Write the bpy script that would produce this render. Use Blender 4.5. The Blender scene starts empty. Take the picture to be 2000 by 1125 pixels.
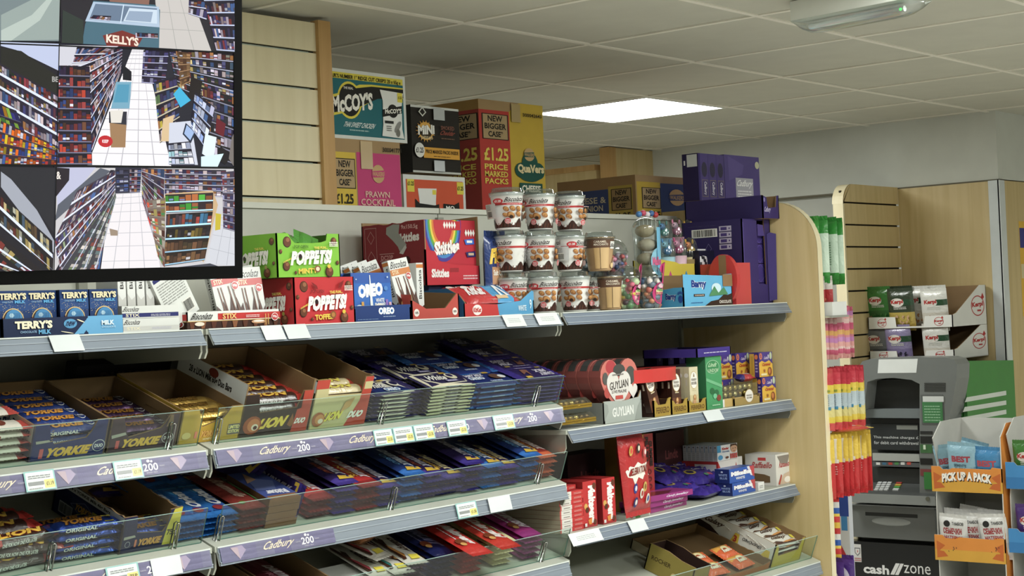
import bpy, math, random
from mathutils import Matrix, Vector
S = bpy.context.scene
COL = S.collection

# ------------------------------------------------------------------ camera
F_PX, YAW, PIT, ROL = 3160.305, 0.8884793, 0.0140499, -0.0427597
ZC = 1.58296
def _axes():
    cy, sy, cp, sp, cr, sr = math.cos(YAW), math.sin(YAW), math.cos(PIT), math.sin(PIT), math.cos(ROL), math.sin(ROL)
    f = Vector((sy*cp, cy*cp, sp)); r = Vector((cy, -sy, 0)); u = r.cross(f)
    return r*cr + u*sr, -r*sr + u*cr, f
RT, UP, FW = _axes()
cam_data = bpy.data.cameras.new('camera')
cam = bpy.data.objects.new('camera', cam_data)
COL.objects.link(cam)
cam.matrix_world = Matrix(((RT.x, UP.x, -FW.x, 0), (RT.y, UP.y, -FW.y, 0), (RT.z, UP.z, -FW.z, ZC), (0, 0, 0, 1)))
cam_data.sensor_width = 36.0
cam_data.lens = 36.0*F_PX/2000.0
cam_data.clip_start = 0.05
S.camera = cam

# ------------------------------------------------------------------ world, exposure
W = bpy.data.worlds.new('world'); S.world = W; W.use_nodes = True
W.node_tree.nodes['Background'].inputs[0].default_value = (0.80, 0.86, 0.84, 1)
W.node_tree.nodes['Background'].inputs[1].default_value = 0.05
S.view_settings.view_transform = 'Standard'
S.view_settings.look = 'None'
S.view_settings.gamma = 1.0
S.view_settings.use_curve_mapping = False
S.view_settings.exposure = 0.42
LAMP_POWER = 23.0
S.cycles.use_denoising = True
S.cycles.max_bounces = 7
S.cycles.diffuse_bounces = 4
S.cycles.glossy_bounces = 3
S.cycles.transmission_bounces = 4
S.cycles.transparent_max_bounces = 12
S.cycles.sample_clamp_indirect = 6.0
S.cycles.caustics_reflective = False
S.cycles.caustics_refractive = False

# ------------------------------------------------------------------ measuring helpers: a sight line met with a real plane of the shop
def ray(px, py):
    return RT*((px-1000)/F_PX) + UP*(-(py-562.5)/F_PX) + FW
O = Vector((0, 0, ZC))
def atY(px, py, Y=2.70):
    d = ray(px, py); return O + d*(Y/d.y)
def atX(px, py, X):
    d = ray(px, py); return O + d*(X/d.x)
def atZ(px, py, Z):
    d = ray(px, py); return O + d*((Z-ZC)/d.z)
def atP(px, py, p, n):
    d = ray(px, py); return O + d*((p-O).dot(n)/d.dot(n))

# ------------------------------------------------------------------ colour and materials
def lin(c):
    if isinstance(c, str):
        c = [int(c[i:i+2], 16)/255 for i in (0, 2, 4)]
    else:
        c = [x/255 for x in c[:3]]
    return tuple(x/12.92 if x <= .04045 else ((x+.055)/1.055)**2.4 for x in c) + (1.0,)

MATS = {}
def _new(name):
    m = bpy.data.materials.new(name); m.use_nodes = True
    nt = m.node_tree; b = nt.nodes['Principled BSDF']
    return m, nt, b
def _colour(nt, amount=.06, scale=9.0):
    """print colour of the face, gently mottled by noise"""
    a = nt.nodes.new('ShaderNodeAttribute'); a.attribute_name = 'col'
    tc = nt.nodes.new('ShaderNodeTexCoord'); n = nt.nodes.new('ShaderNodeTexNoise')
    n.inputs['Scale'].default_value = scale; n.inputs['Detail'].default_value = 3
    nt.links.new(tc.outputs['Object'], n.inputs['Vector'])
    mr = nt.nodes.new('ShaderNodeMapRange')
    mr.inputs['From Min'].default_value = .3; mr.inputs['From Max'].default_value = .7
    mr.inputs['To Min'].default_value = 1-amount; mr.inputs['To Max'].default_value = 1+amount*.4
    nt.links.new(n.outputs['Fac'], mr.inputs['Value'])
    mul = nt.nodes.new('ShaderNodeVectorMath'); mul.operation = 'SCALE'
    nt.links.new(a.outputs['Color'], mul.inputs[0]); nt.links.new(mr.outputs['Result'], mul.inputs['Scale'])
    return mul.outputs['Vector'], tc
def _bump(nt, b, tc, scale, strength, dist=.002, detail=2, dist_tex=0.0):
    n = nt.nodes.new('ShaderNodeTexNoise'); n.inputs['Scale'].default_value = scale
    n.inputs['Detail'].default_value = detail; n.inputs['Distortion'].default_value = dist_tex
    nt.links.new(tc.outputs['Object'], n.inputs['Vector'])
    bp = nt.nodes.new('ShaderNodeBump'); bp.inputs['Strength'].default_value = strength
    bp.inputs['Distance'].default_value = dist
    nt.links.new(n.outputs['Fac'], bp.inputs['Height']); nt.links.new(bp.outputs['Normal'], b.inputs['Normal'])
def print_mat(name, rough, metal=0.0, bump=None, coat=0.0, amount=.06, spec=.5):
    m, nt, b = _new(name)
    c, tc = _colour(nt, amount)
    nt.links.new(c, b.inputs['Base Color'])
    b.inputs['Roughness'].default_value = rough; b.inputs['Metallic'].default_value = metal
    b.inputs['Specular IOR Level'].default_value = spec
    b.inputs['Coat Weight'].default_value = coat; b.inputs['Coat Roughness'].default_value = .12
    if bump: _bump(nt, b, tc, *bump)
    MATS[name] = m
print_mat('card', .62, spec=.3)
print_mat('gloss', .30, coat=.25)
print_mat('plastic', .38)
print_mat('film', .30, bump=(28, .55, .006, 2, 1.5), coat=.3)
print_mat('foil', .28, metal=.75, bump=(30, .6, .006, 2, 1.2))
print_mat('metal', .33, metal=.55, amount=.03)
print_mat('chrome', .12, metal=1.0, amount=.02)
print_mat('paint', .75, amount=.04, spec=.2)

m, nt, b = _new('emit'); a = nt.nodes.new('ShaderNodeAttribute'); a.attribute_name = 'col'
b.inputs['Base Color'].default_value = (.01, .01, .01, 1); b.inputs['Roughness'].default_value = .15
nt.links.new(a.outputs['Color'], b.inputs['Emission Color']); b.inputs['Emission Strength'].default_value = 1.12
MATS['emit'] = m

def wood_mat(name, c1, c2, axis):
    m, nt, b = _new(name)
    tc = nt.nodes.new('ShaderNodeTexCoord'); mp = nt.nodes.new('ShaderNodeMapping')
    sc = [14.0, 14.0, 14.0]; sc[axis] = .9
    mp.inputs['Scale'].default_value = sc
    n = nt.nodes.new('ShaderNodeTexNoise'); n.inputs['Scale'].default_value = 1.6; n.inputs['Detail'].default_value = 7
    n.inputs['Distortion'].default_value = .8
    n2 = nt.nodes.new('ShaderNodeTexNoise'); n2.inputs['Scale'].default_value = 2.2; n2.inputs['Detail'].default_value = 2
    r = nt.nodes.new('ShaderNodeValToRGB')
    r.color_ramp.elements[0].position = .3; r.color_ramp.elements[0].color = lin(c1)
    r.color_ramp.elements[1].position = .72; r.color_ramp.elements[1].color = lin(c2)
    mx = nt.nodes.new('ShaderNodeMix'); mx.data_type = 'FLOAT'; mx.inputs[0].default_value = .25
    nt.links.new(tc.outputs['Object'], mp.inputs['Vector']); nt.links.new(mp.outputs['Vector'], n.inputs['Vector'])
    nt.links.new(tc.outputs['Object'], n2.inputs['Vector'])
    nt.links.new(n.outputs['Fac'], mx.inputs[2]); nt.links.new(n2.outputs['Fac'], mx.inputs[3])
    nt.links.new(mx.outputs[0], r.inputs['Fac']); nt.links.new(r.outputs['Color'], b.inputs['Base Color'])
    b.inputs['Roughness'].default_value = .45; b.inputs['Specular IOR Level'].default_value = .35
    MATS[name] = m
wood_mat('maple', 'BEA877', 'D2BE90', 2)
wood_mat('beech', 'B08A55', 'CDA873', 2)
wood_mat('slat', 'D6CAA6', 'E6DCBC', 2)

def clear_mat(name, tint, face, edge, rough=.05):
    """thin clear plastic or glass: mostly see-through, with a real gloss"""
    m = bpy.data.materials.new(name); m.use_nodes = True; nt = m.node_tree; nt.nodes.clear()
    out = nt.nodes.new('ShaderNodeOutputMaterial'); tr = nt.nodes.new('ShaderNodeBsdfTransparent')
    tr.inputs[0].default_value = lin(tint)
    gl = nt.nodes.new('ShaderNodeBsdfGlossy'); gl.inputs['Roughness'].default_value = rough
    gl.inputs[0].default_value = (1, 1, 1, 1)
    lw = nt.nodes.new('ShaderNodeLayerWeight'); lw.inputs['Blend'].default_value = .35
    mr = nt.nodes.new('ShaderNodeMapRange'); mr.inputs['To Min'].default_value = face; mr.inputs['To Max'].default_value = edge
    mx = nt.nodes.new('ShaderNodeMixShader')
    nt.links.new(lw.outputs['Facing'], mr.inputs['Value']); nt.links.new(mr.outputs['Result'], mx.inputs[0])
    nt.links.new(tr.outputs[0], mx.inputs[1]); nt.links.new(gl.outputs[0], mx.inputs[2]); nt.links.new(mx.outputs[0], out.inputs[0])
    MATS[name] = m
clear_mat('glass', 'DDEAE3', .015, .14, .02)
clear_mat('clear', 'E6ECEC', .08, .55, .12)
print_mat('glassedge', .2)

# ------------------------------------------------------------------ lettering, turned into flat outlines once per word
_T = {}
def glyphs(s, bold=0.0):
    k = (s, bold)
    if k not in _T:
        cu = bpy.data.curves.new('w', 'FONT'); cu.body = s; cu.resolution_u = 2; cu.offset = bold
        ob = bpy.data.objects.new('w', cu); me = ob.to_mesh()
        v = [(p.co.x, p.co.y) for p in me.vertices]; f = [tuple(p.vertices) for p in me.polygons]
        ob.to_mesh_clear(); bpy.data.objects.remove(ob); bpy.data.curves.remove(cu)
        if not v: v = [(0, 0)]
        x0 = min(p[0] for p in v); x1 = max(p[0] for p in v); y0 = min(p[1] for p in v); y1 = max(p[1] for p in v)
        w = max(x1-x0, 1e-6); h = max(y1-y0, 1e-6)
        _T[k] = ([((a-x0)/w, (c-y0)/h) for a, c in v], f)
    return _T[k]

class Face:
    """a printable flat face: a runs 0..1 along u, b runs 0..1 along v"""
    def __init__(s, o, u, v, n=None):
        s.o, s.u, s.v = Vector(o), Vector(u), Vector(v)
        s.n = (Vector(n) if n is not None else s.u.cross(s.v)).normalized(); s.l = 0
    def P(s, a, b, l): return s.o + s.u*a + s.v*b + s.n*(.00022*l)
class Round:
    """a printable cone side, a runs once around anticlockwise seen from above, a=.5 faces -Y"""
    def __init__(s, r0, r1, z0, z1): s.r0, s.r1, s.z0, s.z1, s.l = r0, r1, z0, z1, 0
    def P(s, a, b, l):
        t = math.pi*2*(a-.75); r = s.r0+(s.r1-s.r0)*b+.0003*l+.0002
        return Vector((r*math.cos(t), r*math.sin(t), s.z0+(s.z1-s.z0)*b))
class Bulge:
    """the cushion-shaped face of a filled pack lying on its back"""
    def __init__(s, W, H, T, p, q): s.W, s.H, s.T, s.p, s.q, s.l = W, H, T, p, q, 0
    def h(s, a, b):
        return s.T*max(0, 1-abs(2*a-1)**s.p)**.6*max(0, 1-abs(2*b-1)**s.q)**.6
    def P(s, a, b, l):
        return Vector(((a-.5)*s.W, (b-.5)*s.H, s.T*.5+.5*s.h(a, b)+.0004*l+.0004))

class MB:
    def __init__(s): s.v, s.f, s.c, s.m, s.sm = [], [], [], [], []
    def face(s, pts, col, fin='card', smooth=False):
        n = len(s.v); s.v += [tuple(p) for p in pts]; s.f.append(tuple(range(n, n+len(pts))))
        s.c.append(lin(col)); s.m.append(fin); s.sm.append(smooth)
    def grid(s, P, nu, nv, colf, fin='card', smooth=True, close=False):
        n = len(s.v)
        for j in range(nv+1):
            for i in range(nu if close else nu+1): s.v.append(tuple(P(i/nu, j/nv)))
        w = nu if close else nu+1
        for j in range(nv):
            for i in range(nu):
                i2 = (i+1) % nu if close else i+1
                s.f.append((n+j*w+i, n+j*w+i2, n+(j+1)*w+i2, n+(j+1)*w+i))
                c = colf((i+.5)/nu, (j+.5)/nv) if callable(colf) else colf
                s.c.append(lin(c)); s.m.append(fin); s.sm.append(smooth)
    def box(s, x0, x1, y0, y1, z0, z1, col, fin='card', **k):
        """k: colours for single sides: f front(-y) k back l left r right t top b bottom"""
        p = [(x0, y0, z0), (x1, y0, z0), (x1, y1, z0), (x0, y1, z0), (x0, y0, z1), (x1, y0, z1), (x1, y1, z1), (x0, y1, z1)]
        for key, q in dict(f=(0, 1, 5, 4), r=(1, 2, 6, 5), k=(2, 3, 7, 6), l=(3, 0, 4, 7), t=(4, 5, 6, 7), b=(3, 2, 1, 0)).items():
            s.face([p[i] for i in q], k.get(key, col), fin)
        return s
    def plate(s, o, u, v, n, pts, th, out, inn, edge=None, fin='card', fin2=None):
        """a sheet with outline pts (metres along u, v), outer side towards n, thickness th behind it"""
        o, u, v, n = Vector(o), Vector(u), Vector(v), Vector(n)
        A = [o+u*p+v*q for p, q in pts]; B = [x-n*th for x in A]
        flip = u.cross(v).dot(n) < 0
        s.face(A[::-1] if flip else A, out, fin); s.face(B if flip else B[::-1], inn, fin2 or fin)
        for i in range(len(A)):
            j = (i+1) % len(A); q = [A[i], B[i], B[j], A[j]]
            s.face(q[::-1] if flip else q, edge or inn, fin2 or fin)
    def tube(s, pts, r, col, fin='chrome', n=8):
        pts = [Vector(p) for p in pts]; base = len(s.v)
        for i, p in enumerate(pts):
            d = (pts[min(i+1, len(pts)-1)]-pts[max(i-1, 0)]).normalized()
            a = d.cross(Vector((0, 0, 1)) if abs(d.z) < .9 else Vector((1, 0, 0))).normalized(); c = d.cross(a)
            for k in range(n):
                t = 2*math.pi*k/n; s.v.append(tuple(p+(a*math.cos(t)+c*math.sin(t))*r))
        for i in range(len(pts)-1):
            for k in range(n):
                k2 = (k+1) % n
                s.f.append((base+i*n+k, base+i*n+k2, base+(i+1)*n+k2, base+(i+1)*n+k)); s.c.append(lin(col)); s.m.append(fin); s.sm.append(True)
        for e, o in ((0, 1), (len(pts)-1, -1)):
            s.f.append(tuple(base+e*n+k for k in (range(n) if o > 0 else range(n-1, -1, -1)))); s.c.append(lin(col)); s.m.append(fin); s.sm.append(False)
    def lathe(s, prof, n, col, fin='plastic', cx=0, cy=0, smooth=True, sq=None):
        """prof: list of (r, z) or (r, z, colour)"""
        base = len(s.v)
        for p in prof:
            for k in range(n):
                t = 2*math.pi*k/n; s.v.append((cx+p[0]*math.cos(t)*(sq or 1), cy+p[0]*math.sin(t), p[1]))
        for i in range(len(prof)-1):
            for k in range(n):
                k2 = (k+1) % n
                s.f.append((base+i*n+k, base+i*n+k2, base+(i+1)*n+k2, base+(i+1)*n+k))
                c = prof[i][2] if len(prof[i]) > 2 else col
                s.c.append(lin(c)); s.m.append(fin); s.sm.append(smooth)
    def ball(s, c, r, col, fin='plastic', sx=1, sy=1, sz=1, n=12):
        c = Vector(c)
        def P(a, b):
            t = 2*math.pi*a; h = math.pi*(b-.5); return c+Vector((r*sx*math.cos(t)*math.cos(h), r*sy*math.sin(t)*math.cos(h), r*sz*math.sin(h)))
        s.grid(P, n, max(4, n//2), col, fin, True, True)
    # ---- printing on faces
    def poly(s, fr, pts, col, fin=None, up=True):
        if up: fr.l += 1
        s.face([fr.P(a, b, fr.l) for a, b in pts], col, fin or getattr(fr, 'fin', 'card'))
    def rect(s, fr, a0, b0, a1, b1, col, fin=None, up=True, nu=1):
        if up: fr.l += 1
        if isinstance(fr, Face):
            s.poly(fr, [(a0, b0), (a1, b0), (a1, b1), (a0, b1)], col, fin, False); return
        nu = max(nu, 6)
        s.grid(lambda a, b: fr.P(a0+(a1-a0)*a, b0+(b1-b0)*b, fr.l), nu, 4, col, fin or getattr(fr, 'fin', 'card'))
    def ell(s, fr, ca, cb, ra, rb, col, n=18, fin=None, rot=0.0, up=True):
        c, d = math.cos(rot), math.sin(rot); P = []
        for k in range(n):
            x, y = ra*math.cos(2*math.pi*k/n), rb*math.sin(2*math.pi*k/n); P.append((ca+x*c-y*d, cb+x*d+y*c))
        s.poly(fr, P, col, fin, up)
    def ring(s, fr, ca, cb, ra, rb, w, col, n=20):
        fr.l += 1; q = []
        for k in range(n+1):
            t = 2*math.pi*k/n; q.append(((ca+ra*math.cos(t), cb+rb*math.sin(t)), (ca+ra*(1-w)*math.cos(t), cb+rb*(1-w)*math.sin(t))))
        for k in range(n): s.poly(fr, [q[k][0], q[k+1][0], q[k+1][1], q[k][1]], col, None, False)
    def text(s, fr, t, a0, b0, a1, b1, col, bold=.0, shear=0.0, rise=0.0, vert=0, halo=None, arc=0.0, fin=None):
        """fit the word into the box; rise lifts its right end; vert=1 reads upwards, -1 downwards"""
        if halo: s.text(fr, t, a0, b0, a1, b1, halo[0], halo[1], shear, rise, vert, None, arc, fin)
        V, Fs = glyphs(t, bold); fr.l += 1; n = len(s.v)
        for x, y in V:
            if vert == 1: x, y = 1-y, x
            elif vert == -1: x, y = y, 1-x
            elif vert == 2: x, y = 1-x, 1-y
            a = a0+(a1-a0)*(x+shear*(y-.5)); b = b0+(b1-b0)*y+rise*(x-.5)+arc*(1-(2*x-1)**2)
            s.v.append(tuple(fr.P(a, b, fr.l)))
        fn = fin or getattr(fr, 'fin', 'card'); c = lin(col)
        for f in Fs:
            s.f.append(tuple(n+i for i in f)); s.c.append(c); s.m.append(fn); s.sm.append(False)
    def lines(s, fr, a0, b0, a1, b1, n, col, seed=1, th=.5):
        """small print: n unreadable lines broken into words"""
        r = random.Random(seed); h = (b1-b0)/n; fr.l += 1
        for i in range(n):
            b = b1-(i+1)*h; a = a0
            while a < a1:
                w = min((a1-a0)*r.uniform(.06, .22), a1-a)
                s.poly(fr, [(a, b), (a+w*.85, b), (a+w*.85, b+h*th), (a, b+h*th)], col, None, False); a += w
    def barcode(s, fr, a0, b0, a1, b1, seed=1, bg='E8E8E0', fg='151515'):
        s.rect(fr, a0, b0, a1, b1, bg); r = random.Random(seed); fr.l += 1; a = a0+(a1-a0)*.06; e = a1-(a1-a0)*.06; h = (b1-b0)*.1
        while a < e:
            w = (a1-a0)*r.choice((.012, .02, .035)); s.poly(fr, [(a, b0+h), (a+w, b0+h), (a+w, b1-h), (a, b1-h)], fg, None, False); a += w+(a1-a0)*r.choice((.014, .025))
    def mesh(s, name):
        me = bpy.data.meshes.new(name); me.from_pydata(s.v, [], s.f)
        names = sorted(set(s.m))
        for x in names: me.materials.append(MATS[x])
        ix = {x: i for i, x in enumerate(names)}
        me.polygons.foreach_set('material_index', [ix[x] for x in s.m])
        me.polygons.foreach_set('use_smooth', s.sm)
        at = me.color_attributes.new('col', 'FLOAT_COLOR', 'CORNER'); data = []
        for f, c, fn in zip(s.f, s.c, s.m):
            if fn != 'emit':
                g = c[0]*.25+c[1]*.65+c[2]*.10; c = tuple(x*.88+g*.12 for x in c[:3])+(1.0,)
            data += list(c)*len(f)
        at.data.foreach_set('color', data)
        me.update(); return me

# ------------------------------------------------------------------ objects
def place(x, y, z, rz=0.0, rx=0.0, ry=0.0):
    return Matrix.Translation((x, y, z)) @ Matrix.Rotation(math.radians(rz), 4, 'Z') @ Matrix.Rotation(math.radians(rx), 4, 'X') @ Matrix.Rotation(math.radians(ry), 4, 'Y')
def tag(o, label, cat, group=None):
    o['label'] = label; o['category'] = cat
    if group: o['group'] = group
    return o
def root(name, label, cat, M=None, group=None):
    o = bpy.data.objects.new(name, None); o.empty_display_size = .05; COL.objects.link(o)
    if M is not None: o.matrix_world = M
    return tag(o, label, cat, group)
def part(name, mb, parent=None, label=None):
    me = mb if isinstance(mb, bpy.types.Mesh) else mb.mesh(name)
    o = bpy.data.objects.new(name, me); COL.objects.link(o)
    if parent: o.parent = parent
    if label: o['label'] = label
    return o
def solo(name, mb, label, cat, M=None, group=None):
    o = part(name, mb)
    if M is not None: o.matrix_world = M
    return tag(o, label, cat, group)
def setting(name, mb):
    o = part(name, mb); o['kind'] = 'structure'; return o
def dup(src, M, label, group=None):
    c = src.copy(); COL.objects.link(c); c.matrix_world = M; c['label'] = label
    if group: c['group'] = group
    for ch in list(src.children):
        k = ch.copy(); COL.objects.link(k); k.parent = c
        for g in list(ch.children):
            h = g.copy(); COL.objects.link(h); h.parent = k
    return c
class Proto:
    """first call makes the thing itself, later calls make copies of it"""
    def __init__(s, make): s.make, s.o = make, None
    def __call__(s, M, label, group=None):
        if s.o is None:
            s.o = s.make(M, label, group)
            if group: s.o['group'] = group
            return s.o
        return dup(s.o, M, label, group)
ORD = ['first', 'second', 'third', 'fourth', 'fifth', 'sixth', 'seventh', 'eighth', 'ninth', 'tenth', 'eleventh', 'twelfth', 'thirteenth', 'fourteenth', 'fifteenth']
def nth(i, n):
    if i == 0: return 'topmost'
    if i == n-1: return 'bottom'
    return ORD[i]+' from top'

# ------------------------------------------------------------------ the tilted decks
T20 = math.radians(20)
SN, SS = Vector((0, -math.sin(T20), math.cos(T20))), Vector((0, math.cos(T20), math.sin(T20)))
class Slope:
    def __init__(s, z, y=2.70): s.o = Vector((0, y, z))
    def M(s, x, d, h=0.0, rz=0.0, rx=0.0):
        p = s.o + Vector((x, 0, 0)) + SS*d + SN*h
        return Matrix.Translation(p) @ Matrix.Rotation(T20, 4, 'X') @ Matrix.Rotation(math.radians(rz), 4, 'Z') @ Matrix.Rotation(math.radians(rx), 4, 'X')
    def hit(s, px, py, h=0.0):
        """x and distance up the slope of a sight line, at height h over the deck"""
        p = atP(px, py, s.o+SN*h, SN); return p.x, (p-s.o).dot(SS)
    def X(s, px, py, d=0.0):
        """x and height of a sight line met with the upright plane at distance d"""
        p = atP(px, py, s.o+SS*d, SS); return p.x, (p-s.o).dot(SN)
# ================================================================== the room
def pl(name, quads, col, fin='paint'):
    mb = MB()
    for q in quads: mb.face(q, col, fin)
    return setting(name, mb)
def slab(name, x0, x1, y0, y1, z0, z1, col, fin='paint'):
    return setting(name, MB().box(x0, x1, y0, y1, z0, z1, col, fin))
slab('floor', -2.6, 9.6, -2.6, 9.2, -.05, 0, 'E2E0D8', 'plastic')
slab('wall_left', -2.7, -2.6, -2.6, 9.2, 0, 2.46, 'C9CABF')
slab('wall_front', -2.7, 9.6, -2.7, -2.6, 0, 2.46, 'C9CABF')
slab('wall_back', -2.7, 9.6, 9.2, 9.3, 0, 2.46, 'C9CABF')
slab('wall_east', 9.5, 9.6, -2.6, 9.2, 0, 2.46, 'C9CABF')
# the white wall on the right: upper box-out, recessed wall below it, return wall beyond the corner
slab('wall_right_upper', 7.15, 9.5, 2.92, 4.85, 2.09, 2.42, 'CDD0C8')
slab('wall_right_lower', 7.19, 9.5, 2.96, 4.85, 0, 2.09, 'CDD0C8')
slab('trim_1', 7.148, 7.19, 2.925, 4.85, 2.082, 2.09, '75705F')

# ceiling: square tiles 0.6 m apart in a bar grid, the visible lamp fills one square
mb = MB(); GX, GY = 3.4762, 2.3617
lamps = []
for (lx, ly) in ((3, 2), (0, -2), (-3, -2), (5, -4), (1, -5), (-2, -5), (-7, -3), (7, 9), (-2, 7)):  # front-right and rear-right panels are unseen, added to brighten wall and partition gap
    lamps.append((lx, ly))
i0, i1, j0, j1 = -11, 11, -9, 11
for i in range(i0, i1):
    for j in range(j0, j1):
        x, y = GX+.6*i, GY+.6*j
        if x < -2.6 or x > 9 or y < -2.6 or y > 8.9 or (i, j) in lamps: continue
        dz = random.Random(i*31+j).uniform(0, .0015)
        mb.box(x+.010, x+.597, y+.010, y+.597, 2.4025+dz, 2.412, 'C2C1B2', 'paint', b='C2C1B2')
mb.box(-2.7, 9.6, -2.7, 9.3, 2.425, 2.46, '16150F', 'paint')
for i in range(i0, i1+1):
    x = GX+.6*i
    mb.box(x-.014, x+.004, -2.6, 9.2, 2.399, 2.4035, 'E4E0D2', 'paint')
for j in range(j0, j1+1):
    y = GY+.6*j
    mb.box(-2.6, 9.5, y-.014, y+.004, 2.3988, 2.4033, 'E4E0D2', 'paint')
setting('ceiling', mb)

def lamp(M, label, group):
    t = root('ceiling_light', label, 'light', M)
    f = MB()
    for a, b, c, d in ((0, .585, 0, .01), (0, .585, .575, .585), (0, .01, .01, .575), (.575, .585, .01, .575)): f.box(a, b, c, d, -.003, .022, 'E8EAE4', 'plastic')
    f.box(0, .585, 0, .585, .0225, .024, 'C8C8C0', 'plastic')
    part('frame', f, t)
    g = MB(); p = LAMP_POWER
    g.face([(.01, .575, 0), (.575, .575, 0), (.575, .01, 0), (.01, .01, 0)], 'FFFFFF', 'lamp')
    part('diffuser', g, t)
    return t
m, nt, b = _new('lamp'); b.inputs['Base Color'].default_value = (.8, .8, .8, 1)
b.inputs['Emission Color'].default_value = (.98, 1.0, .955, 1); b.inputs['Emission Strength'].default_value = LAMP_POWER
MATS['lamp'] = m
lp = Proto(lambda M, l, g: lamp(M, l, g))
names = ['square ceiling light panel glowing beyond the yellow crisp box', 'square ceiling light panel above the aisle in front of the shelves']
for k, (i, j) in enumerate(lamps):
    lp(place(GX+.6*i+.0075, GY+.6*j+.0075, 2.3995), names[0] if k == 0 else names[1], None if k == 0 else 'light panels over the shop floor behind the viewer')

# emergency light fitting hanging under the ceiling
x0, y0 = atZ(1545, 38, 2.345).x, atZ(1545, 38, 2.345).y
p0 = atZ(1545, 45, 2.35); p1 = atZ(1765, 2, 2.35)
t = root('emergency_light', 'long white emergency light with clear cover fixed under the ceiling', 'light', place(p0.x, p0.y-.03, 2.335, math.degrees(math.atan2(p1.y-p0.y, p1.x-p0.x))))
L = (p1-p0).length
mb = MB(); mb.box(0, L, -.045, .045, .012, .0655, 'DCDFD6', 'plastic'); part('housing', mb, t)
mb = MB()
def ecover(a, b):
    an = math.pi*(b*1.0); return Vector((-.004+(L+.03)*a, -.047*math.cos(an), .012-.038*math.sin(an)*(1-abs(2*a-1)**10)))
mb.grid(ecover, 20, 10, 'FFFFFF', 'clear', True); part('clear_cover', mb, t, 'clear ribbed plastic cover')
mb = MB(); mb.tube([(.03, 0, -.004), (L-.03, 0, -.004)], .008, 'E9ECE4', 'plastic'); part('tube', mb, t)
mb = MB(); mb.ball((L-.03, -.02, -.008), .004, '30FF60', 'emit'); part('indicator_lamp', mb, t, 'small glowing green indicator')
mb = MB(); mb.box(L+.002, L+.03, -.03, .03, .012, .064, 'CFCFC4', 'plastic'); part('end_cap', mb, t)

# partition far behind with its header board, wood end panel at the far corner
mb = MB(); mb.box(6.76, 6.80, 4.90, 9.1, 0, 2.29, 'C9B78C', 'maple'); mb.box(6.745, 6.80, 4.90, 9.1, 2.290, 2.318, 'C9B78C', 'beech')
setting('wall_partition', mb)
mb = MB(); mb.box(6.74, 6.80, 4.80, 4.86, 0, 2.399, 'B08A55', 'beech'); setting('trim_2', mb)
mb = MB(); mb.box(6.80, 7.15, 4.81, 4.85, 0, 2.399, 'C9B78C', 'maple'); setting('wall_end_panel', mb)

# wood cladding beside the cash machine, white corner strip, cladding beyond the corner
mb = MB(); mb.box(7.135, 7.15, 2.96, 3.41, 0, 2.082, 'C9B78C', 'maple'); mb.box(7.19, 9.5, 2.918, 2.93, 0, 2.085, 'C9B78C', 'maple'); setting('wall_cladding', mb)
mb = MB(); mb.box(7.13, 7.156, 2.912, 2.962, 0, 2.084, 'C8CFD0', 'plastic'); mb.box(7.13, 7.19, 2.908, 2.918, 0, 2.084, 'D0D6D6', 'plastic'); setting('trim_3', mb)
# yellow notice beyond the corner
A = atY(1989, 432, 2.917); B = atY(1998, 618, 2.917)
mb = MB(); mb.plate((A.x, 2.9165, B.z), (1, 0, 0), (0, 0, 1), (0, -1, 0), [(0, 0), (.30, 0), (.30, A.z-B.z), (0, A.z-B.z)], .001, 'E3B21E', 'D8D0B0')
fr = Face((A.x, 2.9165, B.z), (.30, 0, 0), (0, 0, A.z-B.z), (0, -1, 0))
mb.rect(fr, .02, .72, .98, .93, '3B3E8C'); mb.rect(fr, .02, .40, .98, .55, 'D9CB9A'); mb.lines(fr, .1, .1, .9, .35, 4, '5A4A20')
solo('notice', mb, 'yellow and blue notice fixed to the wood cladding at the far right', 'poster')

# slatted display panel standing beside the cash machine
XA = 6.578
t = root('slatwall_display', 'rounded maple slatted display panel beside the cash machine', 'display panel', place(XA, 3.41, 0))
mb = MB(); Wd = 7.134-XA; zs = [2.006-.1*k for k in range(20)]
top = 2.09; R = .09
def arc(cx, cz, r, a0, a1, n): return [(cx+r*math.cos(math.radians(a0+(a1-a0)*k/n)), cz+r*math.sin(math.radians(a0+(a1-a0)*k/n))) for k in range(n+1)]
zz = [top]+zs
for k in range(len(zs)+1):
    hi = zz[k]-(.0 if k == 0 else .004); lo = zz[k+1]+.004 if k < len(zs) else 0
    pts = [(0, lo), (Wd, lo), (Wd, hi)] + ([(R, hi)]+arc(R, hi-R, R, 90, 180, 8)[1:] if k == 0 else [(0, hi)])
    if k == 0: pts = [(0, lo), (Wd, lo), (Wd, hi)]+[(x, min(z, hi)) for x, z in arc(R, hi-R, R, 90, 180, 8)]
    mb.plate((0, 0, 0), (1, 0, 0), (0, 0, 1), (0, -1, 0), pts, .018, 'C9B78C', 'C9B78C', None, 'maple')
mb.box(.003, Wd+.0008, .012, .022, 0, 2.06, '2A261C', 'paint')
part('slat_board', mb, t)
mb = MB(); path = [(0, 0)]+[(0, top-R)]+arc(R, top-R, R, 180, 90, 8)+[(.25, top)]
for k in range(1, len(path)-1):
    (a, c), (b2, d) = path[k], path[k+1]
    q = [(a-.012*(a < .2), -.004, c), (a-.012*(a < .2), .05, c), (b2-.012*(b2 < .08), .05, d), (b2-.012*(b2 < .08), -.004, d)]
    mb.face(q, 'E0CFA2', 'slat'); 
mb.plate((-.012, -.004, 0), (1, 0, 0), (0, 0, 1), (0, -1, 0), [(0, 0), (.013, 0), (.013, top-R), (0, top-R)], .05, 'E0CFA2', 'E0CFA2', None, 'slat')
part('edge_band', mb, t)

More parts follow.
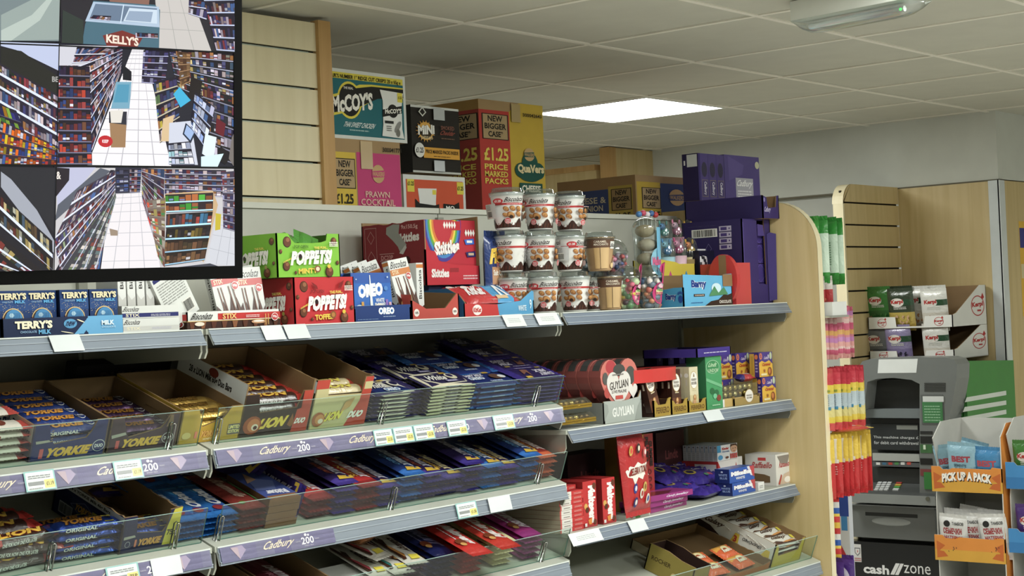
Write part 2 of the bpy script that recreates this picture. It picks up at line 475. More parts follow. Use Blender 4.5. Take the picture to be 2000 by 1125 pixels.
# ================================================================== the shelving run
XM = [1.00, 2.25, 3.49, 4.732]     # upright lines
ZTOP = 1.572
t = root('gondola_shelving', 'long run of metal shelving with white back boards and a rounded wooden end panel', 'shelving', place(0, 0, 0))
for k in range(3):
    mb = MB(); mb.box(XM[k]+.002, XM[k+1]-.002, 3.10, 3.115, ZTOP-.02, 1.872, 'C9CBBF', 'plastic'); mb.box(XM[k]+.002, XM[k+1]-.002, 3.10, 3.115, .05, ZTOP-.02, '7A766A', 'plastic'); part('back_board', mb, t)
    mb = MB(); mb.box(XM[k]+.002, XM[k+1]-.003, 3.092, 3.125, 1.872, 1.887, 'DBDDD0', 'plastic'); part('top_rail', mb, t)
for k in range(4):
    mb = MB(); mb.box(XM[k]-.012, XM[k]+.012, 3.088, 3.0995, .05, 1.86, '9A9C90', 'plastic'); part('upright', mb, t)
# end panel with its rounded upper corner (front edge y 2.556)
mb = MB(); zt = 1.905; r = .16; th = .028
pts = [(0, 0), (.60, 0), (.60, zt), (r, zt)] + [(r+r*math.cos(a), zt-r+r*math.sin(a)) for a in [math.pi/2*(1+k/12) for k in range(1, 13)]]
mb.plate((4.734, 2.556, 0), (0, 1, 0), (0, 0, 1), (-1, 0, 0), pts, th, 'C9B78C', 'C9B78C', None, 'maple', 'maple')
part('end_panel', mb, t)
mb = MB(); e = [(0, 0)]+pts[3:][::-1]+[(.35, zt)]
for k in range(len(e)-1):
    (a, c), (b2, d) = e[k], e[k+1]
    mb.face([(4.733, 2.556+a-.0015, c), (4.763, 2.556+a-.0015, c), (4.763, 2.556+b2-.0015*(b2 < .15), d+.0015*(b2 > .02)), (4.733, 2.556+b2-.0015*(b2 < .15), d+.0015*(b2 > .02))], 'DCC897', 'slat')
part('edge_band', mb, t)

RAIL = '818C98'
def shelf(name_label, x0, x1, z, tilt, depth=.39, rail=RAIL, strips=(), tickets=(), glass=None, clips=(), yf=2.672):
    """z is the deck height at y 2.70 (front edge 2.672)"""
    tt = root('shelf', name_label, 'shelf', place(x0, yf, z))
    W = x1-x0; tn = math.tan(math.radians(tilt)); y1 = depth; off = -.028*tn
    D = lambda y: off+y*tn
    mb = MB()
    for (a, b2, c, fin) in ((0, W, 'BABEB0', 'plastic'),):
        mb.face([(a, 0, D(0)), (b2, 0, D(0)), (b2, y1, D(y1)), (a, y1, D(y1))], c, fin)
        mb.face([(a, 0, D(0)-.012), (a, y1, D(y1)-.02), (b2, y1, D(y1)-.02), (b2, 0, D(0)-.012)], '6E6C60', fin)
        mb.face([(a, 0, D(0)-.012), (b2, 0, D(0)-.012), (b2, 0, D(0)), (a, 0, D(0))], c, fin)
        mb.face([(a, y1, D(y1)-.02), (a, y1, D(y1)), (b2, y1, D(y1)), (b2, y1, D(y1)-.02)], c, fin)
        mb.face([(a, 0, D(0)-.012), (a, 0, D(0)), (a, y1, D(y1)), (a, y1, D(y1)-.02)], c, fin)
        mb.face([(b2, 0, D(0)-.012), (b2, y1, D(y1)-.02), (b2, y1, D(y1)), (b2, 0, D(0))], c, fin)
    part('deck', mb, tt)
    # price rail leaning out at its foot
    h = .040 if tilt else .034; top = D(0)-.001; o = Vector((.006, -.004, top-h)); 
    out = -.011 if tilt else -.020
    p = [(.0, 0), (W-.012, 0)]
    mb = MB(); T0, T1 = Vector((0, -.001, top)), Vector((0, out, top-h)); U = Vector((W-.012, 0, 0)); X0 = Vector((.004, 0, 0)); n = Vector((0, -1, -out/h if out else 0)).normalized()
    n = Vector((0, -h, -out)).normalized()
    def q(o_, u_, a, b2, c, fin, k=0.0): mb.face([o_+a+n*k, o_+u_+a+n*k, o_+u_+b2+n*k, o_+b2+n*k], c, fin)
    B_, T_ = T1, T0
    seg = [(0, .13, rail, .0015), (.13, .20, '95A0AB', .003), (.20, .60, rail, .001), (.60, .68, '909BA6', .002), (.68, .93, rail, .001), (.93, 1, 'D5DCD8', .003)]
    for a, b2, c, k in seg: q(X0, U, B_.lerp(T_, a), B_.lerp(T_, b2), c, 'plastic', k)
    mb.face([X0+T_, X0+U+T_, X0+U+T_+Vector((0, .006, 0)), X0+T_+Vector((0, .006, 0))], 'D5DCD8', 'plastic')
    mb.face([X0+B_, X0+B_+Vector((0, .004, 0)), X0+U+B_+Vector((0, .004, 0)), X0+U+B_], '9AA6AC', 'plastic')
    mb.face([X0+U+B_, X0+U+B_+Vector((0, .004, 0)), X0+U+T_+Vector((0, .006, 0)), X0+U+T_], 'C4CBC8', 'plastic')
    mb.face([X0+T_, X0+T_+Vector((0, .006, 0)), X0+B_+Vector((0, .004, 0)), X0+B_], 'C4CBC8', 'plastic')
    rl = part('price_rail', mb, tt)
    for a, b2 in strips:
        mb = MB(); a -= x0; b2 -= x0; w = b2-a
        fr = Face(Vector((a, 0, 0))+B_.lerp(T_, .10)+n*.0035, (w, 0, 0), (T_-B_)*.82, n); fr.fin = 'gloss'
        mb.rect(fr, 0, 0, 1, 1, 'A09CC6')
        r_ = random.Random(int(a*100)); k = 0
        for i in range(int(w/.05)+1): mb.rect(fr, min(1, i*.05/w), 0, min(1, (i+1)*.05/w), 1, ['9C99C2', 'A8A6C6', 'B0AFCB', 'A09CC6', '928EBE'][(i*3) % 5], None, False)
        pos = .045; cyc = 0
        while pos < w-.03:
            fr.l = 2
            if cyc % 3 == 0:
                c = pos/w; e_ = .017/w
                mb.poly(fr, [(c-e_, .9), (c+e_*.9, .95), (c+e_*1.5, .62), (c+e_*.3, .08)], 'A496B4'); mb.poly(fr, [(c-e_, .9), (c+e_*.2, .85), (c+e_*.3, .08)], 'B8A2AE'); pos += .075
            elif cyc % 3 == 1:
                mb.text(fr, 'Cadbury', pos/w, .22, min(1, (pos+.088)/w), .86, 'E8D9BC', .012, .25); pos += .10
            else:
                mb.text(fr, '200', (pos+.012)/w, .25, (pos+.050)/w, .72, 'F0F0F4', .015); mb.ell(fr, (pos+.027)/w, .86, .004/w, .09, 'F0F0F4'); mb.ell(fr, (pos+.035)/w, .82, .003/w, .07, 'F0F0F4')
                mb.text(fr, 'YEARS', (pos+.053)/w, .45, (pos+.066)/w, .53, 'D8D4E0'); mb.text(fr, 'YOURS FOR', (pos-.006)/w, .45, (pos+.009)/w, .53, 'D8D4E0'); mb.text(fr, 'SINCE 1824', (pos+.018)/w, .10, (pos+.045)/w, .18, 'D8D4E0'); pos += .10
            cyc += 1
        part('printed_strip', mb, rl, 'lilac printed strip with script lettering')
    for tk in tickets:
        a, b2, kind = tk[:3]; a -= x0; b2 -= x0; w = b2-a; mb = MB()
        fr = Face(Vector((a, 0, 0))+B_.lerp(T_, .04)+n*.0062, (w, 0, 0), (T_-B_)*.94, n); fr.fin = 'gloss'
        if kind == 'blank':
            mb.rect(fr, 0, 0, 1, 1, 'D8DFE0'); part('blank_ticket', mb, rl, 'blank white ticket')
        elif kind == 'faint':
            mb.rect(fr, 0, 0, 1, 1, 'DDE3E2'); mb.lines(fr, .2, .35, .8, .75, 3, 'A9ADB0', 3, .3); part('faded_ticket', mb, rl, 'faded white ticket')
        else:
            mb.rect(fr, 0, 0, 1, 1, '8FC7C4'); mb.rect(fr, .05, .06, .95, .94, 'E6ECEA')
            mb.rect(fr, .62, .10, .95, .52, 'E6DC7A'); mb.text(fr, kind, .68, .22, .92, .42, '6A5A20', .02)
            mb.rect(fr, .10, .28, .60, .46, '8E9292'); mb.lines(fr, .12, .62, .85, .82, 2, '8A8E90', 5, .45); mb.lines(fr, .1, .10, .55, .2, 1, 'A0A4A4', 6, .5)
            part('price_ticket', mb, rl, 'white price ticket with yellow corner reading '+kind)
    for (ga, gb) in (glass or ()):
        mb = MB(); ga -= x0; gb -= x0
        c, s_ = math.cos(math.radians(tilt)), math.sin(math.radians(tilt)); up = Vector((0, -s_, c)); y_ = .024
        o2 = Vector((ga, y_, D(y_)+.001)); nn = Vector((0, -c, -s_)); w = gb-ga; hh = .080
        A = [o2, o2+Vector((w, 0, 0)), o2+Vector((w, 0, 0))+up*hh, o2+up*hh]; B2 = [x-nn*.003 for x in A]
        mb.face(A, 'FFFFFF', 'glass')
        ec = '6F9E93'
        mb.face([A[3], A[2], B2[2], B2[3]], 'A9C9BE', 'glassedge'); mb.face([A[1], B2[1], B2[2], A[2]], ec, 'glassedge'); mb.face([A[0], A[3], B2[3], B2[0]], ec, 'glassedge'); mb.face([A[0], B2[0], B2[1], A[1]], ec, 'glassedge')
        gf = part('glass_front', mb, tt, 'low clear glass riser')
    for cx in clips:
        mb = MB(); cx -= x0; c, s_ = math.cos(math.radians(tilt)), math.sin(math.radians(tilt)); up = Vector((0, -s_, c)); fw = Vector((0, -c, -s_))
        b0 = Vector((cx, .020, D(.020)+.001)); hh = .058
        mb.tube([b0, b0+up*hh*.95, b0+up*hh+Vector((.005, 0, 0)), b0+up*hh*.95+Vector((.010, 0, 0)), b0+Vector((.010, 0, 0)), b0+Vector((.010, 0, 0))-fw*.008], .0016, 'B8B8B4', 'chrome', 6)
        b0 -= fw*.0085
        mb.tube([b0, b0+up*hh*.95, b0+up*hh+Vector((.005, 0, 0)), b0+up*hh*.95+Vector((.010, 0, 0)), b0+Vector((.010, 0, 0))], .0016, '8A8A88', 'chrome', 6)
        part('wire_clip', mb, gf, 'chrome wire clip')
    # side brackets
    for bx in (0.001, W-.006):
        mb = MB(); zf = D(.006)-.013
        mb.plate((bx, 0, 0), (0, 1, 0), (0, 0, 1), (-1, 0, 0), [(.004, zf), (.004, zf-.036), (.012, zf-.050), (y1, D(y1)-.075), (y1, D(y1)-.021)], .005, 'B9BBAD', 'B9BBAD', None, 'metal'); part('bracket', mb, tt)
    return tt

def X27(px, py, Y=2.66): return atY(px, py, Y).x
B1, B2_, B3 = XM[1], XM[2], XM[3]
g4 = .004
shelf('top shelf carrying blue chocolate orange boxes below the screen', XM[0]+g4, B1-g4, ZTOP, 0, .41, tickets=[(X27(98, 670), X27(158, 670), 'blank')])
shelf('top shelf carrying green and red carton boxes and the sweets display case', B1+g4, B2_-g4, ZTOP, 0, .41, rail='84909C', tickets=[(X27(512, 655), X27(552, 655), 'blank'), (X27(556, 655), X27(600, 655), 'blank'), (X27(983, 632), X27(1022, 632), 'faint'), (X27(1046, 630), X27(1090, 630), 'faint')])
shelf('top shelf carrying the stacked biscuit tubs and purple cartons', B2_+g4, B3-g4, ZTOP, 0, .41, rail='727E8E')
zz2, zz3, zz4 = 1.327, 1.120, .912
tk = lambda lst: [(X27(a, b), X27(c, b), k) for a, b, c, k in lst]
shelf('second shelf down at left holding the cardboard trays of chunky chocolate bars', XM[0]+g4, B1-g4, zz2, 20, strips=[(XM[0]+.01, B1-.016)], tickets=tk([(48, 930, 108, '£1.19'), (222, 905, 278, '£1.19')]), glass=[(XM[0]+.02, B1-.012)], clips=[X27(345, 845), 1.35])
shelf('second shelf down in the middle holding stacked white and purple chocolate tablets', B1+g4, B2_-g4, zz2, 20, strips=[(B1+.012, B2_-.016)], tickets=tk([(731, 855, 768, '£3.35'), (769, 850, 808, '£3.35'), (809, 845, 848, '£3.35'), (874, 835, 912, '£3.35'), (964, 820, 1004, '£3.50')]), glass=[(B1+.03, B2_+.004)], clips=[X27(437, 840), X27(760, 805), X27(1060, 773)])
shelf('third shelf down at left holding loose dark chocolate bars and a 75p tray', XM[0]+g4, B1-g4, zz3, 20, strips=[(XM[0]+.01, B1-.016)], tickets=tk([(208, 1112, 272, '75P'), (296, 1098, 354, 'blank')]), glass=[(XM[0]+.02, B1-.012)], clips=[X27(110, 1080), X27(354, 1045)])
shelf('third shelf down in the middle holding the long row of dark purple tablets', B1+g4, B2_-g4, zz3, 20, rail='818C98', strips=[(B1+.012, X27(655, 1050))], tickets=tk([(892, 992, 932, '£1.50'), (955, 980, 998, 'blank')]), glass=[(B1+.03, B2_+.004)], clips=[X27(440, 1030), X27(780, 975), X27(1066, 925)])
shelf('fourth shelf down at left mostly below the picture', XM[0]+g4, B1-g4, zz4, 20)
shelf('fourth shelf down in the middle holding cream and red tablet stacks', B1+g4, B2_-g4, zz4, 20, rail='818C98', glass=[(B1+.03, B2_+.004)], clips=[X27(1073, 1080)])
ZR2, ZR3 = 1.252, .972
shelf('second shelf down at right holding the boxed hearts and gift chocolates', B2_+g4, B3-g4, ZR2, 0, .41, rail='727E8E', tickets=tk([(1375, 812, 1408, 'blank')]))
shelf('third shelf down at right holding red boxes and purple bags', B2_+g4, B3-g4, ZR3, 0, .41, rail='727E8E', tickets=tk([(1112, 1045, 1172, 'faint'), (1228, 1030, 1260, 'blank')]))
ZR4 = .733
shelf('fourth shelf down at right holding open trays of wrapped bars', B2_+g4, B3-g4, ZR4, 20, .47, yf=2.592, glass=[(B2_+.03, B3-.02)])
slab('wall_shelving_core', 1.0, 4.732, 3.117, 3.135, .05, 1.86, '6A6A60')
# ================================================================== builders for packaging
KRAFT, KRAFT_D = '866A44', '6E5436'
def carton(w, d, h, col, side=None, top=None, fin='card', kr='A98A5C'):
    """closed board box, x 0..w, y 0..d, z 0..h; slightly rounded folds; returns mesh builder and front, left and top faces"""
    mb = MB(); mb.box(0, w, 0, d, 0, h, col, fin, l=side or col, r=side or col, t=top or kr, b=kr, k=col)  # side is mostly the front colour darkened, painting shade on the flanks
    F = Face((0, 0, 0), (w, 0, 0), (0, 0, h), (0, -1, 0)); L = Face((0, d, 0), (0, -d, 0), (0, 0, h), (-1, 0, 0)); T = Face((0, 0, h), (w, 0, 0), (0, d, 0), (0, 0, 1))
    F.fin = L.fin = T.fin = fin
    return mb, F, L, T
def shoebox(w, d, hf, hl, hb, col, inn=KRAFT, front=None, side=None, th=.004, fin='card', left=None, edge=None):
    """open tray. front: outline [(x share, height)...] of the upper edge; side: outline [(y share, height)...]"""
    mb = MB(); fp = [(0, 0), (w, 0)] + [(a*w, z) for a, z in (front or [(1, hf), (0, hf)])]
    mb.plate((0, 0, 0), (1, 0, 0), (0, 0, 1), (0, -1, 0), fp, th, col, inn, edge or KRAFT, fin)
    sp = [(0, 0), (d, 0)] + [(a*d, z) for a, z in (side or [(1, hb), (0, hl)])]
    mb.plate((0, 0, 0), (0, 1, 0), (0, 0, 1), (-1, 0, 0), sp, th, left or col, inn, edge or KRAFT, fin)
    mb.plate((w, 0, 0), (0, 1, 0), (0, 0, 1), (1, 0, 0), sp, th, left or col, inn, edge or KRAFT, fin)
    mb.plate((0, d, 0), (1, 0, 0), (0, 0, 1), (0, 1, 0), [(0, 0), (w, 0), (w, hb), (0, hb)], th, col, inn, edge or KRAFT, fin)
    mb.box(th, w-th, th, d-th, .0, .003, inn, 'card')
    F = Face((0, 0, 0), (w, 0, 0), (0, 0, hf), (0, -1, 0)); L = Face((0, d, 0), (0, -d, 0), (0, 0, hl), (-1, 0, 0)); F.fin = L.fin = fin
    return mb, F, L
def torn(n, a0, a1, z, amp, seed):
    r = random.Random(seed); return [(a0+(a1-a0)*k/n, z+r.uniform(-amp, amp)) for k in range(n+1)]
def pack(W, H, T, col, fin='film', p=8, q=8, nu=14, nv=10, crimp='a', back=None, wr=.0006, seed=1, fl=.014):
    """sealed pack lying flat, face up, centred; crimp 'a' seals at the x ends, 'b' at the y ends, '' none"""
    fr = Bulge(W, H, T, p, q); fr.fin = fin; r = random.Random(seed); mb = MB()
    wn = {}
    def wob(i, j):
        if (i, j) not in wn: wn[(i, j)] = r.uniform(-wr, wr)
        return wn[(i, j)]
    def top(a, b):
        return Vector(((a-.5)*W, (b-.5)*H, T*.5+.5*fr.h(a, b)+(wob(round(a*nu), round(b*nv)) if 0 < a < 1 and 0 < b < 1 and fr.h(a, b) < .9*T else 0)))
    def bot(a, b):
        a = 1-a; return Vector(((a-.5)*W, (b-.5)*H, T*.5-.5*fr.h(a, b)))
    mb.grid(top, nu, nv, col, fin); mb.grid(bot, nu, nv, back or (col if not callable(col) else (lambda a, b: col(1-a, b))), fin)
    if crimp:
        n = 12
        for e in (-1, 1):
            for k in range(n):
                a, c = k/n, (k+1)/n
                if crimp == 'a':
                    c_ = col((e+1)/2, .5) if callable(col) else col
                    y0, y1 = (a-.5)*H*.98, (c-.5)*H*.98; x = e*W/2; x2 = e*(W/2+fl)
                    mb.face([(x, y0, T*.5), (x2, y0, T*.5+.0012*(k % 2)), (x2+e*.0015, (y0+y1)/2, T*.5+.001), (x2, y1, T*.5+.0012*((k+1) % 2)), (x, y1, T*.5)], c_, fin)
                else:
                    c_ = col(.5, (e+1)/2) if callable(col) else col
                    x0, x1 = (a-.5)*W*.98, (c-.5)*W*.98; y = e*H/2; y2 = e*(H/2+fl)
                    mb.face([(x0, y, T*.5), (x0, y2, T*.5+.0012*(k % 2)), ((x0+x1)/2, y2+e*.0015, T*.5+.001), (x1, y2, T*.5+.0012*((k+1) % 2)), (x1, y, T*.5)], c_, fin)
    return mb, fr
def span(x0, y0, x1, y1, Y):
    """left foot point, width and height of an upright front at depth Y seen between two corners"""
    a, b = atY(x0, y1, Y), atY(x1, y0, Y); return a, b.x-a.x, b.z-a.z

# ================================================================== crisp cartons behind the back boards
ZB = 1.80
slab('wall_rear_boxing', 2.30, 4.72, 3.14, 3.66, .05, ZB, '8C8C80')
# slatted board above the shelving at the left, with its post
t = root('slatwall_board', 'pale slatted board rising to the ceiling beside the crisp cartons', 'display panel', place(2.0, 3.150, ZB))
mb = MB(); W_ = 3.079-2.0; zl = [1.907, 2.005, 2.105, 2.205, 2.305]; zz = [ZB]+zl+[2.385]
for k in range(6):
    lo = zz[k]+(.003 if k else 0); hi = zz[k+1]-(.003 if k < 5 else 0)
    mb.plate((0, 0, -ZB), (1, 0, 0), (0, 0, 1), (0, -1, 0), [(0, lo), (W_, lo), (W_, hi), (0, hi)], .012, 'D8C8A0', 'D8C8A0', None, 'slat')
mb.box(0, W_, .012, .018, 0, 2.385-ZB, '23251C', 'paint')
for z in zl: mb.box(0, W_-.03, -.0005, .010, z-ZB-.0045, z-ZB-.0015, 'A9B4A4', 'plastic')
part('slat_board', mb, t)
mb = MB(); mb.box(W_, W_+.046, -.012, .018, 0, 2.392-ZB, 'B08A55', 'beech'); part('post', mb, t, 'brown wooden post')

def wordbox(mb, F, a0, b0, a1, b1, fg='1E1A14', bg='B59A6C'):
    mb.rect(F, a0, b0, a1, b1, fg); w, h = (a1-a0), (b1-b0)
    mb.rect(F, a0+w*.04, b0+h*.03, a1-w*.04, b1-h*.03, bg)
    for i, s_ in enumerate(('NEW', 'BIGGER', 'CASE*')): mb.text(F, s_, a0+w*(.22 if i != 1 else .09), b0+h*(.70-.30*i), a0+w*(.78 if i != 1 else .91), b0+h*(.93-.30*i), fg, .03)
def globe(mb, F, ca, cb, r, k, c1, c2):
    mb.ell(F, ca, cb, r, r*k, c1); mb.poly(F, [(ca-r*.98, cb+r*k*.28), (ca+r*.9, cb+r*k*.42), (ca+r*.98, cb-r*k*.32), (ca-r*.95, cb-r*k*.42)], c2)
    mb.text(F, 'WALKERS', ca-r*.9, cb-r*k*.26, ca+r*.9, cb+r*k*.24, c1, .03)
def ridge(n, a0, a1, z, amp): return [(a0+(a1-a0)*k/n, z+amp*(k % 2)) for k in range(n+1)]

# teal ridge-cut crisp case
a, w, h = span(640, 135, 795, 280, 3.172); h = atY(792, 150, 3.172).z-atY(795, 280, 3.172).z; x1 = atY(793, 215, 3.172).x; zb = atY(795, 280, 3.172).z
w = .42; x0 = x1-w
P_zb = zb
mb, F, L, T = carton(w, .26, h, 'D9DDD8', 'C6C8BE')
s0 = 1-(x1-atY(650, 200, 3.172).x)/w      # share where the visible part begins
A = lambda u: s0+(1-s0)*u
mb.rect(F, .02, .05, .975, .95, '146B74'); mb.rect(F, .02, .82, .975, .95, 'E3D21E')
mb.poly(F, [(.02, .38), (A(-.1), .42), (A(.62), .76), (.975, .76), (.975, .86), (.02, .86)], '146B74')
mb.poly(F, [(A(-.12), .28), (A(.30), .42), (A(.58), .62), (A(.93), .66), (.975, .66), (.975, .82), (A(.52), .82), (A(.36), .80), (A(.12), .66), (A(-.12), .58)], 'E3D21E')
mb.ell(F, A(.22), .56, .115, .27, 'E3D21E', 26)
mb.poly(F, [(A(-.12), .32), (A(.32), .46), (A(.60), .62), (.975, .67), (.975, .80), (A(.52), .79), (A(.30), .74), (A(.12), .62), (A(-.12), .54)], '1D1C18')
mb.ell(F, A(.22), .56, .10, .235, '1D1C18', 26)
mb.text(F, 'UK\'S NUMBER 1* RIDGE CUT CRISPS! 20 x 65g e', A(.0), .85, .95, .925, '1E1C10', .02)
mb.text(F, 'McCOY\'S', A(-.02), .40, A(.53), .66, 'F2F0E6', .045, 0, .10); mb.text(F, 'THE REAL', A(.14), .715, A(.27), .75, 'F2F0E6', .02)
mb.text(F, 'THAI SWEET CHICKEN', A(.13), .17, A(.54), .245, 'DDEBEA', .02, .1); mb.lines(F, A(.2), .12, A(.46), .155, 1, '9CC0C0', 4)
mb.poly(F, [(A(.64), .08), (A(.95), .06), (A(.925), .2), (A(.93), .55), (A(.955), .74), (A(.63), .76), (A(.665), .6), (A(.66), .25)], 'E6E8E4')
mb.poly(F, [(A(.655), .36), (A(.93), .44), (A(.93), .55), (A(.66), .47)], '1D1C18'); mb.ell(F, A(.80), .46, .05, .10, '1D1C18'); mb.text(F, 'McCOY\'S', A(.69), .425, A(.92), .495, 'F2F0E6', .04, 0, .03)
mb.rect(F, A(.87), .60, A(.94), .74, 'E3D21E'); mb.text(F, '£1.25', A(.88), .65, A(.93), .69, '1D1C18', .03)
mb.ell(F, A(.86), .23, .022, .09, '8C8C88', rot=-.3); mb.ell(F, A(.86), .14, .020, .06, '77776F'); mb.rect(F, A(.68), .27, A(.80), .31, '2A2A28'); mb.lines(F, A(.70), .16, A(.77), .25, 3, '80807C', 2)
o = solo('crisp_box', mb, 'white and teal crisp carton at the top beside the slatted board', 'box', place(x0, 3.172, zb))
# pink prawn cocktail case under it
x1 = atY(783, 340, 3.172).x; w = .42; x0 = x1-w
mb, F, L, T = carton(w, .26, zb-ZB, 'A98A5C', 'A07F52'); hh = zb-ZB
b = lambda px, py: (atY(px, py, 3.172).z-ZB)/hh
av = lambda px, py: (atY(px, py, 3.172).x-x0)/w
mb.rect(F, av(655, 330), .02, av(695, 330), b(660, 296), 'D9B920'); mb.rect(F, av(697, 330), .02, .995, b(740, 300), 'C93A78')
wordbox(mb, F, av(652, 340), b(670, 368), av(694, 340), b(670, 309))
mb.text(F, '£1.25', av(655, 385), b(670, 398), av(690, 385), b(670, 378), '2A2410', .03)
globe(mb, F, av(738, 340), b(738, 340), .062, .42/hh, 'C9A56E', 'C93A78')
mb.text(F, 'PRAWN', av(713, 380), b(730, 386), av(760, 380), b(730, 374), 'E6B8A8', .02); mb.text(F, 'COCKTAIL', av(704, 395), b(735, 402), av(771, 395), b(735, 389), 'E6B8A8', .02)
mb.text(F, '300041771', av(746, 290), b(760, 298), av(782, 290), b(760, 289), '2A2216', .02)
mb.rect(F, av(703, 300), b(710, 330), av(726, 300), b(710, 276), 'C4A878', 'gloss')
solo('crisp_box', mb, 'pink and kraft prawn cocktail carton under the white and teal one', 'box', place(x0, 3.172, ZB))
# black mini cheddar style case
Yk = 3.24; aL, aR = atY(804, 270, Yk), atY(898, 280, Yk); w = aR.x-aL.x; zb2 = atY(804, 336, Yk).z; h = atY(804, 204, Yk).z-zb2
mb, F, L, T = carton(w, .20, h, '27231E', '2B2824', 'D9DCD6'); 
mb.rect(F, 0, .965, 1, 1, 'D9DCD6'); mb.rect(F, 0, 0, 1, .03, 'C9CCC6')
for k in range(18):
    t1 = 2*math.pi*k/18; mb.poly(F, [(.27+.20*math.cos(t1)*1, .62+.17*math.sin(t1)), (.27+.12*math.cos(t1+.2), .62+.10*math.sin(t1+.2)), (.27+.12*math.cos(t1-.2), .62+.10*math.sin(t1-.2))], 'D99A2B')
mb.ell(F, .27, .62, .155, .135, 'E0A838'); mb.ell(F, .27, .60, .12, .09, '3A2A12')
mb.text(F, 'MiNi', .11, .57, .45, .71, 'F4F2EA', .05, 0, .03, 0, ('1A1612', .09)); mb.text(F, 'CHEDDARS', .16, .50, .40, .545, 'F0DCA8', .02)
mb.poly(F, [(.13, .90), (.21, .98), (.29, .90), (.21, .83)], 'D8D8D0'); mb.poly(F, [(.155, .90), (.21, .955), (.265, .90), (.21, .855)], '27231E')
mb.text(F, 'SMOKED', .58, .66, .86, .72, '8C5A48', .02); mb.text(F, 'Cheddar', .57, .58, .87, .65, '9A4A3A', .02, .2); mb.lines(F, .58, .52, .86, .55, 1, '7A5A48', 2)
mb.rect(F, .20, .22, .95, .38, 'E0A21E'); mb.ell(F, .12, .33, .10, .11, 'E6E6E0'); mb.text(F, '£1.25', .045, .29, .195, .37, '1E1A16', .03); mb.text(F, 'PRICE MARKED PACKS INSIDE', .24, .29, .92, .345, '2A200E', .02); mb.lines(F, .4, .245, .75, .265, 1, '6A4A10', 2)
mb.rect(F, .43, .80, .66, .975, 'B9BFC0', 'gloss'); mb.rect(F, .40, .03, .62, .19, 'A8AFB2', 'gloss')
L.l = 0; mb.rect(L, .3, .1, .7, .35, '55524C'); mb.rect(L, .34, .13, .66, .32, '2B2824')
solo('snack_box', mb, 'black snack carton with an orange sunburst beside the teal one', 'box', place(aL.x, Yk, zb2))
# white and orange crisp case below it
Yk = 3.20; aL, aR = atY(788, 370, Yk), atY(909, 380, Yk); w = aR.x-aL.x; ht = atY(788, 340, Yk).z
ht = min(ht, zb2-.001); h = ht-ZB
mb, F, L, T = carton(w, .24, h, 'DDE0DC', 'C9CBC4', 'DDE0DC'); b = lambda px, py: (atY(px, py, Yk).z-ZB)/h
mb.rect(F, .04, .02, .96, .93, 'D7532A'); mb.rect(F, .06, b(795, 374), .17, .93, 'E3D21E'); mb.rect(F, .86, b(900, 380), .97, .92, 'E3D21E')
mb.text(F, '£1.25', .065, b(800, 362), .165, b(800, 354), '1E1A16', .03); mb.text(F, '£1.25', .865, b(895, 372), .965, b(895, 364), '1E1A16', .03)
mb.poly(F, [(.20, b(0, 1e9) if 0 else .02), (.52, .02), (.50, b(830, 395)), (.52, b(840, 368)), (.22, b(820, 368)), (.24, b(825, 395))], 'E6E8E4')
mb.rect(F, .45, b(840, 380), .51, b(840, 371), 'E3D21E'); mb.poly(F, [(.17, .02), (.55, .02), (.55, b(840, 398)), (.48, b(840, 401)), (.24, b(820, 397)), (.17, b(820, 388))], '1D1C18')
mb.poly(F, [(.60, .02), (.9, .02), (.88, b(890, 395)), (.80, b(880, 400)), (.62, b(870, 398))], '1D1C18'); mb.text(F, 'MO', .66, b(870, 411), .80, b(870, 402), 'F0F0E8', .03)
solo('crisp_box', mb, 'white and orange crisp carton under the black sunburst one', 'box', place(aL.x, Yk, ZB))

# tall yellow and red cheese snack case
Yk = 3.27; aL, aR = atY(938, 300, Yk), atY(1063, 300, Yk); w = aR.x-aL.x; h = atY(938, 193, Yk).z-ZB; dep = .36
mb, F, L, T = carton(w, dep, h, 'D0AE1C', 'A9823E', 'A98A5C'); b = lambda px, py: (atY(px, py, Yk).z-ZB)/h
mb.rect(F, 0, 0, .46, .93, 'C1382E'); mb.rect(F, 0, .93, 1, 1, 'A98A5C')
mb.poly(F, [(.46, .93), (.62, 1), (1, 1), (1, .93)], 'D0AE1C')
for fr, a0, a1 in ((F, .04, .44), (L, .60, .99)):
    if fr is L: mb.rect(L, .50, .12, 1, .93, 'A93A30')
    wordbox(mb, fr, a0, b(960, 272), a1, b(960, 222))
    mb.text(fr, '£1.25', a0+.01, b(960, 314), a1-.02, b(960, 288), 'E8D040', .03)
    for i, s_ in enumerate(('PRICE', 'MARKED', 'PACKS')): mb.text(fr, s_, a0+.01, b(960, 331+14*i), a1-.04, b(960, 320+14*i), 'E8D040', .025)
mb.rect(L, .62, .03, .92, .16, '2A2018'); mb.rect(L, .65, .05, .89, .14, '9A7B4E')
for cx_, cy_, rx_, ry_ in ((.62, .52, .13, .055), (.75, .57, .15, .085), (.88, .52, .12, .06), (.75, .485, .2, .045)): mb.ell(F, cx_+.0, cy_, rx_*.85, ry_, '17564A')
mb.text(F, 'QuaVers', .55, .495, .97, .565, 'EAD9A0', .05, 0, .0, 0, ('17564A', .09)); globe(mb, F, .74, .635, .085, .55, 'C9A56E', '17564A')
mb.rect(F, .57, .35, .93, .43, '17564A'); mb.text(F, 'CHEESE', .60, .365, .90, .415, 'F2EEDC', .04); mb.text(F, 'Flavour Potato Snack', .54, .30, .96, .325, '3A3410', .015)
mb.text(F, '300042643', .66, .905, .96, .93, '2A2216', .02); mb.rect(F, .48, .86, .62, .99, 'B49A5C', 'gloss')
solo('crisp_box', mb, 'tall yellow and red cheese snack carton left of the glowing ceiling panel', 'box', place(aL.x, Yk, ZB))
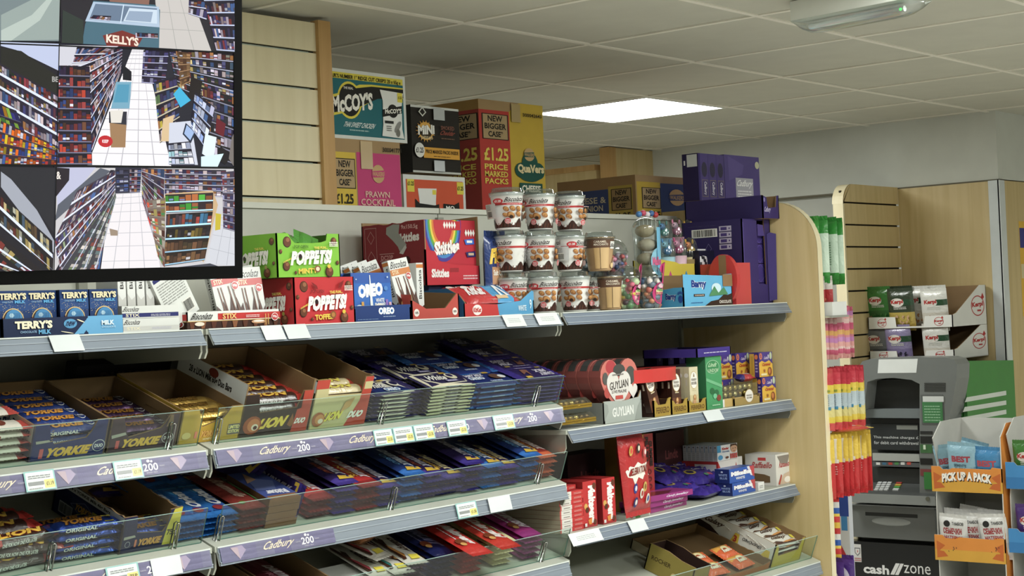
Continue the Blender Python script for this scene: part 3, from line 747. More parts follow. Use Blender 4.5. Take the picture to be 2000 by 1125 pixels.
# long kraft case behind the tubs
Yk = 3.16; c = atY(1240, 341, Yk); xr = atY(1352, 350, Yk).x; w = xr-c.x; h = c.z-ZB; dep = atX(1088, 358, c.x).y-Yk
mb, F, L, T = carton(w, dep, h, 'A98A5C', '8A6C42', 'A98A5C'); b = lambda px, py: (atY(px, py, Yk).z-ZB)/h
la = lambda px, py: 1-(atX(px, py, c.x).y-Yk)/dep
mb.rect(F, .02, 0, .42, b(1260, 355), 'CBAA22'); mb.rect(F, .42, 0, 1, b(1260, 356), '34487A')
wordbox(mb, F, .10, b(1265, 407), .42, b(1265, 366)); mb.text(F, '£1.25', .12, b(1265, 425), .40, b(1265, 412), '2A2410', .03)
globe(mb, F, .70, b(1320, 386), .14, .9, 'C9A56E', '34487A')
mb.rect(L, la(1090, 400), 0, la(1189, 400), b(1200, 362), '2E3F6C'); mb.rect(L, la(1189, 400), 0, la(1236, 390), b(1200, 357), 'A08A2C')  # left face repeats the front print in darker tones, shade painted in
wordbox(mb, L, la(1194, 390), b(1220, 407), la(1234, 390), b(1220, 364), '1E1A14', '8E7448'); mb.text(L, '£1.25', la(1198, 400), b(1220, 424), la(1232, 400), b(1220, 412), '2A2410', .03)
mb.text(L, 'CHEESE &', la(1110, 390), b(1160, 387), la(1184, 390), b(1160, 374), 'B0A890', .02); mb.text(L, 'ONION', la(1137, 400), b(1160, 403), la(1178, 400), b(1160, 391), 'B0A890', .02)
mb.lines(L, la(1137, 400), b(1160, 411), la(1184, 400), b(1160, 407), 1, '9088A0', 4)
solo('crisp_box', mb, 'long kraft cheese and onion carton lying behind the stacked tubs', 'box', place(c.x, Yk, ZB))

# ================================================================== wall screen showing the shop cameras
az = math.radians(110.6); tr = Vector((math.sin(az), math.cos(az), 0)); hn = Vector((math.sin(az+math.pi/2), math.cos(az+math.pi/2), 0)); tl = math.radians(6)
tn_ = (hn*math.cos(tl)-Vector((0, 0, math.sin(tl)))).normalized(); tu = tn_.cross(tr).normalized()
corner = O + ray(472, 543)*2.3
SWd, SHt, bz = .885, .50, .012
org = corner - tr*(SWd+2*bz)
Mt = Matrix(((tr.x, tu.x, tn_.x, org.x), (tr.y, tu.y, tn_.y, org.y), (tr.z, tu.z, tn_.z, org.z), (0, 0, 0, 1)))
t = root('wall_screen', 'large dark-framed screen showing a grid of shop camera views', 'screen', Mt)
TW, TH = SWd+2*bz, SHt+2*bz+.006
mb = MB(); mb.box(0, TW, 0, bz+.006, -.035, .004, '050506', 'paint'); mb.box(0, TW, TH-bz, TH, -.035, .004, '050506', 'paint'); mb.box(0, bz, bz+.006, TH-bz, -.035, .004, '050506', 'paint'); mb.box(TW-bz, TW, bz+.006, TH-bz, -.035, .004, '050506', 'paint'); mb.box(.03, TW-.03, .03, TH-.03, -.06, -.035, '101014', 'plastic')
part('frame', mb, t)
mb = MB(); mb.box(TW/2-.1, TW/2+.1, TH/2-.1, TH/2+.1, -.09, -.06, '202024', 'metal'); part('mount', mb, t)
Mi = Mt.inverted()
zt_ = (Mt @ Vector((TW/2, TH/2, -.085)))
mb = MB(); mb.tube([zt_, (zt_.x, zt_.y, 2.43)], .02, '30302E', 'plastic', 10); pp = part('ceiling_pole', mb); pp.parent = t; pp.matrix_parent_inverse = Mi
mb = MB(); SC = Face((0, 0, 0), (1, 0, 0), (0, 1, 0), (0, 0, 1)); SC.fin = 'emit'
def tv(px, py):
    p = Mi @ atP(px, py, Mt @ Vector((0, 0, .0)), tn_); return (p.x, p.y)
mb.rect(SC, bz, bz+.006, TW-bz, TH-bz, '101218')
def dim(c, k=.85):
    if isinstance(c, str): c = [int(c[i:i+2], 16) for i in (0, 2, 4)]
    return tuple(x*k for x in c)
def Q(pts, col): mb.poly(SC, [tv(*p) for p in pts], col)
def bil(q, u, v):
    (a, b), (c, d), (e, f), (g, h) = q
    return ((a*(1-u)+c*u)*(1-v)+(g*(1-u)+e*u)*v, (b*(1-u)+d*u)*(1-v)+(h*(1-u)+f*u)*v)
def racks(q, rows, cols, pal, seed, shelf_c='B8BCD0', back='1C1826', bar=.16, k=1.25):
    """a wall of stocked shelves inside a four-cornered patch (top-left, top-right, bottom-right, bottom-left)"""
    r = random.Random(seed); Q(q, back); SC.l += 1
    for j in range(rows):
        v0, v1 = j/rows, (j+1-bar)/rows
        for i in range(cols):
            if r.random() < .06: continue
            u0, u1 = ((i)/cols)**k, ((i+.88)/cols)**k; t0 = v0+(v1-v0)*r.uniform(.05, .45)
            c = dim(r.choice(pal), r.uniform(.6, 1.1))
            mb.poly(SC, [tv(*bil(q, u0, t0)), tv(*bil(q, u1, t0)), tv(*bil(q, u1, v1)), tv(*bil(q, u0, v1))], c, None, False)
            if r.random() < .5:
                m_ = (t0+v1)/2; c2 = dim(r.choice(pal+['C8CCD8', 'E0E0E8']), r.uniform(.6, 1))
                SC.l += .5; mb.poly(SC, [tv(*bil(q, u0, m_)), tv(*bil(q, u1, m_)), tv(*bil(q, u1, m_*.4+v1*.6)), tv(*bil(q, u0, m_*.4+v1*.6))], c2, None, False); SC.l -= .5
    SC.l += 1
    for j in range(rows):
        v0, v1 = (j+1-bar)/rows, (j+1-bar*.35)/rows
        mb.poly(SC, [tv(*bil(q, 0, v0)), tv(*bil(q, 1, v0)), tv(*bil(q, 1, v1)), tv(*bil(q, 0, v1))], shelf_c, None, False)
def tiles(q, nu, nv, col, line):
    Q(q, col); SC.l += 1
    for i in range(1, nu):
        u = i/nu; mb.poly(SC, [tv(*bil(q, u-.006, 0)), tv(*bil(q, u+.006, 0)), tv(*bil(q, u+.006, 1)), tv(*bil(q, u-.006, 1))], line, None, False)
    for i in range(1, nv):
        v = (i/nv)**1.8; mb.poly(SC, [tv(*bil(q, 0, v-.003)), tv(*bil(q, 1, v-.003)), tv(*bil(q, 1, v+.003)), tv(*bil(q, 0, v+.003))], line, None, False)
MIX = ['5A2E3C', '3A3560', '7A3038', '8A7A80', 'A89AA8', '4A4A72', '6A2A2A', '2A2440', 'B0A0A0', '9A6A40', '3F5A8A', 'C0B8C8']
WINE = ['30342E', '2A2630', '4A3A2A', '8A7A4A', '22301F', '6A2E2A', '9A9A8A', '1C1C24', 'B8A878', '3A4A5A']
DRK = ['2A2440', '3A3560', '241E34', '4A4872', '5A2E3C', '8A8AA8']
# middle row, right view: the long aisle
Q([(114, 84), (483, 104), (472, 327), (110, 322)], '20202A')
tiles([(258, 96), (282, 96), (335, 327), (170, 324)], 5, 16, 'D6D2D4', 'A2A2A8')
racks([(114, 120), (240, 92), (236, 140), (170, 322)], 8, 26, MIX, 3, 'C8CCE0')
racks([(114, 128), (175, 130), (180, 322), (112, 322)], 9, 9, ['3A2A4A', '7A2A2E', '8A3A3A', '2A3A6A', '5A3A2A', 'B04030'], 4, '6A6A80', '181420')
Q([(116, 88), (232, 90), (160, 128), (114, 128)], 'B8B8C0'); racks([(150, 92), (232, 92), (172, 122), (140, 124)], 2, 14, MIX, 33, 'D0D4E4')
racks([(280, 98), (330, 98), (322, 166), (276, 162)], 5, 7, DRK, 5, 'A8A8C8')
racks([(330, 98), (483, 104), (478, 220), (345, 170)], 6, 22, WINE+MIX, 6, '9A9CB0', '1A161C')
racks([(300, 160), (345, 150), (352, 250), (312, 280)], 5, 7, MIX+['6A8A5A', 'B0A040'], 7, 'B0A890')
racks([(345, 100), (372, 104), (370, 160), (352, 170)], 5, 4, ['7A5A3A', '8A6A4A', '5A3A2A'], 8, '9A7A5A', '4A3424')
racks([(395, 170), (478, 190), (474, 322), (400, 300)], 6, 12, MIX+['3A3A48', '2A2A30'], 9, '787888', '18161C')
Q([(318, 232), (340, 224), (330, 276), (314, 276)], 'C0A884'); Q([(330, 240), (372, 236), (386, 322), (328, 322)], 'B8BCC8'); Q([(350, 170), (372, 196), (352, 210), (338, 184)], '3C9CC0'); Q([(372, 150), (395, 158), (388, 200), (368, 190)], '1C1618'); Q([(362, 240), (382, 258), (372, 280), (356, 262)], '20283A'); Q([(364, 244), (379, 258), (371, 274), (359, 261)], '8EA4C8')
racks([(380, 180), (420, 210), (400, 290), (372, 250)], 4, 6, ['4A6AA0', '8AA0D0', 'C0C8E0', '9A9AB0'], 12, 'A0A8C0')
Q([(400, 262), (422, 268), (416, 316), (394, 300)], 'C8D4DC'); Q([(422, 230), (440, 242), (436, 268), (420, 258)], '5A1A24'); Q([(430, 286), (452, 300), (440, 322), (420, 310)], '181418'); Q([(452, 268), (474, 262), (472, 325), (446, 310)], '6A6460'); Q([(392, 306), (436, 300), (424, 326), (392, 326)], 'C0DCE0')
racks([(328, 280), (370, 276), (380, 322), (330, 322)], 3, 6, ['C8CCD8', 'A0A8C0', '8AB0B8', 'D8D8E0'], 13, '8A90A0')
Q([(226, 160), (256, 160), (252, 212), (216, 212)], '6A94A8'); Q([(229, 165), (252, 165), (249, 200), (221, 200)], '4A86A0'); Q([(239, 126), (256, 140), (256, 158), (239, 156)], '16161E')
Q([(212, 218), (247, 218), (244, 288), (216, 288)], '8C6E50'); Q([(212, 218), (247, 218), (246, 244), (212, 240)], '2A2A34'); Q([(214, 216), (240, 215), (236, 240), (216, 240)], 'C8C4BC')
mb.ell(SC, *tv(205, 276), .010, .008, 'A8242C'); mb.text(SC, 'KEEP', tv(199, 279)[0], tv(199, 279)[1], tv(211, 273)[0], tv(211, 273)[1], 'E8E0E0', .02)
# bottom row, right view
Q([(108, 327), (470, 330), (461, 535), (103, 543)], 'B4B2B4'); tiles([(225, 376), (285, 372), (312, 540), (190, 542)], 4, 9, 'D2CED0', 'A4A4AA')
Q([(108, 327), (186, 327), (112, 420)], 'A8AAC0'); Q([(108, 327), (135, 329), (134, 352), (108, 385)], '241E26'); mb.text(SC, '&', tv(109, 350)[0], tv(109, 350)[1], tv(118, 335)[0], tv(118, 335)[1], 'D8D0C8', .02)
Q([(195, 328), (112, 400), (106, 432), (215, 334)], '50545E')
racks([(215, 332), (222, 332), (196, 541), (108, 541)], 3, 3, MIX, 21, '9A9CA8')
racks([(150, 372), (228, 330), (224, 372), (104, 470)], 3, 26, MIX+['9A9AA8'], 22, 'C8CCDC', '3A3440', .3)
racks([(104, 470), (224, 350), (222, 378), (120, 541)], 4, 28, MIX+['7A8A6A', 'A0A0A8'], 23, 'C4C8DA', '3A3440', .26)
racks([(120, 541), (224, 372), (226, 386), (188, 541)], 3, 22, ['6A7A5A', 'A8A8A0', '8A4A40', '5A6A6A', 'B8B0A8'], 24, 'B0B4C4', '3A3A40')
Q([(224, 327), (275, 328), (270, 376), (224, 378)], '2A2A38'); racks([(226, 332), (250, 332), (250, 374), (227, 376)], 5, 3, ['3A4A7A', '6A6A8A', '2A2A40'], 25, '4A4A5A'); racks([(252, 330), (275, 330), (272, 376), (252, 376)], 6, 4, MIX, 26, '8A8AA0')
racks([(275, 328), (320, 330), (316, 520), (276, 392)], 9, 8, MIX+['5A7A4A', 'C03A30', 'B09A50'], 27, 'A8A8B8', '38303A')
racks([(320, 330), (440, 332), (440, 385), (320, 380)], 5, 16, MIX, 28, 'B4B8CC', '2C2832')
Q([(316, 392), (322, 378), (414, 372), (424, 400), (396, 512), (390, 506), (404, 406), (322, 414), (312, 532)], 'B59A76')
racks([(321, 380), (415, 376), (414, 412), (323, 416)], 2, 8, ['3A8A34', '9A5A34', 'A8643A', '7A8AC0', '4A9A3A', 'A06040'], 29, 'A8D0E8', '2A2026', .22)
racks([(323, 418), (414, 413), (410, 440), (322, 446)], 1, 14, ['4A3A44', '3A6A8A', '8A3A34', '6A3A2A'], 30, 'A8D4EC', '1C161A', .2)
racks([(323, 446), (411, 440), (406, 466), (321, 470)], 1, 14, ['2A2426', '6A5A2A', '4A3430', '302A30'], 31, '9CC8E4', '1C161A', .2)
racks([(321, 470), (406, 466), (398, 508), (318, 520)], 2, 10, ['6A4A34', '4A3428', '7A5A3C', '5A4A34'], 32, '8AB0C8', '241A18', .16)
racks([(284, 392), (321, 386), (320, 528), (306, 500)], 7, 5, ['4A8A54', 'B04A34', 'A89A5A', '6A3A34', 'C0B8A8'], 34, '7A7268', '6A5C54')
tiles([(424, 420), (468, 420), (462, 534), (398, 516)], 3, 5, 'B8BAC0', '8E9098'); tiles([(312, 532), (396, 514), (462, 534), (320, 539)], 4, 2, 'B4B4B8', '8E9098')
racks([(432, 336), (469, 334), (466, 452), (434, 446)], 8, 6, MIX+['8A8AA8'], 35, '8A8A9A', '3A3444'); Q([(419, 416), (430, 418), (428, 448), (418, 450)], 'B0A034'); Q([(345, 530), (408, 514), (424, 533), (346, 538)], '3A3C46'); Q([(212, 446), (228, 450), (228, 460), (214, 460)], '8A7A6A')
# middle row, left view: bottle wall
Q([(-160, 80), (113, 84), (110, 322), (-160, 318)], '1E1C24'); Q([(0, 82), (113, 86), (112, 138), (30, 98), (0, 90)], 'A8B0C8'); Q([(0, 94), (40, 100), (112, 150), (112, 190), (0, 125)], '22221F'); mb.text(SC, 'BE', tv(100, 160)[0], tv(100, 160)[1], tv(112, 150)[0], tv(112, 150)[1], '9A9A98', .02)
racks([(-60, 92), (112, 186), (112, 244), (-60, 140)], 2, 36, WINE+MIX, 41, 'C4CCE4', '241E2C', .3, 1); racks([(-60, 140), (112, 238), (112, 300), (-60, 200)], 2, 30, MIX+['3A3A6A', 'C0C8E0'], 42, 'C4CCE4', '241E2C', .26, 1)
racks([(-40, 190), (30, 216), (60, 290), (-40, 260)], 3, 10, ['4A8A3A', 'B07A20', '2A6A8A', '2A2A6A', '7AA03A'], 43, '4A4A60', '201A28', .1, 1); racks([(0, 236), (112, 286), (110, 322), (-10, 322)], 4, 20, ['C05A1A', 'D06A2A', 'B8A020', '3A5A9A', '2A3A7A', '8A2A2A', 'C8C8D8'], 44, '7A5A5A', '30202A', .06, 1)
# bottom row, left view: wine wall
Q([(-160, 322), (109, 327), (102, 543), (-160, 548)], '1E1C24'); Q([(0, 326), (107, 329), (104, 455), (30, 360), (0, 350)], '25252B'); Q([(0, 335), (20, 350), (70, 410), (104, 470), (104, 495), (50, 430), (0, 365)], '90949E')
racks([(-30, 352), (100, 470), (102, 545), (-30, 420)], 2, 22, WINE, 45, 'C8D0EC', '201C20', .3, 1); racks([(-60, 410), (80, 545), (30, 545), (-60, 500)], 2, 14, WINE+['7A3A5A'], 46, 'C8D0EC', '201C20', .24, 1)
# top row
Q([(118, -130), (487, -120), (483, 104), (116, 84)], '26242A'); Q([(-160, -140), (118, -130), (115, 81), (-160, 78)], '6A7678'); Q([(0, 30), (60, 0), (115, -60), (115, 78), (0, 80)], '86928E'); Q([(0, 60), (60, 30), (108, -20), (112, -20), (76, 40), (20, 80), (0, 80)], 'A2ADA6')
tiles([(296, -60), (352, -60), (410, 100), (308, 94)], 3, 7, 'B2AEAA', '92928E')
Q([(164, 48), (180, 2), (300, 10), (310, 20), (308, 94), (158, 86)], '42606E'); Q([(180, 4), (308, 14), (309, 54), (164, 42)], '9DAEC0'); Q([(184, 8), (304, 17), (304, 47), (172, 38)], '5E6E82'); Q([(238, 10), (240, 10), (234, 46), (232, 45)], 'B8C8D8'); racks([(180, 30), (215, 32), (212, 42), (172, 38)], 1, 8, MIX, 47); Q([(250, 16), (304, 20), (304, 47), (238, 42)], 'B4C2CE'); Q([(250, 22), (296, 24), (292, 44), (242, 40)], '8494A8')
Q([(198, 70), (236, 60), (276, 74), (266, 92), (206, 90)], '6A2A26'); mb.text(SC, "KELLY'S", tv(205, 86)[0], tv(205, 86)[1], tv(268, 72)[0], tv(268, 72)[1], 'D8C8B8', .04, 0, -.003); racks([(262, 64), (306, 66), (306, 76), (262, 74)], 1, 8, MIX, 48)
racks([(366, 0), (408, 0), (400, 40), (365, 28)], 2, 6, MIX, 49); racks([(390, -20), (487, -20), (483, 104), (420, 100)], 5, 16, MIX, 50, 'A8B0C8'); Q([(206, -10), (290, -8), (288, 10), (212, 4)], '7A5A50'); Q([(120, 20), (160, 40), (160, 86), (118, 84)], '2C3430')
# thin dividing lines between the views
for l_ in ([(-160, 78), (483, 103), (483, 105.5), (-160, 81)], [(-160, 318), (472, 326), (472, 328.5), (-160, 321)], [(117, -130), (119, -130), (104, 543), (102, 543)]): SC.l += 4; Q(l_, '07080C')
# keep the picture inside the frame
import itertools
lo, hi, le, ri = bz+.006, TH-bz, bz, TW-bz
mb.v = [(min(max(x, le), ri), min(max(y, lo), hi), z*.18) for x, y, z in mb.v]
part('picture', mb, t, 'lit grid of camera views of the shop aisles')
# ================================================================== goods on the top shelf
ZT = ZTOP+.0006
SF = 2.692      # front line of goods
def xb(px, py=615, Y=SF): return atY(px, py, Y).x
def zb_(px, py, Y=SF): return atY(px, py, Y).z

# ---- chocolate orange boxes in their blue tray
x0, x1 = xb(3, 640), xb(240, 640); w = x1-x0
mb, F, L = shoebox(w, .085, .036, .036, .036, '16264A', '5C4A34', side=[(1, .036), (0, .036)])
F.fin = 'card'
mb.rect(F, .70, 0, 1, 1, '5FA8D6'); mb.ell(F, .705, .5, .03, .42, '5FA8D6'); mb.poly(F, [(.58, .03), (.68, .78), (.71, .5), (.66, .03)], '5FA8D6'); mb.ell(F, .55, .62, .055, .26, '4F98C8'); mb.text(F, 'new', .515, .48, .59, .75, '16264A', .03, .2)
mb.ell(F, .637, .75, .012, .10, 'E8E0C0', rot=.3); mb.ell(F, .52, .15, .015, .09, 'E8E0C0', rot=.6)
mb.text(F, "TERRY'S", .10, .42, .40, .86, 'F0E8C8', .055, 0, 0, 0, ('16264A', .08)); mb.text(F, 'CHOCOLATE', .14, .20, .27, .32, '8FB8DC', .02); mb.text(F, 'MILK', .285, .12, .385, .36, '5FB0E0', .04)
mb.text(F, 'MILK', .81, .48, .92, .74, 'D8ECF4', .05); mb.text(F, 'CHOCOLATE', .81, .32, .93, .42, 'B8D8E8', .01)
solo('display_tray', mb, 'dark and light blue tray holding chocolate orange boxes below the screen', 'tray', place(x0, SF, ZT))
def orange_box(M, label, g):
    mb, F, L, T = carton(.0675, .070, .086, '16386E', '12284E', '1A3C70'); F.fin = 'gloss'
    mb.rect(F, 0, .55, 1, .80, '1B4684'); mb.rect(F, 0, 0, 1, .3, '132A52')
    r = random.Random(4)
    F.l += 1
    for _ in range(60):
        a, b = r.uniform(.03, .97), r.gauss(.58, .12)
        if 0 < b < .95: mb.ell(F, a, b, .009, .008, 'D8C890', 5, up=False)
    mb.ell(F, .5, .33, .36, .28, 'D8B878', 22); mb.ell(F, .5, .33, .33, .255, '3A241A', 22); mb.ell(F, .52, .35, .29, .23, '3E8AC0', 22); mb.ell(F, .45, .45, .08, .05, 'BFE4F4')
    F.l += 1
    for k in range(9): mb.poly(F, [(.26+.055*k, .22), (.275+.055*k, .22), (.30+.052*k, .5), (.285+.052*k, .5)], '2A6AA4', None, False)
    mb.poly(F, [(.14, .42), (.14, .16), (.52, .14), (.46, .2)], '6A3A26')
    mb.text(F, "TERRY'S", .06, .80, .94, .95, 'E8DCB0', .05, 0, 0, 0, ('16264A', .09)); mb.text(F, 'CHOCOLATE', .14, .73, .5, .765, '8FB8DC', .01); mb.text(F, 'MILK', .55, .715, .90, .785, '4FA8E0', .04)
    return solo('chocolate_orange_box', mb, label, 'box', M)
ob = Proto(orange_box); G = 'chocolate orange boxes in the blue tray'
for k in range(4):
    ob(place(xb(234, 600)-.0705*(4-k)+.002, SF+.006+(.008 if k == 1 else 0), ZT+.0035), ['blue chocolate orange box, leftmost of the four in the blue tray', 'blue chocolate orange box, second from left in the blue tray', 'blue chocolate orange box, third from left in the blue tray', 'blue chocolate orange box, rightmost of the four in the blue tray'][k], G)
ob(place(xb(234, 600)-.0705*5-.012, SF+.03, ZT+.0), 'blue chocolate orange box standing left of the blue tray at the picture edge', G)

# ---- slim white biscuit-stick boxes
def stick_box(M, label, g, acc='C22A26', choc='4A2416', drip='F2F0EA'):
    w, h, d = .072, .125, .020
    mb, F, L, T = carton(w, d, h, 'E4E6E4', 'E0E2E0', 'DADCDA'); 
    for fr in (F,): fr.fin = 'gloss'
    mb.text(F, 'Biscolata', .10, .82, .92, .96, '2A2424', .012, .15); mb.rect(F, .0, .68, 1, .80, acc); mb.text(F, 'STIX', .08, .70, .42, .785, 'F0E4B8', .02)
    mb.poly(F, [(0, 0), (1, 0), (1, .30), (.88, .22), (.80, .42), (.70, .20), (.60, .48), (.48, .24), (.40, .16), (.28, .40), (.2, .2), (0, .34)], choc)
    for a in (.25, .36, .64, .78): mb.poly(F, [(a, .12), (a+.05, .12), (a-.04, .64), (a-.08, .64)], '6A3A22')
    mb.ell(F, .5, .12, .2, .09, '8A5A34'); mb.ell(F, .18, .10, .10, .06, 'A87848')
    mb.ell(F, .82, .62, .13, .075, 'F4F0F0'); mb.ell(F, .82, .62, .115, .066, 'C23A3A'); mb.text(F, '99p', .735, .59, .905, .65, 'F4F0F0', .04)
    mb.text(L, 'Biscolata', .28, .28, .72, .86, '2A2424', .012, 0, 0, 1); mb.poly(L, [(0, 0), (1, 0), (1, .16), (.5, .10), (0, .2)], choc); mb.rect(L, 0, .90, 1, .97, acc)
    return solo('biscuit_stick_box', mb, label, 'box', M)
blue_sb = Proto(lambda M, l, g: stick_box(M, l, g, '2A2F6E', 'C8C8C4'))
red_sb = Proto(lambda M, l, g: stick_box(M, l, g)); org_sb = Proto(lambda M, l, g: stick_box(M, l, g, 'D0782A'))
# two low white trays one on the other
def white_tray(M, label, g=None, w=.13, d=.16, h=.030, acc='2A2F6E'):
    mb = MB(); mb.box(0, w, 0, d, 0, h, 'D8DAD6', 'card', t='8A8478')
    F = Face((0, 0, 0), (w, 0, 0), (0, 0, h), (0, -1, 0)); 
    mb.text(F, 'Biscolata', .03, .55, .30, .92, '2A2424', .01, .2); mb.rect(F, 0, .10, 1, .42, acc); mb.text(F, 'STIX', .06, .14, .3, .38, 'E8E0C0', .02); mb.lines(F, .5, .16, .85, .36, 2, 'B8B8C8', 2)
    return solo('biscuit_tray', mb, label, 'tray', M)
zl1, zl2 = zb_(280, 643), zb_(280, 624)
white_tray(place(xb(243, 640), SF+.004, ZT), 'white biscuit tray with blue band, lower of two right of blue tray', w=.145, h=.027, acc='C8C8C4')
white_tray(place(xb(243, 640), SF+.006, ZT+.0275), 'white biscuit tray with blue band, upper of two right of blue tray', w=.145, h=.026)
for k in range(4):
    blue_sb(place(xb(243+19*k, 600)+.0205, SF+.020+.001*k, ZT+.054, 90, 0, 0) @ Matrix.Translation((0, 0, 0)), 'white stick box seen spine-on, %s of four below the screen' % ['leftmost', 'second from left', 'third from left', 'rightmost'][k], 'spine-on stick boxes on the white trays')

# big open stick case
x0, x1 = xb(365, 625), xb(547, 620); w = x1-x0; h = zb_(365, 604)-zb_(365, 638); dl = .16
mb, F, L = shoebox(w, dl, h, h, h, 'E2E4E0', 'B8B4A8', side=[(1, h*1.0), (0, h)], th=.003, edge='E2E4E0')
for fr, a0 in ((F, 0), (L, 0)):
    mb.rect(fr, 0, 0, 1, .42, '3A2018'); mb.rect(fr, .0 if fr is L else .32, .50, 1, .86, 'C22A26'); mb.rect(fr, 0, .42, 1, .46, 'D8B060')
    for k in range(9):
        a = (k+.3)/9; mb.poly(fr, [(a, .02), (a+.03, .02), (a+.05, .40), (a-.01, .40)], ['6A3A22', '8A5430', '5A2E1A'][k % 3])
mb.ell(F, .12, .28, .05, .12, 'E8DCC8'); mb.ell(F, .75, .30, .08, .12, 'C8946A'); mb.ell(F, .75, .33, .06, .06, 'F0E4D8')
mb.text(F, 'Biscolata', .045, .55, .26, .92, '2A2424', .012, .2); mb.text(F, 'STIX', .36, .53, .51, .84, 'E8C070', .03); mb.lines(F, .61, .58, .76, .76, 2, 'E8C8C8', 4)
mb.rect(F, .82, .1, .828, .75, 'D8A850'); mb.rect(F, .85, .1, .857, .75, 'D8A850')
mb.ell(F, .925, .55, .037, .24, 'F0ECEC'); mb.ell(F, .925, .55, .032, .205, 'C23A3A'); mb.text(F, '99p', .902, .46, .948, .64, 'F4F0F0', .03)
mb.text(L, 'STIX', .05, .52, .45, .82, 'E8C070', .03); mb.ell(L, .82, .30, .14, .22, 'F0ECEC'); mb.ell(L, .82, .30, .12, .19, 'C23A3A'); mb.text(L, '99p', .74, .22, .90, .38, 'F4F0F0', .03)
solo('biscuit_case', mb, 'wide white red and brown biscuit stick case left of the red carton box', 'tray', place(x0, SF, ZT))
xc = x0
# boxes in it
mb, F, L, T = carton(.085, .020, .12, 'DDE0DC', 'D4D6D2', 'D4D6D2'); F.fin = 'card'
mb.rect(F, .05, .86, .95, .93, '2A2F6E'); mb.lines(F, .08, .4, .92, .82, 9, '9A9C98', 7, .45); mb.barcode(F, .60, .08, .92, .32, 3)
solo('biscuit_stick_box', mb, 'white stick box leaning back showing its printed back and barcode', 'box', place(xc+.004, SF+.012, ZT+.006, 0, 0) @ Matrix.Translation((0, .0, 0)) @ Matrix.Rotation(math.radians(-28), 4, 'Y') @ Matrix.Translation((-.03, .002, .012)))
lab = ['first', 'second', 'third', 'fourth', 'fifth']
for k, dx in enumerate((.105, .128, .172, .192)):
    red_sb(place(xc+dx, SF+.014+.026*(k % 2)+.004*k, ZT+.006, -4, -6) @ Matrix.Rotation(math.radians(-9+3*(k % 3)), 4, 'Y'), 'white and brown stick box in the red-banded case, %s from left' % lab[k], 'stick boxes standing in the red-banded case')

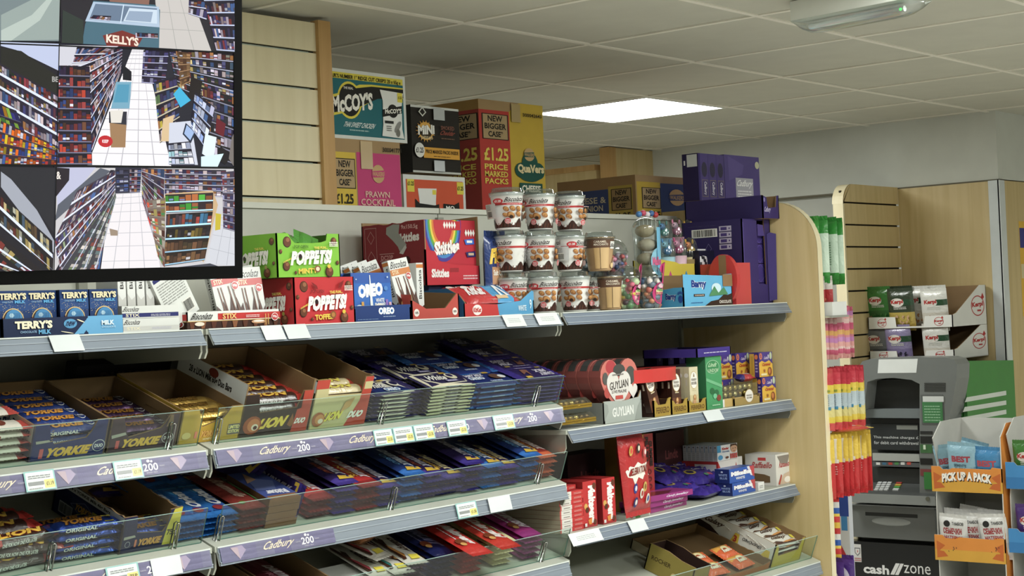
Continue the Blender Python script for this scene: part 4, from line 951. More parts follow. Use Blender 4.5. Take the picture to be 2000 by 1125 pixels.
# ---- pop-open carton boxes, red below green
def pop_box(w, d, h, col, dark, word, M, label, ball='6A3A20', open_=False):
    t = root('sweets_carton', label, 'box', M)
    mb = MB()
    hh = h
    pts = [(0, 0), (w, 0), (w, hh), (w*.80, hh), (w*.78, hh-.016), (w*.70, hh-.020), (w*.55, hh-.022), (w*.28, hh-.022), (w*.22, hh-.012), (w*.18, hh), (0, hh)] if open_ else [(0, 0), (w, 0), (w, hh), (0, hh)]
    mb.plate((0, 0, 0), (1, 0, 0), (0, 0, 1), (0, -1, 0), pts, .003, col, dark)
    mb.plate((0, 0, 0), (0, 1, 0), (0, 0, 1), (-1, 0, 0), [(0, 0), (d, 0), (d, hh), (0, hh)], .003, col, dark)
    mb.plate((w, 0, 0), (0, 1, 0), (0, 0, 1), (1, 0, 0), [(0, 0), (d, 0), (d, hh), (0, hh)], .003, col, dark)
    mb.plate((0, d, 0), (1, 0, 0), (0, 0, 1), (0, 1, 0), [(0, 0), (w, 0), (w, hh), (0, hh)], .003, col, dark)
    mb.box(.003, w-.003, .003, d-.003, 0, .003, dark)
    if open_: mb.box(.004, w-.004, d*.55, d-.003, hh-.005, hh-.002, col)
    else: mb.box(.003, w-.003, .003, d-.003, hh-.004, hh-.0003, col)
    F = Face((0, 0, 0), (w, 0, 0), (0, 0, h), (0, -1, 0)); L = Face((0, d, 0), (0, -d, 0), (0, 0, h), (-1, 0, 0)); F.fin = L.fin = 'gloss'
    for fr, s_ in ((F, 1), (L, .86)):
        def P(a, b, r, k=1.0):
            k = w/h if fr is F else d/h
            mb.ell(fr, a, b, r/k**.5*.9, r*k**.5*.9, '2E160C'); mb.ell(fr, a+.004, b+.006, r/k**.5*.8, r*k**.5*.8, ball); mb.ell(fr, a+.012, b+r*.35*k**.5, r*.4/k**.5, r*.35*k**.5, '9A623E')
        for a, b, r in ((.16, .80, .10), (.90, .82, .075), (.05, .58, .04), (.13, .25, .085), (.94, .32, .04), (.80, .03, .10), (.26, .10, .03)):
            P(a, min(max(b, r*.9*1.25), 1-r*1.2), r)
        mb.text(fr, 'POPPETS!', .20, .28, .84, .62, 'F4F2EA', .075, .06, .04, 0, None); 
        mb.ell(fr, .79, .24, .028, .045, 'E0C020' if fr is F else 'A09030'); mb.text(fr, 'THE FUN...', .56, .64, .78, .70, 'E8D040', .04, 0, .01)
        mb.text(fr, word, .30, .08, .60, .20, 'E8C830', .05, 0, .015 if fr is F else 0); 
        mb.ell(fr, .335, .47, .026, .055, '2A1018')
        mb.text(fr, 'POPPABLE', .07, .36, .20, .40, 'E8D040', .03, 0, .10)
        mb.ell(fr, .60 if fr is F else .62, .18, .05, .08, '8A5226'); mb.ell(fr, .60 if fr is F else .62, .18, .03, .05, 'E8D8B8' if open_ else 'B87A34')
    mb.text(F, 'POP OPEN', .24, .66, .46, .73, dark, .02)
    if not open_:
        mb.poly(F, [(.25, .90), (.34, .82), (.36, .74), (.30, .76)], '8A1418'); mb.poly(F, [(.80, .93), (.72, .86), (.70, .76), (.76, .78)], '8A1418')
    mb.lines(F, .80, .70, .94, .82, 3, 'F0E8E0', 3, .6)
    part('carton', mb, t)
    if open_:
        mb, fr = pack(.035, .050, .012, '4A9A2A', 'film', 6, 6, 6, 6); mb2 = part('sweet_packet', mb, t, 'small green packets showing in the opening')
        mb2.matrix_local = Matrix.Translation((w*.40, d*.35, h-.014)) @ Matrix.Rotation(.5, 4, 'X') @ Matrix.Rotation(.4, 4, 'Z')
        c = mb2.copy(); COL.objects.link(c); c.parent = t; c.matrix_local = Matrix.Translation((w*.66, d*.30, h-.016)) @ Matrix.Rotation(.8, 4, 'X') @ Matrix.Rotation(-.6, 4, 'Z')
    return t
xr0, xr1 = xb(575, 590), xb(692, 585); w = xr1-xr0; d = .155
zr = zb_(575, 542)
hr = zr-ZT
pop_box(w, d, hr, 'C9282E', '7A1A1E', 'TOFFEE', place(xr0, SF, ZT), 'red carton of chocolate sweets under the green one')
xg0, xg1 = xb(541, 500), xb(664, 500)
pop_box(xg1-xg0, d, zb_(541, 455)-zr-.001, '7CC01E', '3F6A14', 'MINTY', place(xg0, SF, zr+.0008), 'lime green open carton of mint sweets on top of the red one', open_=True)

# ---- blue biscuit bars in a navy tray
x0, x1 = xb(692, 610), xb(802, 605); w = x1-x0
mb, F, L = shoebox(w, .15, zb_(692, 598)-ZT, .030, .030, '1C3A78', '5A4A38', side=[(1, .03), (0, .03)])
mb.text(F, 'OREO', .42, .40, .70, .86, 'F0F2F4', .06, 0, .0, 0, ('3F8AD0', .12)); mb.lines(F, .5, .24, .72, .32, 1, 'A8C0E0', 2); mb.lines(F, .05, .1, .42, .18, 1, '6A88B8', 3)
solo('display_tray', mb, 'navy tray holding blue and white enrobed biscuit boxes', 'tray', place(x0, SF, ZT))
def oreo(M, l, g):
    mb, F, L, T = carton(.135, .024, .112, '2E6AC0', '1A2F5E', '1C3A78'); F.fin = 'gloss'
    mb.rect(F, 0, .78, 1, 1, '2A5AB0'); mb.rect(F, 0, .06, 1, .3, '8ABCE4')
    mb.text(F, 'OREO', .15, .48, .78, .77, 'F4F4F4', .075, 0, .06, 0, ('2E7AD8', .14)); mb.text(F, 'WHITE', .58, .36, .80, .45, 'F0F4F8', .02); mb.text(F, 'ENROBED', .55, .27, .85, .35, 'F0F4F8', .03)
    mb.poly(F, [(.43, .25), (.50, .25), (.475, .95), (.455, .95)], 'E8EEF2'); mb.ell(F, .46, .17, .34, .11, 'E8EAE6'); mb.ell(F, .46, .20, .2, .09, 'F4F4EE'); mb.ell(F, .66, .22, .13, .12, 'EDE8DC'); mb.ell(F, .15, .2, .12, .12, 'C8DCEC')
    mb.rect(F, .82, .18, .88, .42, '8A6AC0'); mb.rect(F, .9, .15, .96, .36, 'D8A8B8'); mb.rect(F, .2, .26, .26, .38, 'D8A040'); mb.ell(F, .5, .06, .16, .04, '2A2430'); mb.ell(F, .84, .66, .05, .05, '4A88D0')
    mb.ell(F, .9, .9, .02, .02, 'BFD8F0'); mb.ell(F, .1, .86, .015, .015, 'BFD8F0')
    mb.rect(L, .15, .1, .85, .9, '16284E'); mb.ell(L, .5, .8, .3, .06, '8A9AB8')
    return solo('biscuit_box', mb, l, 'box', M)
oz = Proto(oreo)
for k in range(4):
    oz(place(xb(694, 600)-.004*k+.002, SF+.008+.030*k, ZT+.004, 0, -3), ['blue enrobed biscuit box with a milk splash, frontmost in the navy tray', 'blue biscuit box directly behind the front one in the navy tray', 'blue biscuit box third from the front in the navy tray', 'blue biscuit box at the back of the navy tray'][k], 'blue biscuit boxes in the navy tray')

# ---- hazelnut stick boxes in a V-fronted brick red tray
x0, x1 = xb(804, 605), xb(897, 600); w = x1-x0; hf = .034
hp = zb_(900, 573)-ZT
mb, F, L = shoebox(w, .15, hf, .06, .06, 'B8453A', '7A5C3A', front=[(1, hp), (.95, hp), (.70, hf*.72), (.30, hf*.72), (.03, hf*1.35), (0, hf*1.35)], side=[(1, .07), (0, hp)])
for a in (.10, .90): mb.ell(F, a, .45, .055, .28, 'E8E0D8'); mb.text(F, '100%', a-.035, .36, a+.035, .54, '3A2A24', .02)
solo('display_tray', mb, 'brick red tray with a dipped front left of the red and blue wafer tray', 'tray', place(x0, SF, ZT))
org_sb(place(x0-.010, SF+.028, ZT+.024, 0, -10) @ Matrix.Rotation(math.radians(-8), 4, 'Y'), 'orange-banded white stick box standing at the front of the brick red tray', 'hazelnut stick boxes')
org_sb(place(x0+.080, SF+.030, ZT+.015, 75, 0) @ Matrix.Rotation(math.radians(0), 4, 'Y'), 'orange-banded stick box turned to show its spine in the brick red tray', 'hazelnut stick boxes')
for k in range(3):
    org_sb(place(x0-.036-.006*k, SF+.075+.028*k, ZT+.022, 0, -18) @ Matrix.Rotation(math.radians(-14), 4, 'Y'), 'white stick box leaning behind the orange-banded one, %s from the front' % ['nearest', 'second', 'third'][k], 'stick boxes leaning behind the brick red tray')

# ---- red sweets display case with torn side
Ysk = 2.80; a = atY(833, 557, Ysk); b = atY(938, 550, Ysk); w = b.x-a.x; zs_ = a.z; h = atY(833, 425, Ysk).z-zs_; d = atX(705, 430, a.x).y-Ysk; hl = atX(705, 428, a.x).z-zs_
mb = MB(); d = min(d, .27); 
mb.box(.03, w-.01, .02, d-.02, ZT-zs_, -.0005, '2A3F6E')
mb.plate((0, 0, 0), (1, 0, 0), (0, 0, 1), (0, -1, 0), [(0, 0), (w, 0), (w, h*.28), (w*.55, h*.30), (w*.25, h*.35), (w*.18, h*.50), (0, h*.53)], .004, 'C42234', '9A7B52')
lp_ = torn(14, d, 0, h-.008, .0025, 3); mb.plate((0, 0, 0), (0, 1, 0), (0, 0, 1), (-1, 0, 0), [(0, 0), (d, 0)]+lp_, .004, '7E1E26', '9A7B52')  # left wall's darker red has its shade painted in
mb.plate((w, 0, 0), (0, 1, 0), (0, 0, 1), (1, 0, 0), [(0, 0), (d, 0), (d, h), (0, h+.006)], .004, '8E6E48', '8E6E48')
mb.plate((0, d, 0), (1, 0, 0), (0, 0, 1), (0, 1, 0), [(0, 0), (w, 0), (w, h), (0, h)], .004, 'A01E2A', '9A7B52')
mb.box(.004, w-.004, .004, d-.004, 0, .003, '9A7B52')
F = Face((0, 0, 0), (w, 0, 0), (0, 0, h), (0, -1, 0)); L = Face((0, d, 0), (0, -d, 0), (0, 0, h), (-1, 0, 0)); F.fin = 'gloss'
mb.text(F, 'Skittles', .10, .11, .42, .24, 'F4F0EE', .05); mb.rect(F, .44, .19, .60, .25, 'A01A28'); mb.lines(F, .68, .08, .96, .16, 2, 'E8B8BC', 4); 
mb.text(L, '9x150.5g', .64, .84, .90, .92, 'C89A98', .02, 0, .0); mb.text(L, 'Skittles', .56, .66, .92, .80, 'D8D0CC', .05, 0, .02)
mb.poly(L, [(.41, .90), (.52, .94), (.62, .93), (.60, .80), (.72, .62), (.70, .58), (.62, .50), (.58, .60), (.50, .70), (.40, .80)], '8E8E88')
mb.poly(L, [(.66, .48), (.72, .58), (.70, .62), (.60, .50)], 'B8B4B0'); mb.ell(L, .72, .38, .05, .07, '3A1014'); mb.text(L, 'DC23P', .31, .41, .50, .48, 'C88A88', .02)
for (c0, c1, c2, c3) in ((.29, .395, .52, .403), (.29, .505, .52, .497), (.06, .30, .25, .306), (.06, .90, .25, .906)): mb.rect(L, min(c0, c2), min(c1, c3), max(c0, c2), max(c1, c3)+.004, 'B07A78')
mb.rect(L, .06, .30, .066, .906, 'B07A78'); mb.rect(L, .245, .30, .25, .906, 'B07A78'); mb.ring(L, .16, .76, .06, .10, .12, 'B07A78', 4); mb.ring(L, .16, .46, .06, .10, .12, 'B07A78', 4)
mb.rect(L, .08, .06, .64, .22, '9A9890'); mb.lines(L, .5, .1, .98, .16, 1, '2A1A1A', 8)
solo('sweets_display_case', mb, 'large red sweets case with torn grey side behind the biscuit trays', 'box', place(a.x, Ysk, zs_))
# the sharing pack standing in it
mb, F, L, T = carton(w-.012, .06, h-.008, 'BE2034', '9A1A28', 'A01E2A'); F.fin = 'gloss'
cols_ = ['4A3A9A', '3F8AD0', '5AA83A', 'E8D030', 'E07A28']
for k, c in enumerate(cols_): mb.ell(F, .36, .96, .36-.035*k, .62-.055*k, c, 30)
mb.ell(F, .36, .97, .185, .35, 'C42234', 26); 
mb.v = [(x, y, min(z, h-.008)) for x, y, z in mb.v]
mb.rect(F, .30, .84, .70, .985, 'C42234'); F.l += 1
for k in range(5): mb.poly(F, [(.36+.05*k, .92), (.385+.05*k, .98), (.41+.05*k, .92), (.385+.05*k, .86)], 'F0ECE8', None, False)
for k in range(4): mb.poly(F, [(.78+.05*k, .80), (.805+.05*k, .86), (.83+.05*k, .80), (.805+.05*k, .74)], 'F0ECE8', None, False)
mb.text(F, 'Skittles', .17, .46, .66, .68, 'F6F2F0', .06, 0, .05, 0, ('B01828', .12))
for a_, b_, c, c2 in ((.85, .62, '2F6AD0', 'F0F0F0'), (.87, .48, '2A2A6A', '8A6A4A'), (.70, .42, 'E0DCE0', 'C02030'), (.26, .14, '2A3A8A', 'D8A040'), (.56, .10, '7AC030', 'F0E040')):
    pass
for a_, b_, c, c2 in ((.86, .66, '2F6AD0', 'F0F0F0'), (.88, .46, '2A2A6A', 'C8B090')):
    mb.poly(F, [(a_-.10, b_+.03), (a_-.07, b_-.05), (a_+.10, b_-.04), (a_+.09, b_+.05)], c); mb.rect(F, a_-.05, b_-.02, a_+.06, b_+.02, c2)
o = solo('sweets_pack', mb, 'red rainbow sweets pack showing in the torn display case', 'box', place(a.x+.006, Ysk+.006, zs_+.0035))
F2 = Face((0, 0, 0), (1, 0, 0), (0, 0, 1), (0, -1, 0))
# blue pouch of coated pretzels leaning at its right
def pouch_m(M): return M @ Matrix.Rotation(math.radians(90), 4, 'X')
def colp(a, b): return '2A5A9A' if b < .30 else ('C8946A' if b < .56 and a > .12 else '1E3A7A')
mb, fr = pack(.11, .19, .030, colp, 'film', 5, 5, 14, 16, 'b')
mb.text(fr, 'FLIPZ', .10, .62, .92, .84, 'F0C828', .07, .1, .04, 0, ('16264A', .12)); mb.text(fr, 'Salt Caramel', .16, .44, .86, .52, 'F4ECE0', .03)
for k in range(5): mb.ring(fr, .25+.14*k, .28+.03*(k % 2), .055, .045, .45, '4A2A18', 10)
c = atY(966, 556, 2.80)
solo('pretzel_bag', mb, 'blue foil bag with yellow lettering leaning beside the red sweets case', 'bag', pouch_m(place(c.x-.012, 2.80, ZT+.118, 8, 0)))

# ---- red and blue wafer multipack tray
x0, x1 = xb(908, 605), xb(1043, 598); w = x1-x0
hf = .034
mb, F, L = shoebox(w, .17, hf, .05, .06, '4A9AC8', KRAFT, front=[(1, .060), (.97, .062), (.80, .036), (.46, .029), (0, .034)], side=[(1, .07), (.35, .075), (.1, .055), (0, .036)], left='1E5C88')
F = Face((0, 0, 0), (w, 0, 0), (0, 0, .034), (0, -1, 0))
mb.poly(F, [(0, 0), (.48, 0), (.46, .85), (0, 1)], 'C22E2E'); mb.ell(F, .17, .48, .065, .40, 'F0E8E4'); mb.text(F, 'KitKat', .115, .30, .225, .66, 'C22E2E', .05, .1)
mb.text(F, 'WHITE', .76, .28, .88, .70, 'D8ECF4', .02); mb.text(F, '9', .93, .40, .96, 1.15, 'D8ECF4', .02)
solo('display_tray', mb, 'light blue and red tray of white wafer multipacks left of the tubs', 'tray', place(x0, SF, ZT))
def kk(M, l, g):
    mb, fr = pack(.19, .078, .024, lambda a, b: 'C42A2E' if a < .5-.12*(b-.5) or a > .93 else '3E9ED6', 'film', 10, 6)
    mb.poly(fr, [(.44, .06), (.62, .06), (.52, .94), (.34, .94)], 'E8DCC0'); mb.text(fr, 'KitKat', .08, .30, .43, .84, 'F4F0EE', .05, .15); mb.ell(fr, .12, .78, .06, .10, 'F0E8E4'); mb.rect(fr, .56, .08, .80, .24, 'D8B888')
    mb.poly(fr, [(.66, .2), (.72, .85), (.78, .85), (.86, .2), (.80, .2), (.75, .7), (.71, .2)], 'F0F6F8'); mb.text(fr, '9', .84, .55, .89, .9, 'F0F6F8', .02)
    return solo('wafer_multipack', mb, l, 'packet', M)
kp = Proto(kk)
kp(place(x0+w*.47, SF+.050, ZT+.044, 0, 34), 'red and blue white-wafer multipack, front one in the light blue tray', 'wafer multipacks in the light blue tray')
kp(place(x0+w*.50, SF+.105, ZT+.046, 0, 30), 'red and blue white-wafer multipack tucked behind the front one', 'wafer multipacks in the light blue tray')

# ---- biscuit tubs
TR0, TR1, TH_ = .0335, .0445, .0972
def tub(M, label, g, kind='choc'):
    t = root('biscuit_tub', label, 'tub', M)
    mb = MB(); body = 'E8E8E4' if kind != 'caramel' else 'B89468'
    prof = [(.001, .0), (TR0-.004, 0), (TR0-.0005, .003), (TR0, .004)]+[(TR0+(TR1-TR0)*k/6, .004+(TH_-.008)*k/6) for k in range(7)]+[(TR1+.0015, TH_-.003), (TR1+.002, TH_), (TR1-.001, TH_+.0005), (.001, TH_+.0005)]
    mb.lathe(prof, 32, body, 'gloss')
    fr = Round(TR0+(TR1-TR0)*.02, TR1, .005, TH_-.004); fr.fin = 'gloss'
    if kind == 'choc':
        mb.rect(fr, 0, .68, 1, .74, 'C42A2E', nu=32)
        drip = []
        for k in range(49):
            a = k/48; drip.append(.10+.15*abs(math.sin(a*math.pi*5.5))**2.5+.03*math.sin(a*31))
        fr.l += 1
        for k in range(48): mb.poly(fr, [(k/48, 0), ((k+1)/48, 0), ((k+1)/48, drip[k+1]), (k/48, drip[k])], '3A1A12', None, False)
        fr.l += 1
        for k in range(24):
            a = k/24; mb.poly(fr, [(a, .02), (a+.008, .02), (a+.018, .14), (a+.010, .15)], '6A3422', None, False)
        for c in (.36, .62):
            for a, b, r_ in ((-.08, .56, .021), (-.01, .57, .021), (.06, .56, .021), (-.03, .37, .028), (.055, .40, .022), (-.09, .38, .017)):
                mb.ell(fr, c+a, b, r_*1.45, r_*3.9, '9A5E28', 14, rot=.15); mb.ell(fr, c+a+.002, b+.015, r_*1.1, r_*2.7, 'C88E48', 12); mb.ell(fr, c+a-.003, b-.01, r_*.5, r_*1.1, 'A86E30', 8)
            mb.ell(fr, c-.028, .32, .020, .050, '2A120C', 10)
            mb.ell(fr, c-.065, .20, .032, .095, 'F0C8C4', 12); mb.ell(fr, c-.065, .20, .029, .085, 'C42A34', 12); mb.lines(fr, c-.085, .14, c-.045, .26, 3, 'F0D8D8', 3, .5)
            mb.text(fr, 'Biscolata', c-.085, .77, c+.085, .91, '2A2222', .02, .15, .01); mb.lines(fr, c-.07, .695, c+.07, .725, 1, 'F0C8C8', 4)
        r = random.Random(8)
        fr.l += 1
        for _ in range(34):
            a, b = r.uniform(.79, .99), r.uniform(.28, .70); mb.ell(fr, a, b, .006, .013, '9A9A9C', 5, up=False)
        mb.rect(fr, .04, .28, .20, .72, 'C8CACA', nu=8); mb.lines(fr, .045, .30, .15, .70, 12, '8A8C8C', 5, .45); mb.barcode(fr, .10, .30, .16, .52, 2)
        mb.ell(fr, .225, .79, .040, .085, 'C42A34'); mb.text(fr, '£1.25', .20, .755, .25, .825, 'F4F0F0', .04)
    elif kind == 'caramel':
        mb.rect(fr, 0, .70, 1, 1, '6A4A38', nu=32); mb.text(fr, 'CARAMEL', .36, .86, .50, .93, 'E8DCC8', .02); mb.text(fr, 'MACCHIATO', .36, .77, .52, .84, 'E8DCC8', .02)
        mb.rect(fr, .55, .66, .75, .90, 'E8E8E4', nu=10); mb.text(fr, 'Biscolata', .56, .71, .72, .84, '2A2222', .012, .15)
        mb.rect(fr, .355, .02, .42, .70, 'CFA96C', nu=6); mb.rect(fr, .43, .02, .53, .70, 'D8B47C', nu=6); fr.l += 1
        for k in range(13): mb.poly(fr, [(.36, .04+.05*k), (.52, .04+.05*k), (.52, .055+.05*k), (.36, .055+.05*k)], '7A5430', None, False)
        mb.ell(fr, .66, .25, .05, .16, 'D8B078'); mb.ell(fr, .60, .12, .04, .09, 'E8C890'); mb.ell(fr, .68, .50, .03, .12, 'C09060')
    part('tub_body', mb, t)
    mb = MB(); mb.lathe([(TR1+.003, TH_-.008), (TR1+.004, TH_-.002), (TR1+.0035, TH_+.003), (TR1-.003, TH_+.004), (TR1-.005, TH_+.014), (TR1-.009, TH_+.0155), (.001, TH_+.0155)], 32, 'FFFFFF', 'clear')
    part('lid', mb, t, 'clear plastic lid')
    mb = MB(); mb.lathe([(TR1-.004, TH_+.0005), (TR1-.002, TH_+.0025), (TR1-.006, TH_+.003), (.001, TH_+.0022)], 28, 'B8BCBE', 'foil'); part('foil_seal', mb, t)
    return t
choc = Proto(lambda M, l, g: tub(M, l, g)); cara = Proto(lambda M, l, g: tub(M, l, g, 'caramel'))
TS = TH_+.0165
G = 'red-banded biscuit tubs stacked on the top shelf'
def cx(px, py): 
    return atY(px, py, SF+TR1+.004).x
yc = SF+TR1+.004
rows = [
 (choc, 1060, 0, 'red-banded biscuit tub, bottom row, leftmost', 38, 0), (choc, 1122, 0, 'red-banded biscuit tub, bottom row, second from left', 10, 0), (choc, 1160, 0, 'red-banded biscuit tub, bottom row, behind its neighbour', 25, .075), (cara, 1190, 0, 'caramel coloured biscuit tub, bottom row, beside the dome cups', 0, .03),
 (choc, 1054, 1, 'red-banded biscuit tub, middle row, second from left', 18, 0), (choc, 1111, 1, 'red-banded biscuit tub turned to its price spot, middle row', 70, 0), (cara, 1170, 1, 'caramel coloured biscuit tub in the middle row', -8, .012), (choc, 1012, 1, 'red-banded biscuit tub in shade behind the back-turned one', 10, .10),
 (choc, 990, 2, 'red-banded biscuit tub, top row, leftmost', 40, 0), (choc, 1053, 2, 'red-banded biscuit tub, top row, middle', 14, 0), (choc, 1111, 2, 'red-banded biscuit tub, top row, rightmost', -8, .012)]
# turn so that the wanted side faces the viewer (sight line comes in at about 52 degrees)
for P_, px, row, lab_, rot, dy in rows:
    P_(place(atY(px, 560-80*row, yc+dy).x, yc+dy, ZT+TS*row, -52+50+rot-14), lab_, G if P_ is choc else 'caramel biscuit tubs')
xq = atY(996, 500, yc+.02).x
choc(place(xq, yc+.02, ZT, 30), 'red-banded biscuit tub hidden low behind the wafer tray', G)
choc(place(xq, yc+.02, ZT+TS, -118), 'biscuit tub turned to show its grey printed back, middle row', G)

# ---- clear dome cups of pick and mix sweets
def dome(M, label, g, pal, seed, pink=True, r=.036, h=.085, big=False):
    t = root('sweet_cup', label, 'cup', M)
    rr = random.Random(seed); mb = MB(); n = 0
    for k in range(7):
        z = .010+(h-.02)*k/6; R_ = (r*.72+(r*.24)*k/5)-.009
        for j in range(7):
            a = 2*math.pi*(j+.5*(k % 2))/7+rr.uniform(-.2, .2); c = rr.choice(pal)
            mb.ball((R_*math.cos(a), R_*math.sin(a), z+rr.uniform(-.003, .003)), rr.uniform(.009, .0145), c, 'plastic', rr.uniform(.8, 1.2), 1, rr.uniform(.6, 1.1), 8)
    mb.lathe([(.001, .004), (r*.55, .005), (r*.66, .03), (r*.7, h-.02), (.001, h-.012)], 12, pal[0], 'plastic')
    part('sweets', mb, t, 'loose coloured sweets')
    mb = MB(); mb.lathe([(.001, .0), (r*.72, 0), (r*.75, .002), (r*.98, h), (r*1.06, h+.001), (r*1.06, h+.004)], 24, 'FFFFFF', 'clear'); part('clear_cup', mb, t)
    mb = MB(); mb.lathe([(r*1.08, h+.002), (r*1.07, h+.006)]+[(r*1.0*math.cos(a), h+.006+r*.85*math.sin(a)) for a in [math.pi/2*k/8 for k in range(9)]], 24, 'FFFFFF', 'clear'); part('domed_lid', mb, t, 'clear domed lid')
    if pink:
        mb = MB(); fr = Round(r*.80, r*1.10, .010, h+.008); fr.fin = 'gloss'
        mb.ell(fr, .64, .38, .13, .36, 'D0307A'); mb.rect(fr, .66, .4, .75, 1.3, 'D0307A'); mb.ell(fr, .70, 1.2, .10, .20, 'D0307A'); mb.rect(fr, .56, .34, .72, .50, 'E8D8A0', nu=8); mb.text(fr, 'FREE', .58, .44, .69, .52, '4A9A3A', .04); mb.text(fr, "PICK'N'MIX", .565, .34, .715, .42, 'C02A6A', .04); mb.ell(fr, .64, .62, .05, .07, 'E8B8C8')
        part('swing_tag', mb, t, 'pink swing tag')
    return t
P1 = ['D86A84', 'C8404A', '7AA04A', 'E0C040', 'B8D0A0', 'E8A0B0', '5A8A5A', '4A3A44']; P2 = ['4A6A8A', 'D8906A', 'E8E0D8', '3A5A7A', '8A9AA8', 'C86A5A', '6A7A8A']; P3 = ['D8C4A8', 'C8B090', 'E4D4BC']; P4 = ['C8B0C8', 'A8C8D8', 'E0C8A8', 'C05A5A', '5A6A9A', 'D88AA8', 'B84A4A']
dz_ = atY(1225, 512, SF+.04)
def cyx(px, py, dy): return atY(px, py, SF+dy).x
dome(place(cyx(1226, 560, .04), SF+.04, ZT, -38), 'clear dome cup of green and pink sweets with pink tag, left of two in front', '', P1, 3, True, .037, .092)
dome(place(cyx(1270, 560, .04), SF+.04, ZT, -50), 'clear dome cup of blue and orange sweets with pink tag, right of two in front', '', P2, 5, True, .038, .092)
hm_ = atY(1262, 448, SF+.115).z-ZT
t = root('sweet_cup', 'tall clear cup of beige marshmallows at the back', 'cup', place(cyx(1262, 480, .115), SF+.115, ZT, -50))
mb = MB()
for k in range(6): mb.ball((.004*math.sin(k*2), .004*math.cos(k*3), .022+k*(hm_-.01)/5.4), .032, ['CDBB9C', 'D8C8AC', 'C4B08C'][k % 3], 'paint', 1, 1, .62, 14)
part('marshmallows', mb, t, 'rolled beige marshmallows')
mb = MB(); mb.lathe([(.001, 0), (.034, 0), (.040, hm_*.9), (.043, hm_)]+[(.043*math.cos(a), hm_+.036*math.sin(a)) for a in [math.pi/2*q/8 for q in range(1, 9)]], 24, 'FFFFFF', 'clear'); part('clear_cup', mb, t)
mb = MB(); fr = Round(.042, .0445, hm_*.35, hm_+.004); mb.rect(fr, .62, -.1, .76, 1.0, '6AB4D8'); mb.ell(fr, .63, .35, .10, .26, '8AC8E0'); mb.text(fr, 'Mallow', .55, .28, .71, .44, 'D85A8A', .04); part('swing_tag', mb, t, 'light blue swing tag')
# a second tier standing behind on small cartons
for (px, dy, pal, lab_, r_) in ((1194, .12, P4, 'large clear dome cup of pastel sweets behind the caramel tubs', .040),):
    b_ = MB().box(-.045, .045, -.045, .045, 0, .085, 'B8A890'); solo('riser_carton', b_, 'plain carton under the large dome cup behind the tubs', 'box', place(cyx(px, 500, dy), SF+dy, ZT))
    dome(place(cyx(px, 470, dy), SF+dy, ZT+.0855, -50), lab_, '', pal, 9, False, .046, .082)
dome(place(cyx(1150, 470, .16), SF+.16, ZT+.0, -50), 'clear dome cup showing grey-blue behind the top row of tubs', '', ['8A9AA8', '9AA8B4', 'B8C0C8'], 19, False, .040, .165)
# pastel toppers: small toy figures under clear domes in a yellow carton
ya = SF+.10
YT = SF+.145; A_ = atY(1288, 535, YT); B_x = atY(1358, 530, YT).x; w = B_x-A_.x; tz = atY(1320, 506, YT).z-ZT
mb, F, L = shoebox(w, .10, tz, tz, tz, 'E0C828', 'C8B070', front=[(1, tz*.9), (.55, tz*.9), (.45, tz*.94), (0, tz)])
F = Face((0, 0, 0), (w, 0, 0), (0, 0, tz), (0, -1, 0))
for a_, c in ((.30, 'D84A8A'), (.74, '3A9AC8')): mb.poly(F, [(a_+.16*math.cos(math.pi/2+k*math.pi/5)*(1 if k % 2 == 0 else .45), .60+.16*math.sin(math.pi/2+k*math.pi/5)*(1 if k % 2 == 0 else .45)) for k in range(10)], c)
mb.text(F, 'Surprise', .28, .55, .80, .66, 'F4F0E0', .04, 0, .01, 0, ('8A5AA0', .1)); mb.text(F, 'Cups', .42, .42, .70, .52, 'F4F0E0', .04, 0, 0, 0, ('8A5AA0', .1)); mb.rect(F, 0, 0, 1, .30, 'D8BC20')
solo('toy_carton', mb, 'yellow carton with stars holding toy-topped sweet cups', 'box', place(A_.x, YT, ZT))
def topper(M, label, g, c1, c2, c3, seed):
    t = root('toy_sweet_cup', label, 'cup', M); r = random.Random(seed)
    mb = MB(); mb.lathe([(.001, 0), (.016, 0), (.021, .07), (.001, .071)], 14, c3, 'plastic'); part('cup', mb, t)
    mb = MB(); mb.ball((0, 0, .088), .015, c1, 'plastic', 1, .9, .8, 10); mb.ball((-.008, -.008, .102), .010, c2, 'plastic', 1, 1, 1, 10); mb.ball((-.015, -.010, .113), .004, c1, 'plastic', .8, .8, 1.6, 6); mb.ball((.004, -.011, .111), .004, c1, 'plastic', .8, .8, 1.6, 6)
    for sx_ in (-.007, .007): mb.ball((sx_-.006, -.016, .104), .0018, '1A1A20', 'gloss', 1, 1, 1, 6)
    part('toy', mb, t, 'small rounded toy animal')
    mb = MB(); mb.lathe([(.023, .07)]+[(.023*math.cos(a), .078+.046*math.sin(a)) for a in [math.pi/2*k/8 for k in range(9)]], 18, 'FFFFFF', 'clear'); part('domed_lid', mb, t, 'clear domed lid')
    return t
toys = (('4A90C8', '8AC8E0', 'A8D8E8', 'blue toy in a clear domed cup, left in the yellow carton'), ('D0508A', 'E8A0C0', 'E8C0D0', 'pink toy in a clear domed cup, middle of the yellow carton'), ('E0B020', 'E8905A', 'E8D8A0', 'yellow toy in a clear domed cup, right in the yellow carton'), ('5AB0A8', '6AA0D8', '8AC0E0', 'teal toy in a clear domed cup, upper left above the yellow carton'), ('E88AB0', 'E8C0D8', 'E8A8C0', 'pale pink toy in a clear domed cup, upper middle above the yellow carton'), ('D8A828', 'B06A3A', 'D8C080', 'golden toy in a clear domed cup, upper right above the yellow carton'))
